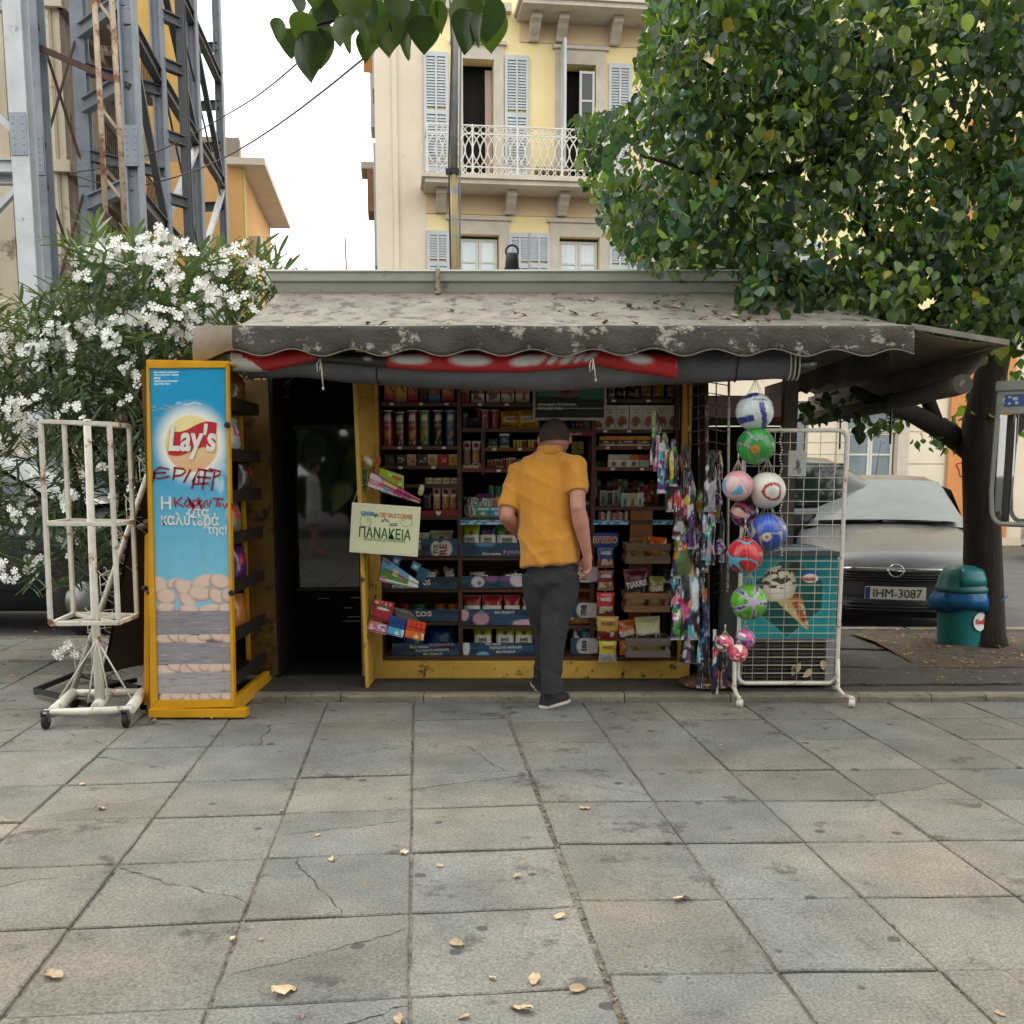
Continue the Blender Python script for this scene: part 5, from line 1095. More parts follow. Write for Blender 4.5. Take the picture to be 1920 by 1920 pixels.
def crisps(u0, u1, vt, c, c2, z, nm, tilt, st='TSAKIRIS', Y=6.68, seed=1, top=None):
    f = mott(spot(rectp(bands((.5, c), (1, c)), 0, 1, .42, .56, '#1a1614'), .5, .2, .32, .2, '#d8c07a', .3), c2, 0, 1, .3, .42, 3, .5, seed)
    return bag('crisp_bag', nm, 'bag', u0, u1, vt, 0, f, z=z, Y=Y, T=.032, tilt=tilt, lean=.1, texts=[(st, .5, .62, .84, .15, WP, .16)] if st else (), seed=seed, group='crisp bags in the wooden crates')
crisps(1172, 1219, 1068, '#6a2440', '#b87a3c', k2[3], 'purple crisp bag in the middle crate', -.04, seed=41)
crisps(1214, 1244, 1082, '#8a8440', '#6a8a30', k2[3], 'olive crisp bag in the middle crate', .06, 'TSAKIRIS', 6.66, 42)
crisps(1222, 1266, 1068, '#1e1c1c', '#3a3a38', k2[3]+.03, 'black crisp bag behind the middle crate', .2, 'Chips', 6.80, 43)
crisps(1163, 1199, 1164, '#c0601c', '#3a2416', k3[3], 'orange crisp bag in the bottom crate', -.12, seed=44)
crisps(1194, 1243, 1158, '#d8cc9c', '#5a8028', k3[3], 'cream crisp bag in the bottom crate', -.06, seed=45, Y=6.66)
crisps(1183, 1214, 1010, '#7a5a24', '#c89a3c', k1[3], 'brown crisp bag in the topmost crate', -.05, '', seed=46)
crisps(1212, 1248, 1008, '#c8641c', '#d8b050', k1[3], 'orange crisp bag in the topmost crate', .08, '', seed=47)
# --- chips in the cabinet trays
for i, (k, y, c, nm) in enumerate(((0, 6.25, '#6a4a2c', 'brown'), (1, 6.1, '#a0a8b0', 'pale grey'), (3, 6.05, '#6a6a5a', 'olive grey'), (4, 6.15, '#4a2458', 'purple'), (5, 6.1, '#9a6430', 'tan'), (2, 6.35, '#3a3430', 'dark'))):
    o = link('crisp_bag', bag_mesh(.17, .24, .045, mott(solid(c), '#b02c34', .2, .8, .55, .8, 4, .5, i), i+50), FOIL, keep=True)
    o.location = (xs_-.07, y, trz[k]+.004); o.rotation_euler = (0, .12, pi/2-.15); tag(o, f'{nm} crisp bag on a side tray of the yellow cabinet', 'bag', 'crisp bags in the yellow cabinet')
# --- toys on the open door leaf
WIRE = plain('black_wire', '#171616', .5)
def card(name, label, cat, quad, f, Y, dy=(0, 0, 0, 0), nx=40, ny=24, group=None, th=.004):
    q = [np.array(pt(u, v, Y+d)) for (u, v), d in zip(quad, dy)]      # TL TR BR BL
    me = gridmesh(name, 1, 1, nx, ny, f, cx=False); n = len(me.vertices); a = np.empty(n*3, 'f'); me.vertices.foreach_get('co', a); a = a.reshape(n, 3); X, Yy = a[:, :1], a[:, 1:2]
    p = (q[3]*(1-X)+q[2]*X)*(1-Yy)+(q[0]*(1-X)+q[1]*X)*Yy; me.vertices.foreach_set('co', p.ravel().astype('f')); me.update()
    o = link(name, me, PRT); m = o.modifiers.new('s', 'SOLIDIFY'); m.thickness = th; m.offset = -1; return tag(o, label, cat, group)
TY = 6.50
def tray_wires(nm, quad, Y, label):
    b = thing('wire_basket', label, 'basket', pt(*quad[3], Y)); q = [pt(u, v, Y-.012) for u, v in quad]
    for t in (.02, .45, .95): MB().tube([q[0].lerp(q[3], t), q[1].lerp(q[2], t)], .0022, 5).build('wire', WIRE, b)
    for t in (0, 1): MB().tube([q[0].lerp(q[1], t), q[3].lerp(q[2], t)], .0022, 5).build('wire', WIRE, b)
    MB().tube([q[3], q[3]+V((.0, .22, .03)), q[0]+V((0, .22, .03)), q[0]], .0025, 5).build('bracket_wire', WIRE, b)
def pinkc(X, Y):
    c = lay(full(X, '#d86a9a'), C('#ecdfe4'), sst(.35, .1, Y+X*.2-.1)); c = lay(c, C('#e8d8e4'), sst(1.2, .9, np.hypot((X-.12)/.12, (Y-.7)/.26))); c = lay(c, C('#6ab0cc'), sst(1.2, .9, np.hypot((X-.36)/.06, (Y-.3)/.16))); c = lay(c, C('#d8dc60'), ((X > .28) & (X < .55) & (Y > .62) & (Y < .84))*1.0); c = lay(c, C('#e0dc70'), ((X > .7) & (Y < .35))*.9)
    return lay(c, C('#1c1a1c'), ((Y < .12) & (X < .45) & (np.sin(X*110) > 0))*1.0)
Q1 = [(695, 883), (789, 936), (787, 945), (687, 914)]
o = card('toy_card', 'pink and white toy card in the top wire basket on the door', 'toy', Q1, pinkc, TY, (0, -.02, -.02, 0)); tray_wires('a', Q1, TY-.02, 'black wire basket holding the pink toy card')
pc = letters('Barbie', basis(pt(757, 926, TY-.03), V((1, 0, -.56)), V((.2, 0, 1))), plain('magenta_print', '#b02070', .4), o, w=32*TY/F, h=17*TY/F, shear=.3, bold=.02)
pc.matrix_parent_inverse = Matrix.Translation(-V(o.location))
card('toy_card', 'lime green and red cut-out card behind the pink toy card', 'toy', [(712, 877), (757, 892), (757, 918), (709, 897)], lambda X, Y: mott(mott(solid('#a8c840'), '#c83434', .1, .9, .3, .75, 4, .5, 4), '#ece4dc', .1, .9, .2, .8, 5, .66, 6)(X, Y), TY+.06)
o = MB().tube([pt(679, 862, TY+.02), pt(686, 858, TY), pt(692, 866, TY), pt(693, 874, TY+.02)], [.012, .02, .022, .016], 12).build('toy_bottle', plain('white_plastic', '#dcdad4', .35)); tag(o, 'white curved plastic toy top above the pink toy card', 'toy')
o = MB().tube([pt(684, 880, TY+.03), pt(680, 915, TY+.03)], .016, 10).build('toy_bottle', plain('teal_plastic', '#1c6a58', .35)); tag(o, 'teal plastic toy left of the pink toy card', 'toy')
o = card('toy_card', 'orange cut-out toy card corner at the top of the wire basket', 'toy', [(703, 862), (713, 856), (714, 868), (702, 872)], solid('#b84a24'), TY+.05)
o = MB().lathe([(.004, 0), (.017, .01), (.018, .05), (.012, .07), (.004, .075)], 12, Matrix.Translation(pt(787, 930, TY+.04)) @ Matrix.Rotation(.25, 4, 'Y')).build('toy_bottle', plain('cream_plastic', '#c8c49c', .4)); tag(o, 'cream plastic toy bottle at the right end of the top basket', 'toy')
def bluec(X, Y):
    c = full(X, '#78b4e0'); c = lay(c, C('#5a9440'), sst(.52, .44, Y-.12*np.sin(X*4))*(X < .72)); c = lay(c, C('#e6d2a8'), ((X > .33) & (X < .46) & (Y > .42) & (Y < .78))*1.0); c = lay(c, C('#d86a8a'), sst(1.2, .8, np.hypot((X-.56)/.06, (Y-.5)/.14))); c = lay(c, C('#ecebe6'), ((Y < .14) | (X > .74))*1.0)
    c = lay(c, C('#7a60a8'), ((X > .06) & (X < .24) & (Y > .8) & (Y < .9))*.9); return lay(c, C('#d86a9a'), ((X < .16) & (Y < .22) & (npn(X, Y, 20, 3) > .4))*1.0)
Q2 = [(718, 1041), (786, 1090), (784, 1104), (709, 1089)]
card('toy_card', 'sky blue toy card with a green hill in the middle wire basket', 'toy', Q2, bluec, TY, (0, -.02, -.02, 0)); tray_wires('b', Q2, TY-.02, 'black wire basket holding the sky blue toy card')
for i, (q, c) in enumerate((([(738, 1042), (753, 1047), (747, 1062), (733, 1056)], '#3f86b4'), ([(775, 1051), (790, 1059), (783, 1073), (769, 1065)], '#4a90c0'), ([(786, 1062), (806, 1070), (795, 1093), (778, 1085)], '#2f6484'))):
    card('toy_card', ('small blue toy tag left above the sky blue card', 'small blue toy tag in the middle above the sky blue card', 'dark blue toy box at the right behind the sky blue card')[i], 'toy', q, rectp(solid(c), .2, .8, .25, .7, '#cfe0ea') if i < 2 else solid(c), TY+.05+.03*i, nx=12, ny=12)
Q3 = [(697, 1130), (800, 1165), (794, 1203), (686, 1182)]
def redc(X, Y): return lay(mott(mott(solid('#a8283c'), '#d8b8c0', .05, .95, .82, .95, 9, .5, 2), '#3a8a48', .2, .8, .5, .75, 4, .5, 3)(X, Y), C('#e4dcd4'), sst(1.3, .7, np.hypot((X-.5)/.3, (Y-.6)/.06)))
card('toy_card', 'dark red bubble toy card in the bottom wire basket', 'toy', [(703, 1123), (740, 1131), (731, 1168), (696, 1160)], redc, TY+.02)
card('toy_card', 'pink toy card low in the bottom wire basket', 'toy', [(694, 1163), (727, 1172), (724, 1191), (686, 1182)], mott(mott(solid('#d878a0'), '#ece0e8', .1, .9, .2, .9, 4, .5, 5), '#4a50a0', .5, .9, .3, .8, 4, .6, 3), TY)
def pens(cap, base, z):
    def f(X, Y):
        c = full(X, base); k = np.abs((X*4) % 1-.5); m = (Y > .42); return np.where((m)[:, None], lay(full(X, cap), C('#111111'), sst(.34, .5, k)*.7), mott(solid(base), z, 0, 1, .02, .4, 5, .5, 4)(X, Y))
    return f
card('toy_card', 'blue marker set in the bottom wire basket', 'toy', [(732, 1154), (763, 1162), (755, 1196), (725, 1189)], pens('#1d4a9c', '#58b0dc', '#e8e8f0'), TY-.005, nx=48, ny=30, th=.012)
card('toy_card', 'orange marker set in the bottom wire basket', 'toy', [(764, 1162), (800, 1168), (794, 1203), (758, 1195)], pens('#e0441c', '#e87038', '#f4d8a0'), TY-.008, nx=48, ny=30, th=.012)
card('toy_card', 'grey cardboard flap behind the marker sets', 'toy', [(738, 1138), (770, 1147), (790, 1168), (742, 1158)], solid('#6a645c'), TY+.06)
tray_wires('c', Q3, TY-.03, 'black wire basket holding the marker sets')
# --- cream sign
CR = [(660, 942), (789, 951), (783, 1044), (655, 1035)]; YS = 6.37
sg = thing('hanging_sign', 'cream laminated sign with green and blue lettering hung on the door leaf', 'sign', pt(655, 1035, YS))
q = [pt(u, v, YS) for u, v in CR]; b = MB(); b.prism([q[0], q[3], q[2], q[1]], (0, .003, 0)); brd = b.build('board', plain('pale_edge', '#e9ebe4', .35), sg)
q2 = [pt(u, v, YS-.0022) for u, v in ((662, 944), (786, 953), (781, 1041), (658, 1033))]; b = MB(); b.add([q2[0], q2[3], q2[2], q2[1]], [(0, 1, 2, 3)]); b.build('print', mat('cream_print', '#dfe2c0', '#d8dbb6', sc=3, rough=.3, coat=.4), sg)
sx = (q[1]-q[0]).normalized(); sy = (q[0]-q[3]).normalized(); ks = YS/F
def sm(u, v): return basis(pt(u, v, YS-.0035), sx, sy)
letters('GREEK', sm(690, 963), plain('blue_print', '#2a7fc0', .4), sg, w=27*ks, h=8*ks, bold=.03); letters('CBD SALE CORNER', sm(743, 967), plain('orange_print', '#d88a4c', .4), sg, w=63*ks, h=8.5*ks, bold=.02)
letters('ΠΑΝΑΚΕΙΑ', sm(722, 1000), GRNP, sg, w=97*ks, h=20*ks, bold=.012); letters('100% PURE ORGANIC CBD CANNABIS FLOWERS', sm(721, 1013), plain('mid_green_print', '#4a7c50', .4), sg, w=78*ks, h=5*ks)
em = MB()
for k in range(5):
    a = -1.1+k*.55+pi/2; c = pt(722, 981, YS-.0035); d = V((cos(a), 0, sin(a))); n_ = V((-d.z, 0, d.x)); l = (9 if k == 2 else 7)*ks; s_ = c+d*3*ks
    em.add([s_, s_+d*l*.5-n_*1.2*ks, s_+d*l, s_+d*l*.5+n_*1.2*ks], [(0, 1, 2, 3)])
for k in range(2): em.box(pt(714+k, 0, YS).x, pt(731-k, 0, YS).x, YS-.0038, YS-.0034, zat(983+k*3, YS), zat(981.5+k*3, YS))
em.build('emblem', NAV, sg)
LGR = plain('pale_green_print', '#5a9a62', .4)
for s, u0 in ((1, 686), (-1, 762)):
    stroke([[(u0-8*s, 968), (u0-11*s, 978), (u0-9*s, 985), (u0-2*s, 987), (u0+5*s, 987), (u0+10*s, 981), (u0+8*s, 972)], [(u0+2*s, 971), (u0+4*s, 979), (u0+9*s, 974), (u0+3*s, 969)], [(u0-9*s, 970), (u0-4*s, 967), (u0+1*s, 970)]], .8*ks, LGR, sg, YS, .0035, 'outline_drawing')
stroke([[(703, 967), (706, 962)], [(703, 967), (709, 964)], [(703, 967), (710, 968)], [(703, 967), (700, 963)], [(703, 967), (704, 971)]], 1.5*ks, GRNP, sg, YS, .0036, 'leaf_mark')
MB().tube([q[0]+V((.005, 0, -.01)), pt(672, 915, YS+.08), pt(700, 900, YS+.12)], .0015, 4).build('string', STR, sg)
# ================================================================ PERSON
def ering(c, d, hw, hd, n=18, ax=(1, 0, 0)):
    d = V(d).normalized(); x = V(ax); x = (x-d*x.dot(d)).normalized(); y = d.cross(x)
    return [c+x*hw*cos(2*pi*j/n)+y*hd*sin(2*pi*j/n) for j in range(n)]
def limb(b, st, ax=(1, 0, 0), n=18):
    """closed loft through stations (centre, half width, half depth)"""
    P = []
    for i, (c, hw, hd) in enumerate(st):
        d = V(st[min(i+1, len(st)-1)][0])-V(st[max(i-1, 0)][0]); P.append(ering(V(c), d, hw, hd, n, ax))
    o = len(b.v); vs = [p for r in P for p in r]; k = len(P)
    b.add(vs, [(i*n+j, i*n+(j+1) % n, (i+1)*n+(j+1) % n, (i+1)*n+j) for i in range(k-1) for j in range(n)]+[tuple(range(n))[::-1], tuple(range((k-1)*n, k*n))], True)
def ball(b, c, r, s=(1, 1, 1), n=16, M=None):
    T = Matrix.Translation(V(c)) @ (M or Matrix()) @ Matrix.Diagonal((*s, 1))
    b.lathe([(max(r*sin(pi*k/10), 1e-4), -r*cos(pi*k/10)) for k in range(11)], n, T, caps=False)
def fuse(b, name, m, parent, vox=.008, sm=3, wr=0, wf=(9, 9, 9), subs=None):
    """fuse overlapping closed shapes into one continuous skin, smooth it and add cloth folds"""
    o = link(name, b.mesh(name, fixn=True), None, parent)
    r = o.modifiers.new('r', 'REMESH'); r.mode = 'VOXEL'; r.voxel_size = vox
    s = o.modifiers.new('s', 'SMOOTH'); s.iterations = sm; s.factor = .5
    bpy.context.view_layer.update(); me = bpy.data.meshes.new_from_object(o.evaluated_get(bpy.context.evaluated_depsgraph_get()))
    o.modifiers.clear(); o.data = me; me.materials.append(m); me.name = name
    n = len(me.vertices)
    if wr:
        co = np.empty(n*3, 'f'); me.vertices.foreach_get('co', co); no = np.empty(n*3, 'f'); me.vertices.foreach_get('normal', no)
        co = co.reshape(n, 3); no = no.reshape(n, 3); d = np.array([wr(V(p)) for p in co]); co += no*d[:, None]; me.vertices.foreach_set('co', co.ravel())
    me.polygons.foreach_set('use_smooth', [True]*len(me.polygons)); me.update(); return o
SKIN = mat('skin', '#bd8876', '#a8705f', sc=14, rough=.55, bump=.06, bsc=120)
SHIRT = mat('mustard_cotton', '#cc8f30', '#bd8026', sc=9, rough=.9, bump=.3, bsc=60, sheen=.3, stretch=(1, 1, .3))
TROU = mat('charcoal_cotton', '#343338', '#29282c', sc=8, rough=.95, bump=.6, bsc=24, stretch=(1, 1, .6))
HAIR = mat('short_brown_hair', '#54423a', '#3c2e28', sc=90, rough=.95, bump=1, bsc=260)
man = thing('person', 'man in mustard polo shirt and charcoal trousers leaning into the kiosk, seen from behind', 'person', gp(1038, 1320))
P_ = lambda u, v, Y: pt(u, v, Y)
spx = 6.15*.99/F
tors = [(P_(1033, 1085, 6.16), 50, .115), (P_(1032, 1060, 6.16), 55, .135), (P_(1029, 1020, 6.18), 56, .138), (P_(1025, 975, 6.2), 55, .132), (P_(1022, 930, 6.22), 57, .128), (P_(1021, 898, 6.24), 60, .118), (P_(1023, 872, 6.27), 50, .095), (P_(1028, 857, 6.29), 30, .07), (P_(1031, 845, 6.3), 21, .062)]
hip = {'R': P_(1057, 1090, 6.15), 'L': P_(1011, 1090, 6.18)}
legR = [(P_(1056, 1075, 6.15), 34, .115), (P_(1049, 1120, 6.12), 34, .098), (P_(1042, 1160, 6.08), 28, .08), (P_(1037, 1195, 6.05), 25, .072), (P_(1033, 1240, 6.03), 21.5, .068), (P_(1034, 1275, 6.01), 20, .064), (P_(1037, 1301, 6.0), 21, .07)]
legL = [(P_(1008, 1075, 6.17), 31, .11), (P_(1011, 1120, 6.17), 29, .092), (P_(1016, 1160, 6.19), 24, .076), (P_(1019, 1195, 6.21), 20, .068), (P_(1018, 1240, 6.27), 17, .06), (P_(1016, 1288, 6.33), 17, .062)]
shL, shR = P_(972, 887, 6.27), P_(1080, 876, 6.2)
elL, elR = P_(949, 968, 6.16), P_(1084, 955, 6.08); wrL, wrR = P_(986, 1014, 6.36), P_(1101, 1040, 6.1)
def lerpst(a, b, rs): return [(V(a).lerp(V(b), t), r*spx, r2*spx) for t, r, r2 in rs]
b = MB()   # body: one skin
limb(b, [(c, hw*spx*.86, hd*.8) for c, hw, hd in tors[1:-1]]); limb(b, [(c, hw*spx*.7, hd*.7) for c, hw, hd in legR]); limb(b, [(c, hw*spx*.7, hd*.7) for c, hw, hd in legL])
nk, hc = P_(1030, 862, 6.29), P_(1040, 822, 6.37)
limb(b, [(nk+V((0, 0, -.05)), .07, .07), (nk+V((.006, .01, .02)), .06, .062), (hc+V((0, 0, -.02)), .056, .065)])
HM = Matrix.Rotation(-.45, 4, 'X') @ Matrix.Rotation(-.12, 4, 'Z')
ball(b, hc, .1, (.94, 1.08, 1.14), 20, HM); ball(b, hc+V((.012, .055, -.075)), .066, (.95, 1, .9), 14, HM)
fwd = HM.to_3x3() @ V((0, 1, 0)); upv = HM.to_3x3() @ V((0, 0, 1)); sdv = HM.to_3x3() @ V((1, 0, 0))
ball(b, hc+fwd*.112-upv*.02, .017, (.8, 1.2, 1.5), 8, HM); ball(b, hc+fwd*.098-upv*.065, .02, (1.5, .8, .5), 8, HM)
for s in (-1, 1):
    ball(b, hc+sdv*.096*s-upv*.012-fwd*.004, .032, (.34, .62, 1.02), 10, HM); ball(b, hc+fwd*.097+sdv*.036*s+upv*.012, .014, (1.3, .6, .8), 8, HM)
for sh, el, wr in ((shL, elL, wrL), (shR, elR, wrR)):
    limb(b, lerpst(sh, el, ((.05, 17, 17), (.35, 16.5, 17), (.7, 15, 16), (.92, 14.5, 15), (1.04, 13.5, 14))))
    ball(b, el, 13.8*spx)
    limb(b, lerpst(el, wr, ((-.04, 13, 13.5), (.1, 15, 14.5), (.3, 15.5, 14), (.65, 12, 11), (1, 9, 8.5), (1.12, 9, 7.5))))
def hand(b, wr, d, side, curl, k=1.0):
    """palm and five fingers: d points down the hand, side towards the thumb, curl to the palm"""
    d, side, curl = V(d).normalized(), V(side).normalized(), V(curl).normalized()
    limb(b, [(wr-d*.01, .027*k, .02*k), (wr+d*.03, .036*k, .018*k), (wr+d*.065, .042*k, .016*k), (wr+d*.092, .04*k, .013*k)], ax=side, n=14)
    for i, (o, L) in enumerate(((.030, .070), (.0105, .080), (-.0095, .074), (-.028, .058))):
        p = wr+d*(.088-.005*abs(i-1.2))+side*o; a0 = .25+.10*i; pts = [p]
        for j, f in enumerate((.44, .32, .24)):
            a = a0+j*(.5+.1*i); pts.append(pts[-1]+(d*cos(a)+curl*sin(a)+side*(.0 if i else .06))*L*f)
        b.tube(pts, [.0098*k, .0094*k, .0086*k, .0072*k], 8); ball(b, pts[-1], .0076*k, n=8)
    p = wr+d*.028+side*.03; t1 = p+(d*.7+side*.55+curl*.35)*.036; t2 = t1+(d*.92+side*.12+curl*.35)*.03; t3 = t2+(d*.95-side*.05+curl*.25)*.024
    b.tube([p-side*.006, t1, t2, t3], [.014*k, .0118*k, .0102*k, .008*k], 8); ball(b, t3, .0084*k, n=8)
hd_ = (wrR-elR).normalized()
hand(b, wrR, V((.02, .04, -1)), V((-.55, .83, 0)), V((-.83, -.55, -.1)))
hand(b, wrL, (wrL-elL), V((.2, 0, 1)), V((.9, .4, 0)))
fuse(b, 'body', SKIN, man, .0052, 3)
# mole-like darker elbow skin is left to the skin noise; clothes follow
b = MB(); limb(b, [(c, hw*spx*1.0, hd*1.03) for c, hw, hd in tors[1:]])
for sh, el, t1, r in ((shL, elL, .84, 21), (shR, elR, .62, 20)):
    c0 = V(tors[7][0])+V((0, 0, -.02)); limb(b, [(c0, 20*spx, 20*spx), (c0.lerp(sh, .5), 20*spx, 21*spx), (c0.lerp(sh, .86), 19*spx, 20*spx)]); ball(b, sh, 22.5*spx)
    limb(b, lerpst(sh, el, ((.02, 21.5, 22), (.3, 22.5, 22.5), (.6, 21.5, 22), (t1, r, 22))))
def folds(p):
    q = p-V(tors[3][0]); h = q.z
    a = mn.noise((p.x*9+h*5, p.y*5, h*3.2)); c = mn.noise((p.x*22+h*14, p.y*9, h*8+4)); e_ = mn.noise((q.x*5-3, p.y*3, h*26))
    low = max(0, min(1, (-h+.02)/.2)); up = max(0, min(1, (h-.02)/.2))
    r1 = max(0, 1-2.2*abs(mn.noise((p.x*7+h*4, p.y*2, h*1.5)))); r2 = max(0, 1-2.2*abs(mn.noise((q.x*4-h*5, p.y*2, h*6+5)))); r3 = max(0, 1-2.5*abs(mn.noise((q.x*5+h*7, 2, h*3+9))))
    return .004*a+.010*r1**2*(.25+low)+.010*r2**2*(.15+.7*low)+.008*r3**2*(.5+.5*up)-.004
fuse(b, 'polo_shirt', SHIRT, man, .0085, 4, folds)
cb = MB(); P = []
for i in range(25):
    a = 2*pi*i/24; c = V(tors[-1][0])+V((0, .008, .008)); x, y = cos(a), sin(a)
    P.append([c+V((x*.088, y*.09-.004, -.028-.012*y*0)), c+V((x*.08, y*.083, .0)), c+V((x*.071, y*.074, .024-.012*max(0, y))), c+V((x*.066, y*.068, .018-.012*max(0, y)))])
cb.grid(P); o = cb.build('collar', SHIRT, man); m_ = o.modifiers.new('s', 'SOLIDIFY'); m_.thickness = .005; m_.offset = 1
b = MB(); limb(b, [(P_(1033, 1052, 6.17), 44*spx, .105), (P_(1034, 1070, 6.16), 48*spx, .118), (P_(1035, 1092, 6.15), 51*spx, .128), (P_(1036, 1110, 6.15), 40*spx, .1)])
limb(b, [(c, hw*spx, hd) for c, hw, hd in legR]); limb(b, [(c, hw*spx, hd) for c, hw, hd in legL])
def tf(p): return .009*mn.noise((p.x*9, p.y*5, p.z*7))+.009*mn.noise((p.x*6+3, p.y*4, p.z*22+p.x*14))*(1.0 if p.z < .24 or .42 < p.z < .6 else .45)
fuse(b, 'trousers', TROU, man, .0085, 3, tf)
b = MB(); ball(b, hc+upv*.004-fwd*.006, .1035, (.945, 1.08, 1.13), 24, HM)
bm = bmesh.new(); me = b.mesh('hair'); bm.from_mesh(me)
bmesh.ops.bisect_plane(bm, geom=bm.verts[:]+bm.edges[:]+bm.faces[:], plane_co=hc-upv*.045-fwd*.05, plane_no=(-upv*.8+fwd*.25), clear_outer=True)
bmesh.ops.bisect_plane(bm, geom=bm.verts[:]+bm.edges[:]+bm.faces[:], plane_co=hc+fwd*.075, plane_no=fwd, clear_outer=True); bm.to_mesh(me); bm.free()
link('hair', me, HAIR, man)
def shoe(c, yaw, name='shoe'):
    M = Matrix.Translation(c) @ Matrix.Rotation(yaw, 4, 'Z'); b = MB(); P = []
    for y, w, h in ((-.105, .022, .075), (-.095, .034, .088), (-.05, .039, .1), (0, .041, .09), (.05, .046, .068), (.1, .048, .052), (.145, .04, .042), (.168, .018, .034)):
        P.append([M @ V((w*cos(a)*(1 if sin(a) < .3 else .92), y, .02+max(0, h*sin(a)**.8 if sin(a) > 0 else 0))) for a in np.linspace(0, pi, 9)])
    b.grid(P); b.add(P[0], [tuple(range(9))]); o = b.build(name, mat('navy_canvas', '#2a2b33', '#1f2027', sc=20, rough=.8, bump=.2), man)
    s = MB(); pl_ = [(x, y) for x, y in ((-.026, -.108), (.026, -.108), (.042, -.06), (.043, 0), (.05, .08), (.048, .13), (.025, .172), (-.025, .172), (-.048, .13), (-.05, .08), (-.043, 0), (-.042, -.06))]
    s.prism([M @ V((x, y, .001)) for x, y in pl_], (0, 0, .026)); s.build('sole', plain('white_rubber', '#d9d3c8', .7), o, bevel=.005)
g = gp(1036, 1327); shoe(V((g.x, g.y+.05, .0)), -.62); g = P_(1013, 1300, 6.36); shoe(V((g.x, 6.42, KZ)), .1)
# woman waiting on the pavement behind the viewer: seen only as a reflection in the fridge door
wx, wy = -1.6, -3.2
wo_ = thing('person', 'woman in white tee and pale shorts reflected in the dark fridge door', 'person', (wx, wy, 0))
b = MB(); T_ = lambda x, z, y=0: V((wx+x, wy+y, z))
limb(b, [(T_(0, 1.42), .045, .05), (T_(0, 1.36), .06, .06), (T_(0, .8), .11, .13), (T_(0, .6), .07, .075), (T_(.01, .3), .055, .055), (T_(0, .06), .04, .045)]); ball(b, T_(.02, 1.53), .1, (1.05, .9, 1.15))
limb(b, [(T_(0, 1.3, -.16), .05, .05), (T_(-.02, 1.02, -.2), .04, .04), (T_(.08, .8, -.16), .03, .03), (T_(.1, .72, -.15), .03, .02)]); limb(b, [(T_(0, .08), .04, .04), (T_(.1, .04), .045, .04), (T_(.17, .03), .03, .03)])
fuse(b, 'body', SKIN, wo_, .012, 2)
b = MB(); limb(b, [(T_(0, 1.4), .07, .12), (T_(0, 1.3), .11, .2), (T_(0.01, 1.0), .12, .17), (T_(0, .78), .13, .18)]); limb(b, [(T_(0, 1.32, -.17), .07, .07), (T_(-.01, 1.12, -.2), .06, .06)]); fuse(b, 'white_tee', plain('white_cotton', '#d6d2cc', .9), wo_, .014, 2)
b = MB(); limb(b, [(T_(0, .82), .135, .18), (T_(0, .55), .125, .16)]); fuse(b, 'shorts', plain('pale_cotton', '#c2beb8', .9), wo_, .014, 2)
b = MB(); ball(b, T_(0, 1.56), .112, (1.05, .95, 1.05)); fuse(b, 'hair', HAIR, wo_, .014, 1)
# ================================================================ STREET FURNITURE
WPT = mat('rusty_white_paint', '#dcd9cf', '#c6c1b4', sc=9, rough=.5, bump=.2, bsc=60, c3='#84502f', t3=.6, sc3=11)
TYRE = plain('black_rubber', '#1e1d1d', .8)
Yf, Yb = 5.62, 5.98
rack = thing('display_rack', 'empty white rusty revolving display rack on castors left of the cabinet', 'rack', gp(165, 1345))
def Lf(pts, Y): return [pt(u, v, Y) for u, v in pts]
FLt, FRt, BRt, BLt = pt(76, 790, Yf), pt(205, 795, Yf), pt(242, 799, Yb), pt(120, 792, Yb)
FLm, FRm, BRm, BLm = pt(84, 982, Yf), pt(216, 983, Yf), pt(250, 978, Yb), pt(130, 976, Yb)
FLb, FRb, BRb, BLb = pt(95, 1170, Yf), pt(222, 1168, Yf), pt(257, 1154, Yb), pt(138, 1151, Yb)
for a, b in ((FLt, FLb), (FRt, FRb), (BRt, BRb), (BLt, BLb)): MB().bar(a, b, .024, .024, (0, 1, 0)).build('post', WPT, rack, bevel=.003)
for q in ((FLt, FRt, BRt, BLt), (FLm, FRm, BRm, BLm), (FLb, FRb, BRb, BLb)):
    for i in range(4): MB().bar(q[i], q[(i+1) % 4], .022, .024).build('rail', WPT, rack, bevel=.003)
cb_ = (FLb+FRb+BRb+BLb)/4
for p in (FLb, FRb, BRb, BLb): MB().bar(cb_, p, .012, .018).build('spoke', WPT, rack)
MB().tube([pt(163, 786, 5.8), cb_+V((0, 0, .01)), pt(188, 1312, 5.75)], [.02, .022, .03], 12).build('pole', WPT, rack)
bf0, bf1, br0, br1 = pt(84, 1337, 5.6), pt(250, 1330, 5.6), pt(137, 1300, 6.0), pt(268, 1298, 6.0)
for a, b, r in ((bf0, bf1, .022), (br0, br1, .024), (bf0.lerp(bf1, .08), br0, .032), (bf1.lerp(bf0, .04), br1, .032), (bf0.lerp(bf1, .55)+V((0, .04, .01)), br0.lerp(br1, .5), .032)): MB().tube([a, b], r, 12).build('base_tube', WPT, rack)
for u, v in ((112, 1308), (165, 1318), (205, 1310), (245, 1308)): MB().tube([pt(182, 1200, 5.76), pt(u, v, 5.76)], .005, 6).build('brace', WPT, rack)
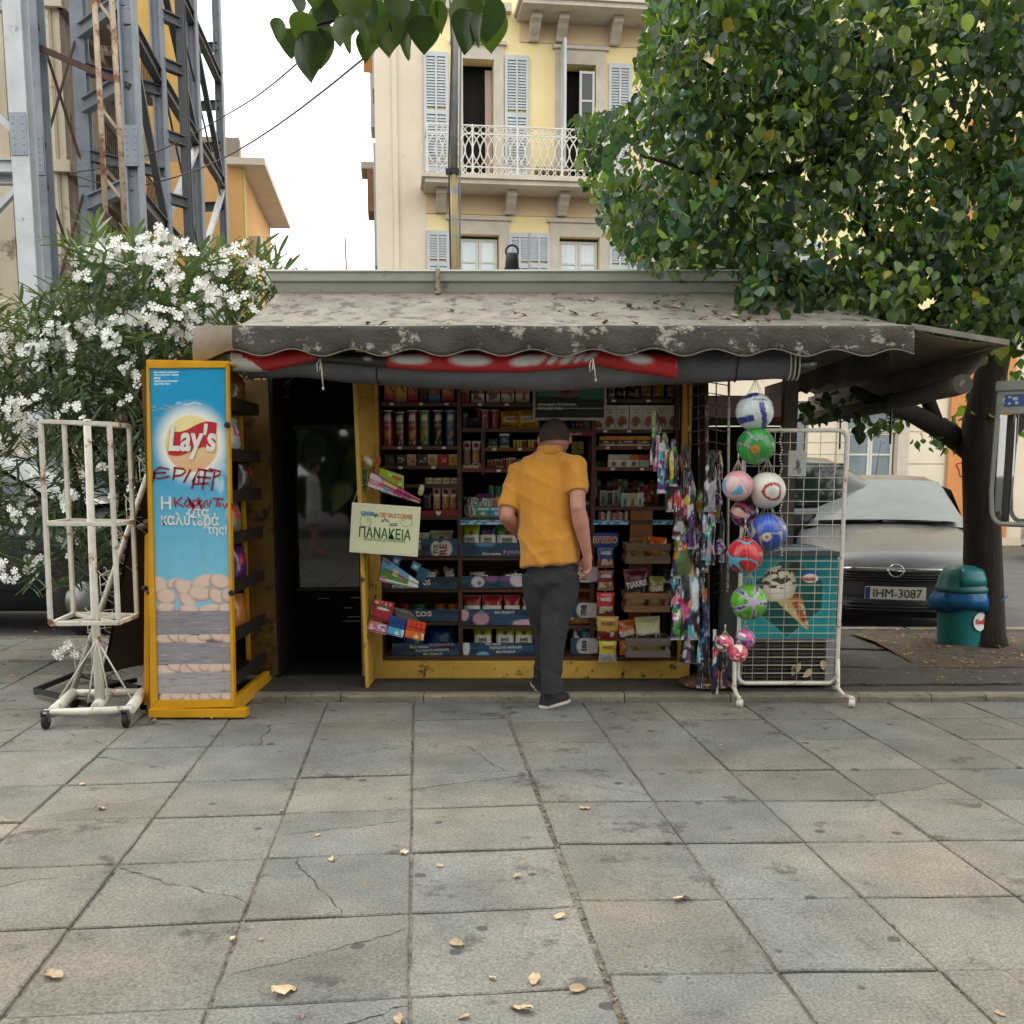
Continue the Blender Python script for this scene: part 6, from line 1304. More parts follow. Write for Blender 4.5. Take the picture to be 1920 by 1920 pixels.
def castor(c, r, par_, m=TYRE):
    w = MB().lathe([(.004, -.014), (r*.8, -.014), (r, -.009), (r, .009), (r*.8, .014), (.004, .014)], 20, Matrix.Translation(c+V((0, 0, r))) @ Matrix.Rotation(pi/2, 4, 'Y') @ Matrix.Rotation(.0, 4, 'X')).build('wheel', m, par_)
    f = MB()
    for s in (-1, 1): f.bar(c+V((.018*s, 0, r)), c+V((.018*s, -.01, r*2.5)), .004, .03)
    f.box(c.x-.02, c.x+.02, c.y-.025, c.y+.015, c.z+r*2.4, c.z+r*2.5); f.build('castor_fork', STEEL, w)
for u, v in ((87, 1367), (237, 1364)): castor(gp(u, v), .042, rack)
for p in (br0, br1): castor(V((p.x, p.y, .0)), .042, rack)
# leaning wire stand and dark board
ws = thing('wire_stand', 'white wire brochure stand leaning behind the display rack', 'stand', gp(150, 1290))
for du, Y0 in ((0, 6.25), (34, 6.45)): MB().tube([pt(283+du, 872+du*.6, Y0), pt(136+du*1.3, 1296-du*.3, Y0+.05)], .017, 10).build('stand_tube', WPT, ws)
for k in range(6):
    t = .04+.165*k; A = pt(283, 872, 6.25).lerp(pt(136, 1296, 6.3), t)+V((.01, .03, 0)); B = A+V((.13, .2, .0)); bk = MB()
    for h in (0, .05, .11): bk.tube([A+V((-.05, -.05, h-.03)), A+V((0, 0, h))], .003, 5).tube([A+V((-.05, -.05, h-.03)), B+V((-.05, -.05, h-.03)), B+V((0, 0, h))], .003, 5)
    for j in range(5): q = A.lerp(B, j/4); bk.tube([q+V((-.05, -.05, .08)), q+V((-.05, -.05, -.04)), q+V((.05, .0, -.13))], .0025, 5)
    bk.tube([A, A+V((-.06, -.05, .11)), A+V((-.03, -.02, .13)), A+V((.02, 0, .03))], .003, 5); bk.build('wire_basket', WPT, ws)
db = MB(); db.prism([pt(264, 880, 6.3), pt(296, 880, 6.5), pt(300, 1240, 6.4), pt(192, 1262, 6.2)], (.012, .03, 0))
tag(db.build('board', mat('dark_brown_board', '#2f2019', '#241811', sc=4, rough=.5), bevel=.004), 'dark brown board leaning between the wire stand and the cabinet', 'board')
bs = thing('floor_frame', 'black metal floor frame lying behind the display rack base', 'frame', gp(120, 1290))
for a, b in (((66, 1294), (140, 1264)), ((66, 1294), (170, 1322)), ((140, 1264), (262, 1290)), ((150, 1300), (255, 1275))):
    MB().bar(gp(*a, .05), gp(*b, .05), .03, .03).build('bar', BLACK, bs, bevel=.003)
for u, v in ((70, 1302), (240, 1300)): MB().box(*(lambda p: (p.x-.015, p.x+.015, p.y-.015, p.y+.015, .002, .036))(gp(u, v))).build('foot', BLACK, bs)
fb_ = MB(); p = pt(268, 982, 5.9); fb_.tube([p+V((-.03, 0, -.02)), p+V((.06, .06, 0))], .016, 8); fb_.box(p.x-.0, p.x+.1, p.y, p.y+.1, p.z+.0, p.z+.022); tag(fb_.build('bracket', mat('grey_bracket', '#6d6c68', '#565550', sc=9, rough=.6), bevel=.003), 'grey metal bracket sticking out left of the blue poster', 'bracket')
# ---- white mesh panel on castors
YC = 6.16
cage = thing('mesh_panel', 'white rusty wire mesh display panel on castors before the ice cream freezer', 'panel', gp(1475, 1310))
c0, c1, z0_, z1_ = xat(1388, 1100, YC), xat(1576, 1100, YC), zat(1281, YC), zat(807, YC)
def rr(x0, x1, z0, z1, r, y, k=6):
    P = []
    for cx_, cz, a0 in ((x1-r, z1-r, 0), (x0+r, z1-r, pi/2), (x0+r, z0+r, pi), (x1-r, z0+r, 1.5*pi)):
        for i in range(k+1): a = a0+pi/2*i/k; P.append((cx_+r*cos(a), y, cz+r*sin(a)))
    return P
MB().tube(rr(c0, c1, z0_, z1_, .055, YC), .0125, 10, closed=True).build('frame', WPT, cage)
MW = mat('wire_white', '#cfcabb', '#b8b2a2', sc=20, rough=.5, c3='#8a6a48', t3=.66, sc3=20)
k = 0; x = c0+.09
while x < c1-.03: MB().tube([(x, YC, z0_), (x, YC, z1_)], .0024, 5).build('mesh_wire', MW, cage); x += .0905
for v in list(range(830, 1040, 22))+list(range(1052, 1280, 15)): z = zat(v, YC); MB().tube([(c0, YC-.004, z), (c1, YC-.004, z)], .0024, 5).build('mesh_wire', MW, cage)
for s, u0 in ((-1, 1377), (1, 1571)):
    p = pt(u0, 1236, YC-.02); q = pt(u0, 1290, YC-.02); g = gp(u0+(10 if s < 0 else 26), 1326)
    MB().tube([p, q, q+V((.01 if s < 0 else .03, -.03, -.04)), V((g.x, g.y+.02, .055)), V((g.x+.01*s, g.y-.015, .05))], .0125, 10).build('leg', WPT, cage)
    MB().tube([q+V((0, .02, 0)), V((g.x-.02*s, g.y+.3, .06))], .0125, 8).build('leg', WPT, cage)
    MB().lathe([(.003, -.016), (.022, -.016), (.025, -.01), (.025, .01), (.022, .016), (.003, .016)], 16, Matrix.Translation((g.x, g.y, .026)) @ Matrix.Rotation(pi/2, 4, 'Y') @ Matrix.Rotation(.5, 4, 'X')).build('wheel', plain('white_wheel', '#dedbd2', .4), cage)
tag(carton('notice', 'small grey printed notice clipped to the mesh panel', 'notice', 1479, 1513, 845, zat(893, YC-.012), mott(spot(solid('#a9aaa4'), .52, .45, .12, .2, '#4a4a4c'), '#6a6a68', .2, .8, .1, .3, 9, .55, 4), Y=YC-.012, d=.003))
# ---- ice cream freezer
YZ = 6.42
fz = thing('ice_cream_freezer', 'grey ice cream chest freezer with teal cone poster behind the mesh panel', 'freezer', (xat(1480, 1200, YZ), 6.75, KZ))
f0, f1 = xat(1383, 1200, YZ), xat(1568, 1200, YZ); zt_, zg, zb_ = zat(1045, YZ), zat(1196, YZ), zat(1291, YZ)
GRB = mat('grey_freezer', '#8f9496', '#7c8184', sc=4, rough=.45)
MB().box(f0, f1, YZ+.012, 7.05, KZ+.02, zt_).build('body', GRB, fz, bevel=.01)
MB().box(f0-.01, f1+.01, YZ-.005, 7.06, zt_+.001, zt_+.035).build('lid_frame', plain('dark_grey_trim', '#55575a', .4), fz, bevel=.006)
MB().box(f0+.03, f1-.03, YZ+.03, 7.0, zt_+.036, zt_+.046).build('lid', mat('frosted_lid', '#b9c6d2', '#a8b6c4', sc=4, rough=.12), fz, bevel=.004)
def cone(X, Y):
    u = 1383+X*185; v = 1196-Y*150
    c = lay(full(X, '#1a8f93'), C('#0f7d84'), sst(.2, .9, Y)); d = np.maximum(np.abs(u-1476)*.92, (np.abs(u-1476)+np.abs(v-1117)*1.25)*.62)
    c = lay(c, C('#2fa6a6'), sst(68, 58, d)*.6); c = lay(c, C('#0e4a48'), sst(60.5, 59, d)); c = lay(c, C('#17615c'), sst(60, 20, np.hypot(u-1500, v-1080))*.6)
    t = (v-1112)/68; a = 1436+t*(1512-1436); b = 1500+t*(1519-1500); m = (t > 0) & (t < 1) & (u > a) & (u < b)
    w = lay(full(X, '#cfae72'), C('#a9814a'), sst(.2, .9, (u-a)/np.maximum(b-a, 1))); w = lay(w, C('#7a3c24'), sst(.2, .08, t)); w = lay(w, C('#e3d4b0'), ((t > .3) & (t < .9) & (npn(u, v, .22, 4) > .66))*.8); c = np.where(m[:, None], w, c)
    d2 = np.hypot((u-1457)/33, (v-1098)/36); ic = lay(full(X, '#e6e0d2'), C('#c4b6a4'), sst(.4, 1, d2)); ic = lay(ic, C('#3a1d12'), ((npn(u, v*1.2, .13, 3) > .56) & (v < 1105))*.95)
    m = (d2 < 1) & (v < 1126-(u-1457)*.2); c = np.where(m[:, None], ic, c); c = lay(c, C('#3a2418'), sst(1.1, .9, np.hypot((u-1486)/9, (v-1064)/9)))
    e = np.hypot((u-1518)/17, (v-1082)/12); c = lay(c, C('#1c5a9c'), sst(1.05, .98, e)); e = np.hypot((u-1517)/15, (v-1085)/8); return lay(c, C('#ece8e2'), sst(1.05, .98, e))
me = gridmesh('poster', f1-f0-.02, zt_-zg, 150, 120, cone); xform(me, front(((f0+f1)/2, YZ+.008, zg))); ps = link('poster', me, vcmat('teal_poster_print', .35, grime=.06), fz)
letters('Nestlé', front(pt(1517, 1085, YZ+.005)), RED, ps, w=24*YZ/F, h=9*YZ/F, bold=.03)
b_ = basis(pt(1500, 1146, YZ+.005), V((.5, 0, -.86)), V((.86, 0, .5))); letters('Nestlé', b_, RED, ps, w=40*YZ/F, h=11*YZ/F, bold=.03)
gl = MB().box(f0+.04, f1-.06, YZ+.008, YZ+.01, zb_+.04, zg-.012).build('grille_back', BLACK, fz)
for i in range(11):
    z = zb_+.05+(zg-zb_-.075)*i/10; MB().box(f0+.05, f1-.07, YZ-.002, YZ+.007, z-.005, z+.005).build('grille_slat', mat('brown_slat', '#4d4540', '#3b3430', sc=20, rough=.6), fz)
for i in range(9):
    x = f0+.05+(f1-f0-.12)*i/8; MB().box(x-.003, x+.003, YZ-.0045, YZ-.0025, zb_+.045, zg-.018).build('grille_bar', MATS['brown_slat'], fz)
for u, v in ((1496, 1250), (1512, 1262), (1486, 1256), (1542, 1247)):
    o = bpy.data.objects.new('fallen_leaf', LM[u % 6]); COL.objects.link(o); o.location = pt(u, v, YZ-.012); o.rotation_euler = (1.4, u, .4); tag(o, f'dry brown leaf on the freezer grille at {dict(((1496, "centre left"), (1512, "centre right"), (1486, "far left"), (1542, "far right")))[u]}', 'leaf', 'dry leaves caught in the freezer grille')
# ---- hanging balls in nets
def gball(c1, c2, cl, s=0, badge=None):
    def f(D):
        x, y, z = D.T; q = np.sin(3.1*x+1.3*np.sin(2.3*z+s)+s)+np.sin(3.3*z-1.2*np.sin(2.1*x-s)+2*s)+.6*np.sin(3*y+s)
        c = lay(full(x, c1), C(c2), sst(.06, -.02, q-.9)*0); l = np.abs(q-.25); c = lay(full(x, c1), C('#1d1c20'), sst(.34, .28, l)); c = lay(c, C(cl), sst(.24, .19, l)); c = lay(c, C(c2), (sst(.9, 1.2, q))*.55)
        if badge: c = lay(c, C(badge), sst(.26, .2, np.hypot(x+.25, z+.2))*(y < 0)); c = lay(c, C(c1), sst(.12, .08, np.hypot(x+.25, z+.2))*(y < 0)*.8)
        return c
    return f
def vball(D):
    x, y, z = D.T; x, z = x*cos(.25)+z*sin(.25), -x*sin(.25)+z*cos(.25); c = full(x, '#d4dfe2'); B = C('#2a3c8c')
    c = lay(c, B, ((np.abs(x-.22) < .15) & (z < .42))*1.0); c = lay(c, B, ((x < -.32) & (np.abs(z+.28) < .17))*1.0); c = lay(c, B, ((z > .78) & (x < .3))*1.0); c = lay(c, B, ((x > .86) & (np.abs(z) < .2))*1.0)
    sm = ((np.abs(x-.05) < .012) | (np.abs(x-.4) < .012) | (np.abs(z-.44) < .012) | ((np.abs(z+.1) < .012) & (x < .05))); return lay(c, C('#9aa8b0'), sm*.7)
def blot(base, cols, sc=3, s=1):
    def f(D):
        x, y, z = D.T; c = full(x, base)
        for i, (k, th) in enumerate(cols): c = lay(c, C(k), sst(th, th+.05, npn(x*sc+y*2, z*sc-y, 1.0, s+i*3)))
        return c
    return f
def lime(D):
    x, y, z = D.T; a = np.arctan2(z-.1, x); r = np.hypot(x, z-.1); st_ = np.cos(5*a+.6); c = lay(full(x, '#5fae24'), C('#3f8f1c'), sst(.4, .9, npn(x*5, z*5, 1, 3)))
    c = lay(c, C('#b9a4c8'), sst(.55, .7, st_+.35*(1-r))*(r < .95)); c = lay(c, C('#1d2c5c'), sst(.8, .88, st_)*(r > .42)*(npn(x*9, z*9, 1, 2) > .35)); return lay(c, C('#b9a4c8'), sst(.3, .22, r))
YB_ = 6.08
BALLM = vcmat('glossy_ball', .3, coat=.3, bump=.15, bsc=120, grime=.04)
balls = [(1415, 772, 35, vball, 'blue and white volleyball hanging topmost in a net', YB_), (1417, 836, 34.5, gball('#1f8a34', '#2fa848', '#8f9498', 2.1, '#c87a2c'), 'green and silver football hanging under the volleyball', YB_), (1383, 911, 28.5, blot('#d39aa6', [('#e0c0c0', .62), ('#58aede', .8), ('#d8c060', .84)], 1.6, 4), 'pale pink ball hanging left of the white and red football', YB_-.04), (1438, 919, 34.5, gball('#ddd8d0', '#c8c2ba', '#b0202c', .7), 'white football with red bands hanging beside the pink ball', YB_),
    (1396, 962, 26, blot('#7a3a6c', [('#3a2458', .5), ('#c04a5a', .7), ('#e0b0a8', .8)], 2, 7), 'purple patterned ball half hidden under the pink ball', YB_+.08), (1439, 998, 36, gball('#2448a8', '#3a64c8', '#9aa4b0', 3.3, '#d8d0a0'), 'blue and grey football hanging right of the red ball', YB_), (1396, 1042, 34, gball('#c01828', '#d83040', '#5aa8c8', 1.2), 'metallic red football hanging under the white one', YB_-.05), (1404, 1129, 34.5, lime, 'lime green football with lilac star panels near the bottom', YB_),
    (1359, 1206, 17, blot('#cf3a64', [('#e8e4e0', .66), ('#5a2a4c', .8)], 3, 2), 'small pink spotted ball, left one of three', YB_-.04), (1397, 1198, 19, blot('#d0488c', [('#7a3a8c', .55), ('#5ab0c8', .74), ('#ece6e4', .8)], 2.4, 5), 'small pink and violet ball, right one of three', YB_), (1384, 1225, 18, blot('#d03a58', [('#ece4dc', .62)], 4, 9), 'small red spotted ball, lowest of three', YB_-.07)]
for u, v, r_, f, nm, Y in balls:
    r = r_*Y*.985/F; c = pt(u, v, Y); bm = bmesh.new(); bmesh.ops.create_icosphere(bm, subdivisions=5, radius=r); me = bpy.data.meshes.new('ball'); bm.to_mesh(me); bm.free()
    me.polygons.foreach_set('use_smooth', [True]*len(me.polygons)); D = np.array([x.co for x in me.vertices])/r; setcol(me, f(D)); o = link('hanging_ball', me, BALLM, keep=True); o.location = c
    tag(o, nm, 'ball', 'toy balls hanging in nets'); nb = MB(); top = V((.0, 0, r*(1.75 if r_ > 25 else 1.5)))
    for k in range(10):
        a = 2*pi*k/10
        for tw in (.5, -.5): nb.tube([V((r*1.012*cos(a+tw*t)*sin(pi*t), r*1.012*sin(a+tw*t)*sin(pi*t), r*1.012*cos(pi*t))) for t in np.linspace(.12, 1, 9)], .0007, 3)
        nb.tube([V((r*cos(a)*.4, r*sin(a)*.4, r*.93)), top], .0011, 3)
    nb.tube([top, top+V((0, 0, .035))], .004, 5); n_ = nb.build('net', STR, None, keep=True); n_.parent = o; n_['kind'] = 'stuff'
    if f is vball:
        l = letters('VOLLEYBALL', Matrix(), BLK, None, w=.105, h=.012, bold=.02, warp=lambda a, b: tuple((V((cos(pi/2-a/r*1.0-.1)*cos(.62+b/r+0*a), -1*math.sqrt(max(0, 1-(cos(pi/2-a/r-.1)*cos(.62+b/r))**2-sin(.62+b/r)**2)), sin(.62+b/r)))*r*1.012))); l.parent = o
# ---- rusty wire rack and the hanging toy packs
RUS = mat('rusty_wire', '#6d4a32', '#4f3424', sc=20, rough=.8, c3='#b5a58c', t3=.58, sc3=15)
wr_ = thing('wire_rack', 'rusty revolving wire rack hung with toys right of the shelves', 'rack', gp(1335, 1300, KZ)); YT = 6.42
for u0, v0, u1, v1, r in ((1325, 705, 1328, 1290, .012), (1367, 712, 1364, 1110, .0085), (1290, 705, 1292, 900, .006), (1309, 715, 1311, 1000, .005), (1343, 715, 1344, 950, .004), (1352, 1050, 1352, 1116, .004)):
    MB().tube([pt(u0, v0, YT), pt(u1, v1, YT)], r, 7).build('post', WPT if u0 == 1367 else RUS, wr_)
for v in (725, 745, 766, 788, 812, 836, 1052, 1075, 1096, 1112): MB().tube([pt(1288 if v < 1000 else 1338, v, YT-.01), pt(1330 if v < 1000 else 1366, v-8, YT-.05), pt(1366, v-2, YT-.02)], .0032, 5).build('wire', RUS, wr_)
MB().lathe([(.2, .01), (.2, .03), (.03, .05), (.02, .1)], 16, Matrix.Translation(gp(1335, 1290, KZ)+V((0, .1, 0)))).build('base', RUS, wr_)
def toypal(cols, s, sc):
    def f(X, Y):
        c = full(X, cols[0])
        for i, k in enumerate(cols[1:]): n1 = npn(X*sc*.7, Y*sc*2.2, 1, s+i*2.3); c = lay(c, C(k), sst(.60, .66, n1)*.95)
        c = lay(c, C(cols[1]), (Y > .84)*.9); c = lay(c, C('#e4e0e2'), ((npn(X*9, Y*22, 1, s+9) > .72) & (np.abs(Y-.6) < .09))*.8); c = lay(c, C('#9a9ca4'), (Y < .05)*.9)
        c = lay(c, C('#16131c'), sst(.58, .63, npn(X*sc*.8, Y*sc*1.3, 1, s+50))); return lay(c, C('#e9e9ee'), sst(.86, .9, npn(X*sc, Y*sc*3, 1, s+31))*.8)
    return f
VI, NV, TQ, SIL, PKK, GRN, ORG, RDD, YLL = '#54257a', '#1c2250', '#3aa6b8', '#b9bcc4', '#c85a8c', '#3f8f3a', '#d0702c', '#a82434', '#c8b43a'
packs = [(1290, 792, 1228, 872, 15, [GRN, '#8a9a40', PKK], 'green and pink'), (1284, 812, 1233, 884, 13, [PKK, RDD, SIL], 'pink and silver'), (1290, 822, 1246, 905, 15, [YLL, '#6a7a30', NV], 'yellow'), (1296, 830, 1262, 912, 14, [GRN, NV, YLL], 'green and navy'), (1298, 850, 1240, 925, 16, [VI, SIL, TQ], 'violet'), (1300, 868, 1255, 960, 15, ['#7a3a5c', SIL, ORG], 'plum and silver'),
    (1312, 880, 1286, 985, 20, [PKK, RDD, YLL], 'wide pink topped'), (1308, 915, 1272, 1010, 18, [RDD, '#3a1c30', SIL], 'dark red'), (1318, 930, 1296, 1030, 16, [VI, '#2c1438', SIL], 'deep violet'), (1336, 846, 1331, 960, 20, [NV, SIL, '#2c6a3c', '#e0e0e4'], 'navy and silver crumpled'), (1352, 845, 1350, 900, 9, ['#d8d4cc', RDD, YLL], 'narrow white'), (1350, 925, 1345, 948, 17, ['#5a2c6c', '#e0d8dc'], 'small white and purple'),
    (1300, 985, 1278, 1085, 30, ['#5a6a3c', GRN, ORG, NV], 'green and orange crinkled'), (1326, 940, 1322, 1050, 12, [SIL, '#b05a8c', TQ], 'silver and pink slim'), (1345, 955, 1332, 1060, 15, [TQ, '#d0a0b8', GRN, SIL], 'turquoise'), (1358, 960, 1352, 1055, 10, ['#5a3a7c', SIL, '#d8d8dc'], 'grey violet slim'), (1352, 1012, 1350, 1040, 17, ['#6a3a8c', '#e4dce4'], 'small violet and white'),
    (1304, 1060, 1283, 1185, 34, ['#b02050', PKK, NV, '#e0a090', SIL], 'large crimson and pink'), (1330, 1060, 1300, 1200, 20, ['#d8e0ec', ORG, TQ, NV], 'white and orange'), (1290, 1120, 1270, 1200, 22, [GRN, PKK, SIL, NV], 'green, pink and white'), (1308, 1140, 1290, 1245, 28, ['#8a5a8c', '#c8a0b8', GRN, NV], 'lilac'), (1340, 1130, 1320, 1270, 17, [NV, '#2a3a78', TQ], 'dark blue'), (1330, 1190, 1312, 1290, 11, [NV, TQ, '#e0d8d0'], 'dark blue slim'), (1346, 1180, 1340, 1306, 14, ['#1c2248', '#e4e2e0', RDD], 'long navy'), (1352, 1200, 1358, 1290, 12, [NV, GRN, ORG], 'navy and orange tipped'), (1262, 1085, 1268, 1130, 12, [TQ, GRN, SIL], 'small teal'), (1322, 985, 1312, 1070, 22, [NV, '#6a2c4c', GRN, SIL], 'mottled navy')]
pr_ = random.Random(8); CN = [('violet', VI), ('crimson', '#96203a'), ('teal', '#2a7f88'), ('gold', '#a8862c'), ('grass green', '#3c7a34'), ('orange', ORG), ('rose', PKK), ('sky blue', '#5a9ac8'), ('black', '#191820'), ('lilac', '#9a80b0'), ('brown', '#5c3a28'), ('silver', SIL)]
for i in range(20):
    a, b = CN[i % 12], CN[(i*5+3+i//12) % 12]; u = pr_.uniform(1268, 1350); v = pr_.uniform(800, 1120) if u > 1290 else pr_.uniform(850, 1050); L_ = pr_.uniform(70, 130)
    packs.append((u+8, v, u-pr_.uniform(0, 14), min(v+L_, 1285), pr_.uniform(12, 24), [a[1], b[1], '#1a1822', SIL], f'dark {a[0]} with {b[0]}'))
for i, (u0, v0, u1, v1, wpx, cols, nm) in enumerate(packs):
    Y = YT-.10-.012*(i % 5)+(.045 if i > 26 else 0); a, b = pt(u0, v0, Y), pt(u1, v1, Y-.02); w = wpx*Y*1.12/F; l = (a-b).length
    me = bag_mesh(w, l, w*.3, toypal(cols, i*1.7+2, 2.1+.6*(i % 3)), i+60, False, 16, 34); n = len(me.vertices); co = np.empty(n*3, 'f'); me.vertices.foreach_get('co', co); co = co.reshape(n, 3)
    t_ = co[:, 2]/l; co[:, 0] *= .6+.4*np.clip((1-t_)*3, 0, 1)+.12*np.sin(t_*9+i); co[:, 1] += .014*(npn(co[:, 0]/w*3, t_*7, 1.2, i)-.5); me.vertices.foreach_set('co', co.ravel()); me.update()
    o = link('toy_pack', me, TOY, keep=True); o.matrix_world = basis(b, (a-b).cross(V((0, 1, 0))) if False else V((1, 0, 0)), (a-b)) @ Matrix.Rotation(-pi/2, 4, 'X')
    tag(o, f'{nm} shiny toy pack in the bunch hung on the rusty rack', 'toy', 'toy packs hung on the wire rack')
bd = thing('bead_strand', 'string of shiny silver beads hanging behind the footballs', 'beads', pt(1463, 1045, 6.3))
for i, v in enumerate(np.arange(802, 1046, 5.2)):
    if i == 0: bm_ = MB(); ball(bm_, (0, 0, 0), .0075, n=8); bme = bm_.mesh('bead'); bme.materials.append(plain('silver_bead', '#d8d4cc', .15, .8))
    o = bpy.data.objects.new('bead', bme); COL.objects.link(o); o.location = pt(1464+1.5*sin(i), v, 6.3); par(o, bd)
# ---- litter bin
bn = thing('litter_bin', 'teal plastic litter bin with dome lid and blue bag beside the tree', 'bin', gp(1797, 1213, KZ)); B0 = gp(1797, 1213, KZ); sB = B0.y*.99/F
TEAL = mat('teal_plastic_bin', '#1f7d80', '#1a6b70', sc=4, rough=.4, bump=.05); bl = bn.location
Hb = zat(1118, B0.y)-KZ; MB().lathe([(38*sB, 0), (39*sB, .02), (43*sB, Hb-.02), (45*sB, Hb), (41*sB, Hb)], 28, Matrix.Translation(B0)).build('body', TEAL, bn)
hz = zat(1106, B0.y)-KZ; lb = MB().lathe([(47*sB, hz-.01), (48*sB, hz+.02), (45*sB, hz+.035), (42*sB, hz+.1), (34*sB, hz+.17), (24*sB, hz+.195), (2*sB, hz+.2)], 28, Matrix.Translation(B0)).build('dome_lid', mat('dark_teal_plastic', '#2a6e6c', '#235e5d', sc=4, rough=.4), bn)
fl = MB(); P = []
for i in range(9):
    a = -pi/2+.15+(i/8-.5)*1.25; P.append([(B0.x+r*sB*cos(a), B0.y+r*sB*sin(a), KZ+hz+z) for r, z in ((45, .05), (43.8, .1), (39.5, .148), (34.5, .176))])
fl.grid(P); o = fl.build('swing_flap', TEAL, lb); m_ = o.modifiers.new('s', 'SOLIDIFY'); m_.thickness = .006
P = []
for i in range(41):
    a = 2*pi*i/40; k = 1+.05*mn.noise((cos(a)*4, sin(a)*4, 0)); dz = .02*mn.noise((cos(a)*3, sin(a)*3, 7)); ex_ = 1+.18*max(0, cos(a-pi+.3))**6
    P.append([(B0.x+r*sB*k*cos(a)*(ex_ if j in (1, 2) else 1), B0.y+r*sB*k*sin(a), KZ+z+dz) for j, (r, z) in enumerate(((46, hz-.005), (49.5, hz-.06), (50+1.5*sin(a*7), hz-.15+.02*sin(a*3)), (45.5, hz-.12)))])
bb = MB(); bb.grid(P); bb.tube([(B0.x+48*sB, B0.y-.1, KZ+hz-.13), (B0.x+75*sB, B0.y-.12, KZ+hz-.03)], .007, 6); bb.build('bin_bag', mat('blue_bin_bag', '#2a7fc4', '#1f68a8', sc=6, rough=.25, bump=.6, bsc=24, trans=.3), bn)
def cyl(u_, v_, rr_=44.2): return lambda a, b: (B0.x+rr_*sB*cos(u_+a/(44*sB)), B0.y+rr_*sB*sin(u_+a/(44*sB)), v_+b)
ds = MB(); cc_ = cyl(-1.02, zat(1160, B0.y)); ds.add([cc_(0, 0)]+[cc_(.075*cos(t), .075*sin(t)) for t in np.linspace(0, 2*pi, 25)[:-1]], [(0, i+1, (i+1) % 24+1) for i in range(24)], True); o = ds.build('logo_disc', WHT, bn)
letters('Nestlé', Matrix(), RED, o, w=.11, h=.045, bold=.03, warp=cyl(-1.02, zat(1160, B0.y), 44.9))
# ---- payphone
YP = 6.1
ph = thing('payphone', 'grey payphone booth with blue telephone sign at the right edge', 'payphone', (xat(1861, 850, YP), YP, 0)); ALU = mat('dull_aluminium', '#8c8c86', '#777770', sc=6, rough=.45, metal=.3, bump=.05)
def PX(u): return xat(u, 850, YP)
zt1, zt2, zb1 = zat(715, YP), zat(777, YP), zat(987, YP); X0, X1 = PX(1861), PX(2170)
MB().box(X0-.005, X1, YP-.01, YP+.55, zat(734, YP), zt1).build('roof', ALU, ph, bevel=.006)
MB().box(X0+.004, X1, YP, YP+.03, zt2, zat(735, YP)).build('fascia', ALU, ph, bevel=.004)
sgp = MB().box(PX(1876), X1-.03, YP-.004, YP-.0005, zat(763, YP), zat(741, YP)).build('sign_panel', plain('deep_blue_sign', '#26407c', .35), ph)
hs = MB(); hs.tube([pt(1884, 747, YP-.006), pt(1881, 752, YP-.006), pt(1884, 758, YP-.006)], .0055, 6); hs.box(PX(1883), PX(1888), YP-.01, YP-.005, zat(748, YP), zat(744, YP)); hs.box(PX(1883), PX(1888), YP-.01, YP-.005, zat(760, YP), zat(756, YP)); hs.box(PX(1890), PX(1899), YP-.007, YP-.005, zat(752, YP), zat(746, YP)); hs.box(PX(1895), PX(1900), YP-.007, YP-.005, zat(760, YP), zat(754, YP)); hs.build('phone_symbol', plain('pale_blue_print', '#9fb4cc', .5), sgp)
MB().box(PX(1915), X1-.05, YP-.006, YP-.0045, zat(752, YP), zat(744, YP)).build('sign_bar', WHT, sgp)
for y in (YP+.012, YP+.5):
    q = [V((X0+.012, y, zat(736, YP)))]+[V((X0+.012-.008*t, y, zat(760+160*t, YP))) for t in (0, .5, 1)]+[V((X0+.01+.03*(1-cos(a))*2, y, zat(950, YP)-.1*sin(a))) for a in (.3, .7, 1.1, 1.5)]+[V((X1, y, zb1))]
    MB().tube(q, .014, 8).build('side_frame', ALU, ph)
MB().box(X0+.012, X0+.018, YP+.03, YP+.49, zat(960, YP), zt2).build('side_glass', glassmat('side_glass', (.75, .78, .8), .05, .2), ph)
MB().box(PX(1898), X1, YP+.44, YP+.48, zb1+.03, zt2).build('back_panel', mat('brown_back_panel', '#4d4337', '#3c342b', sc=3, rough=.6), ph)
MB().box(X0+.05, X0+.085, YP+.08, YP+.13, zb1+.01, zt2).build('inner_post', plain('dark_trim', '#2c2620', .5), ph)
MB().box(PX(1950), PX(2030), YP+.3, YP+.44, zat(900, YP), zat(800, YP)).build('telephone', plain('grey_phone', '#5d6268', .4), ph, bevel=.012)
MB().box(PX(2110), PX(2160), YP+.35, YP+.43, 0, zb1+.04).build('post', ALU, ph, bevel=.01); MB().box(X0+.1, X1, YP+.02, YP+.47, zb1, zb1+.02).build('shelf', ALU, ph); ph.rotation_euler.z = radians(-38)
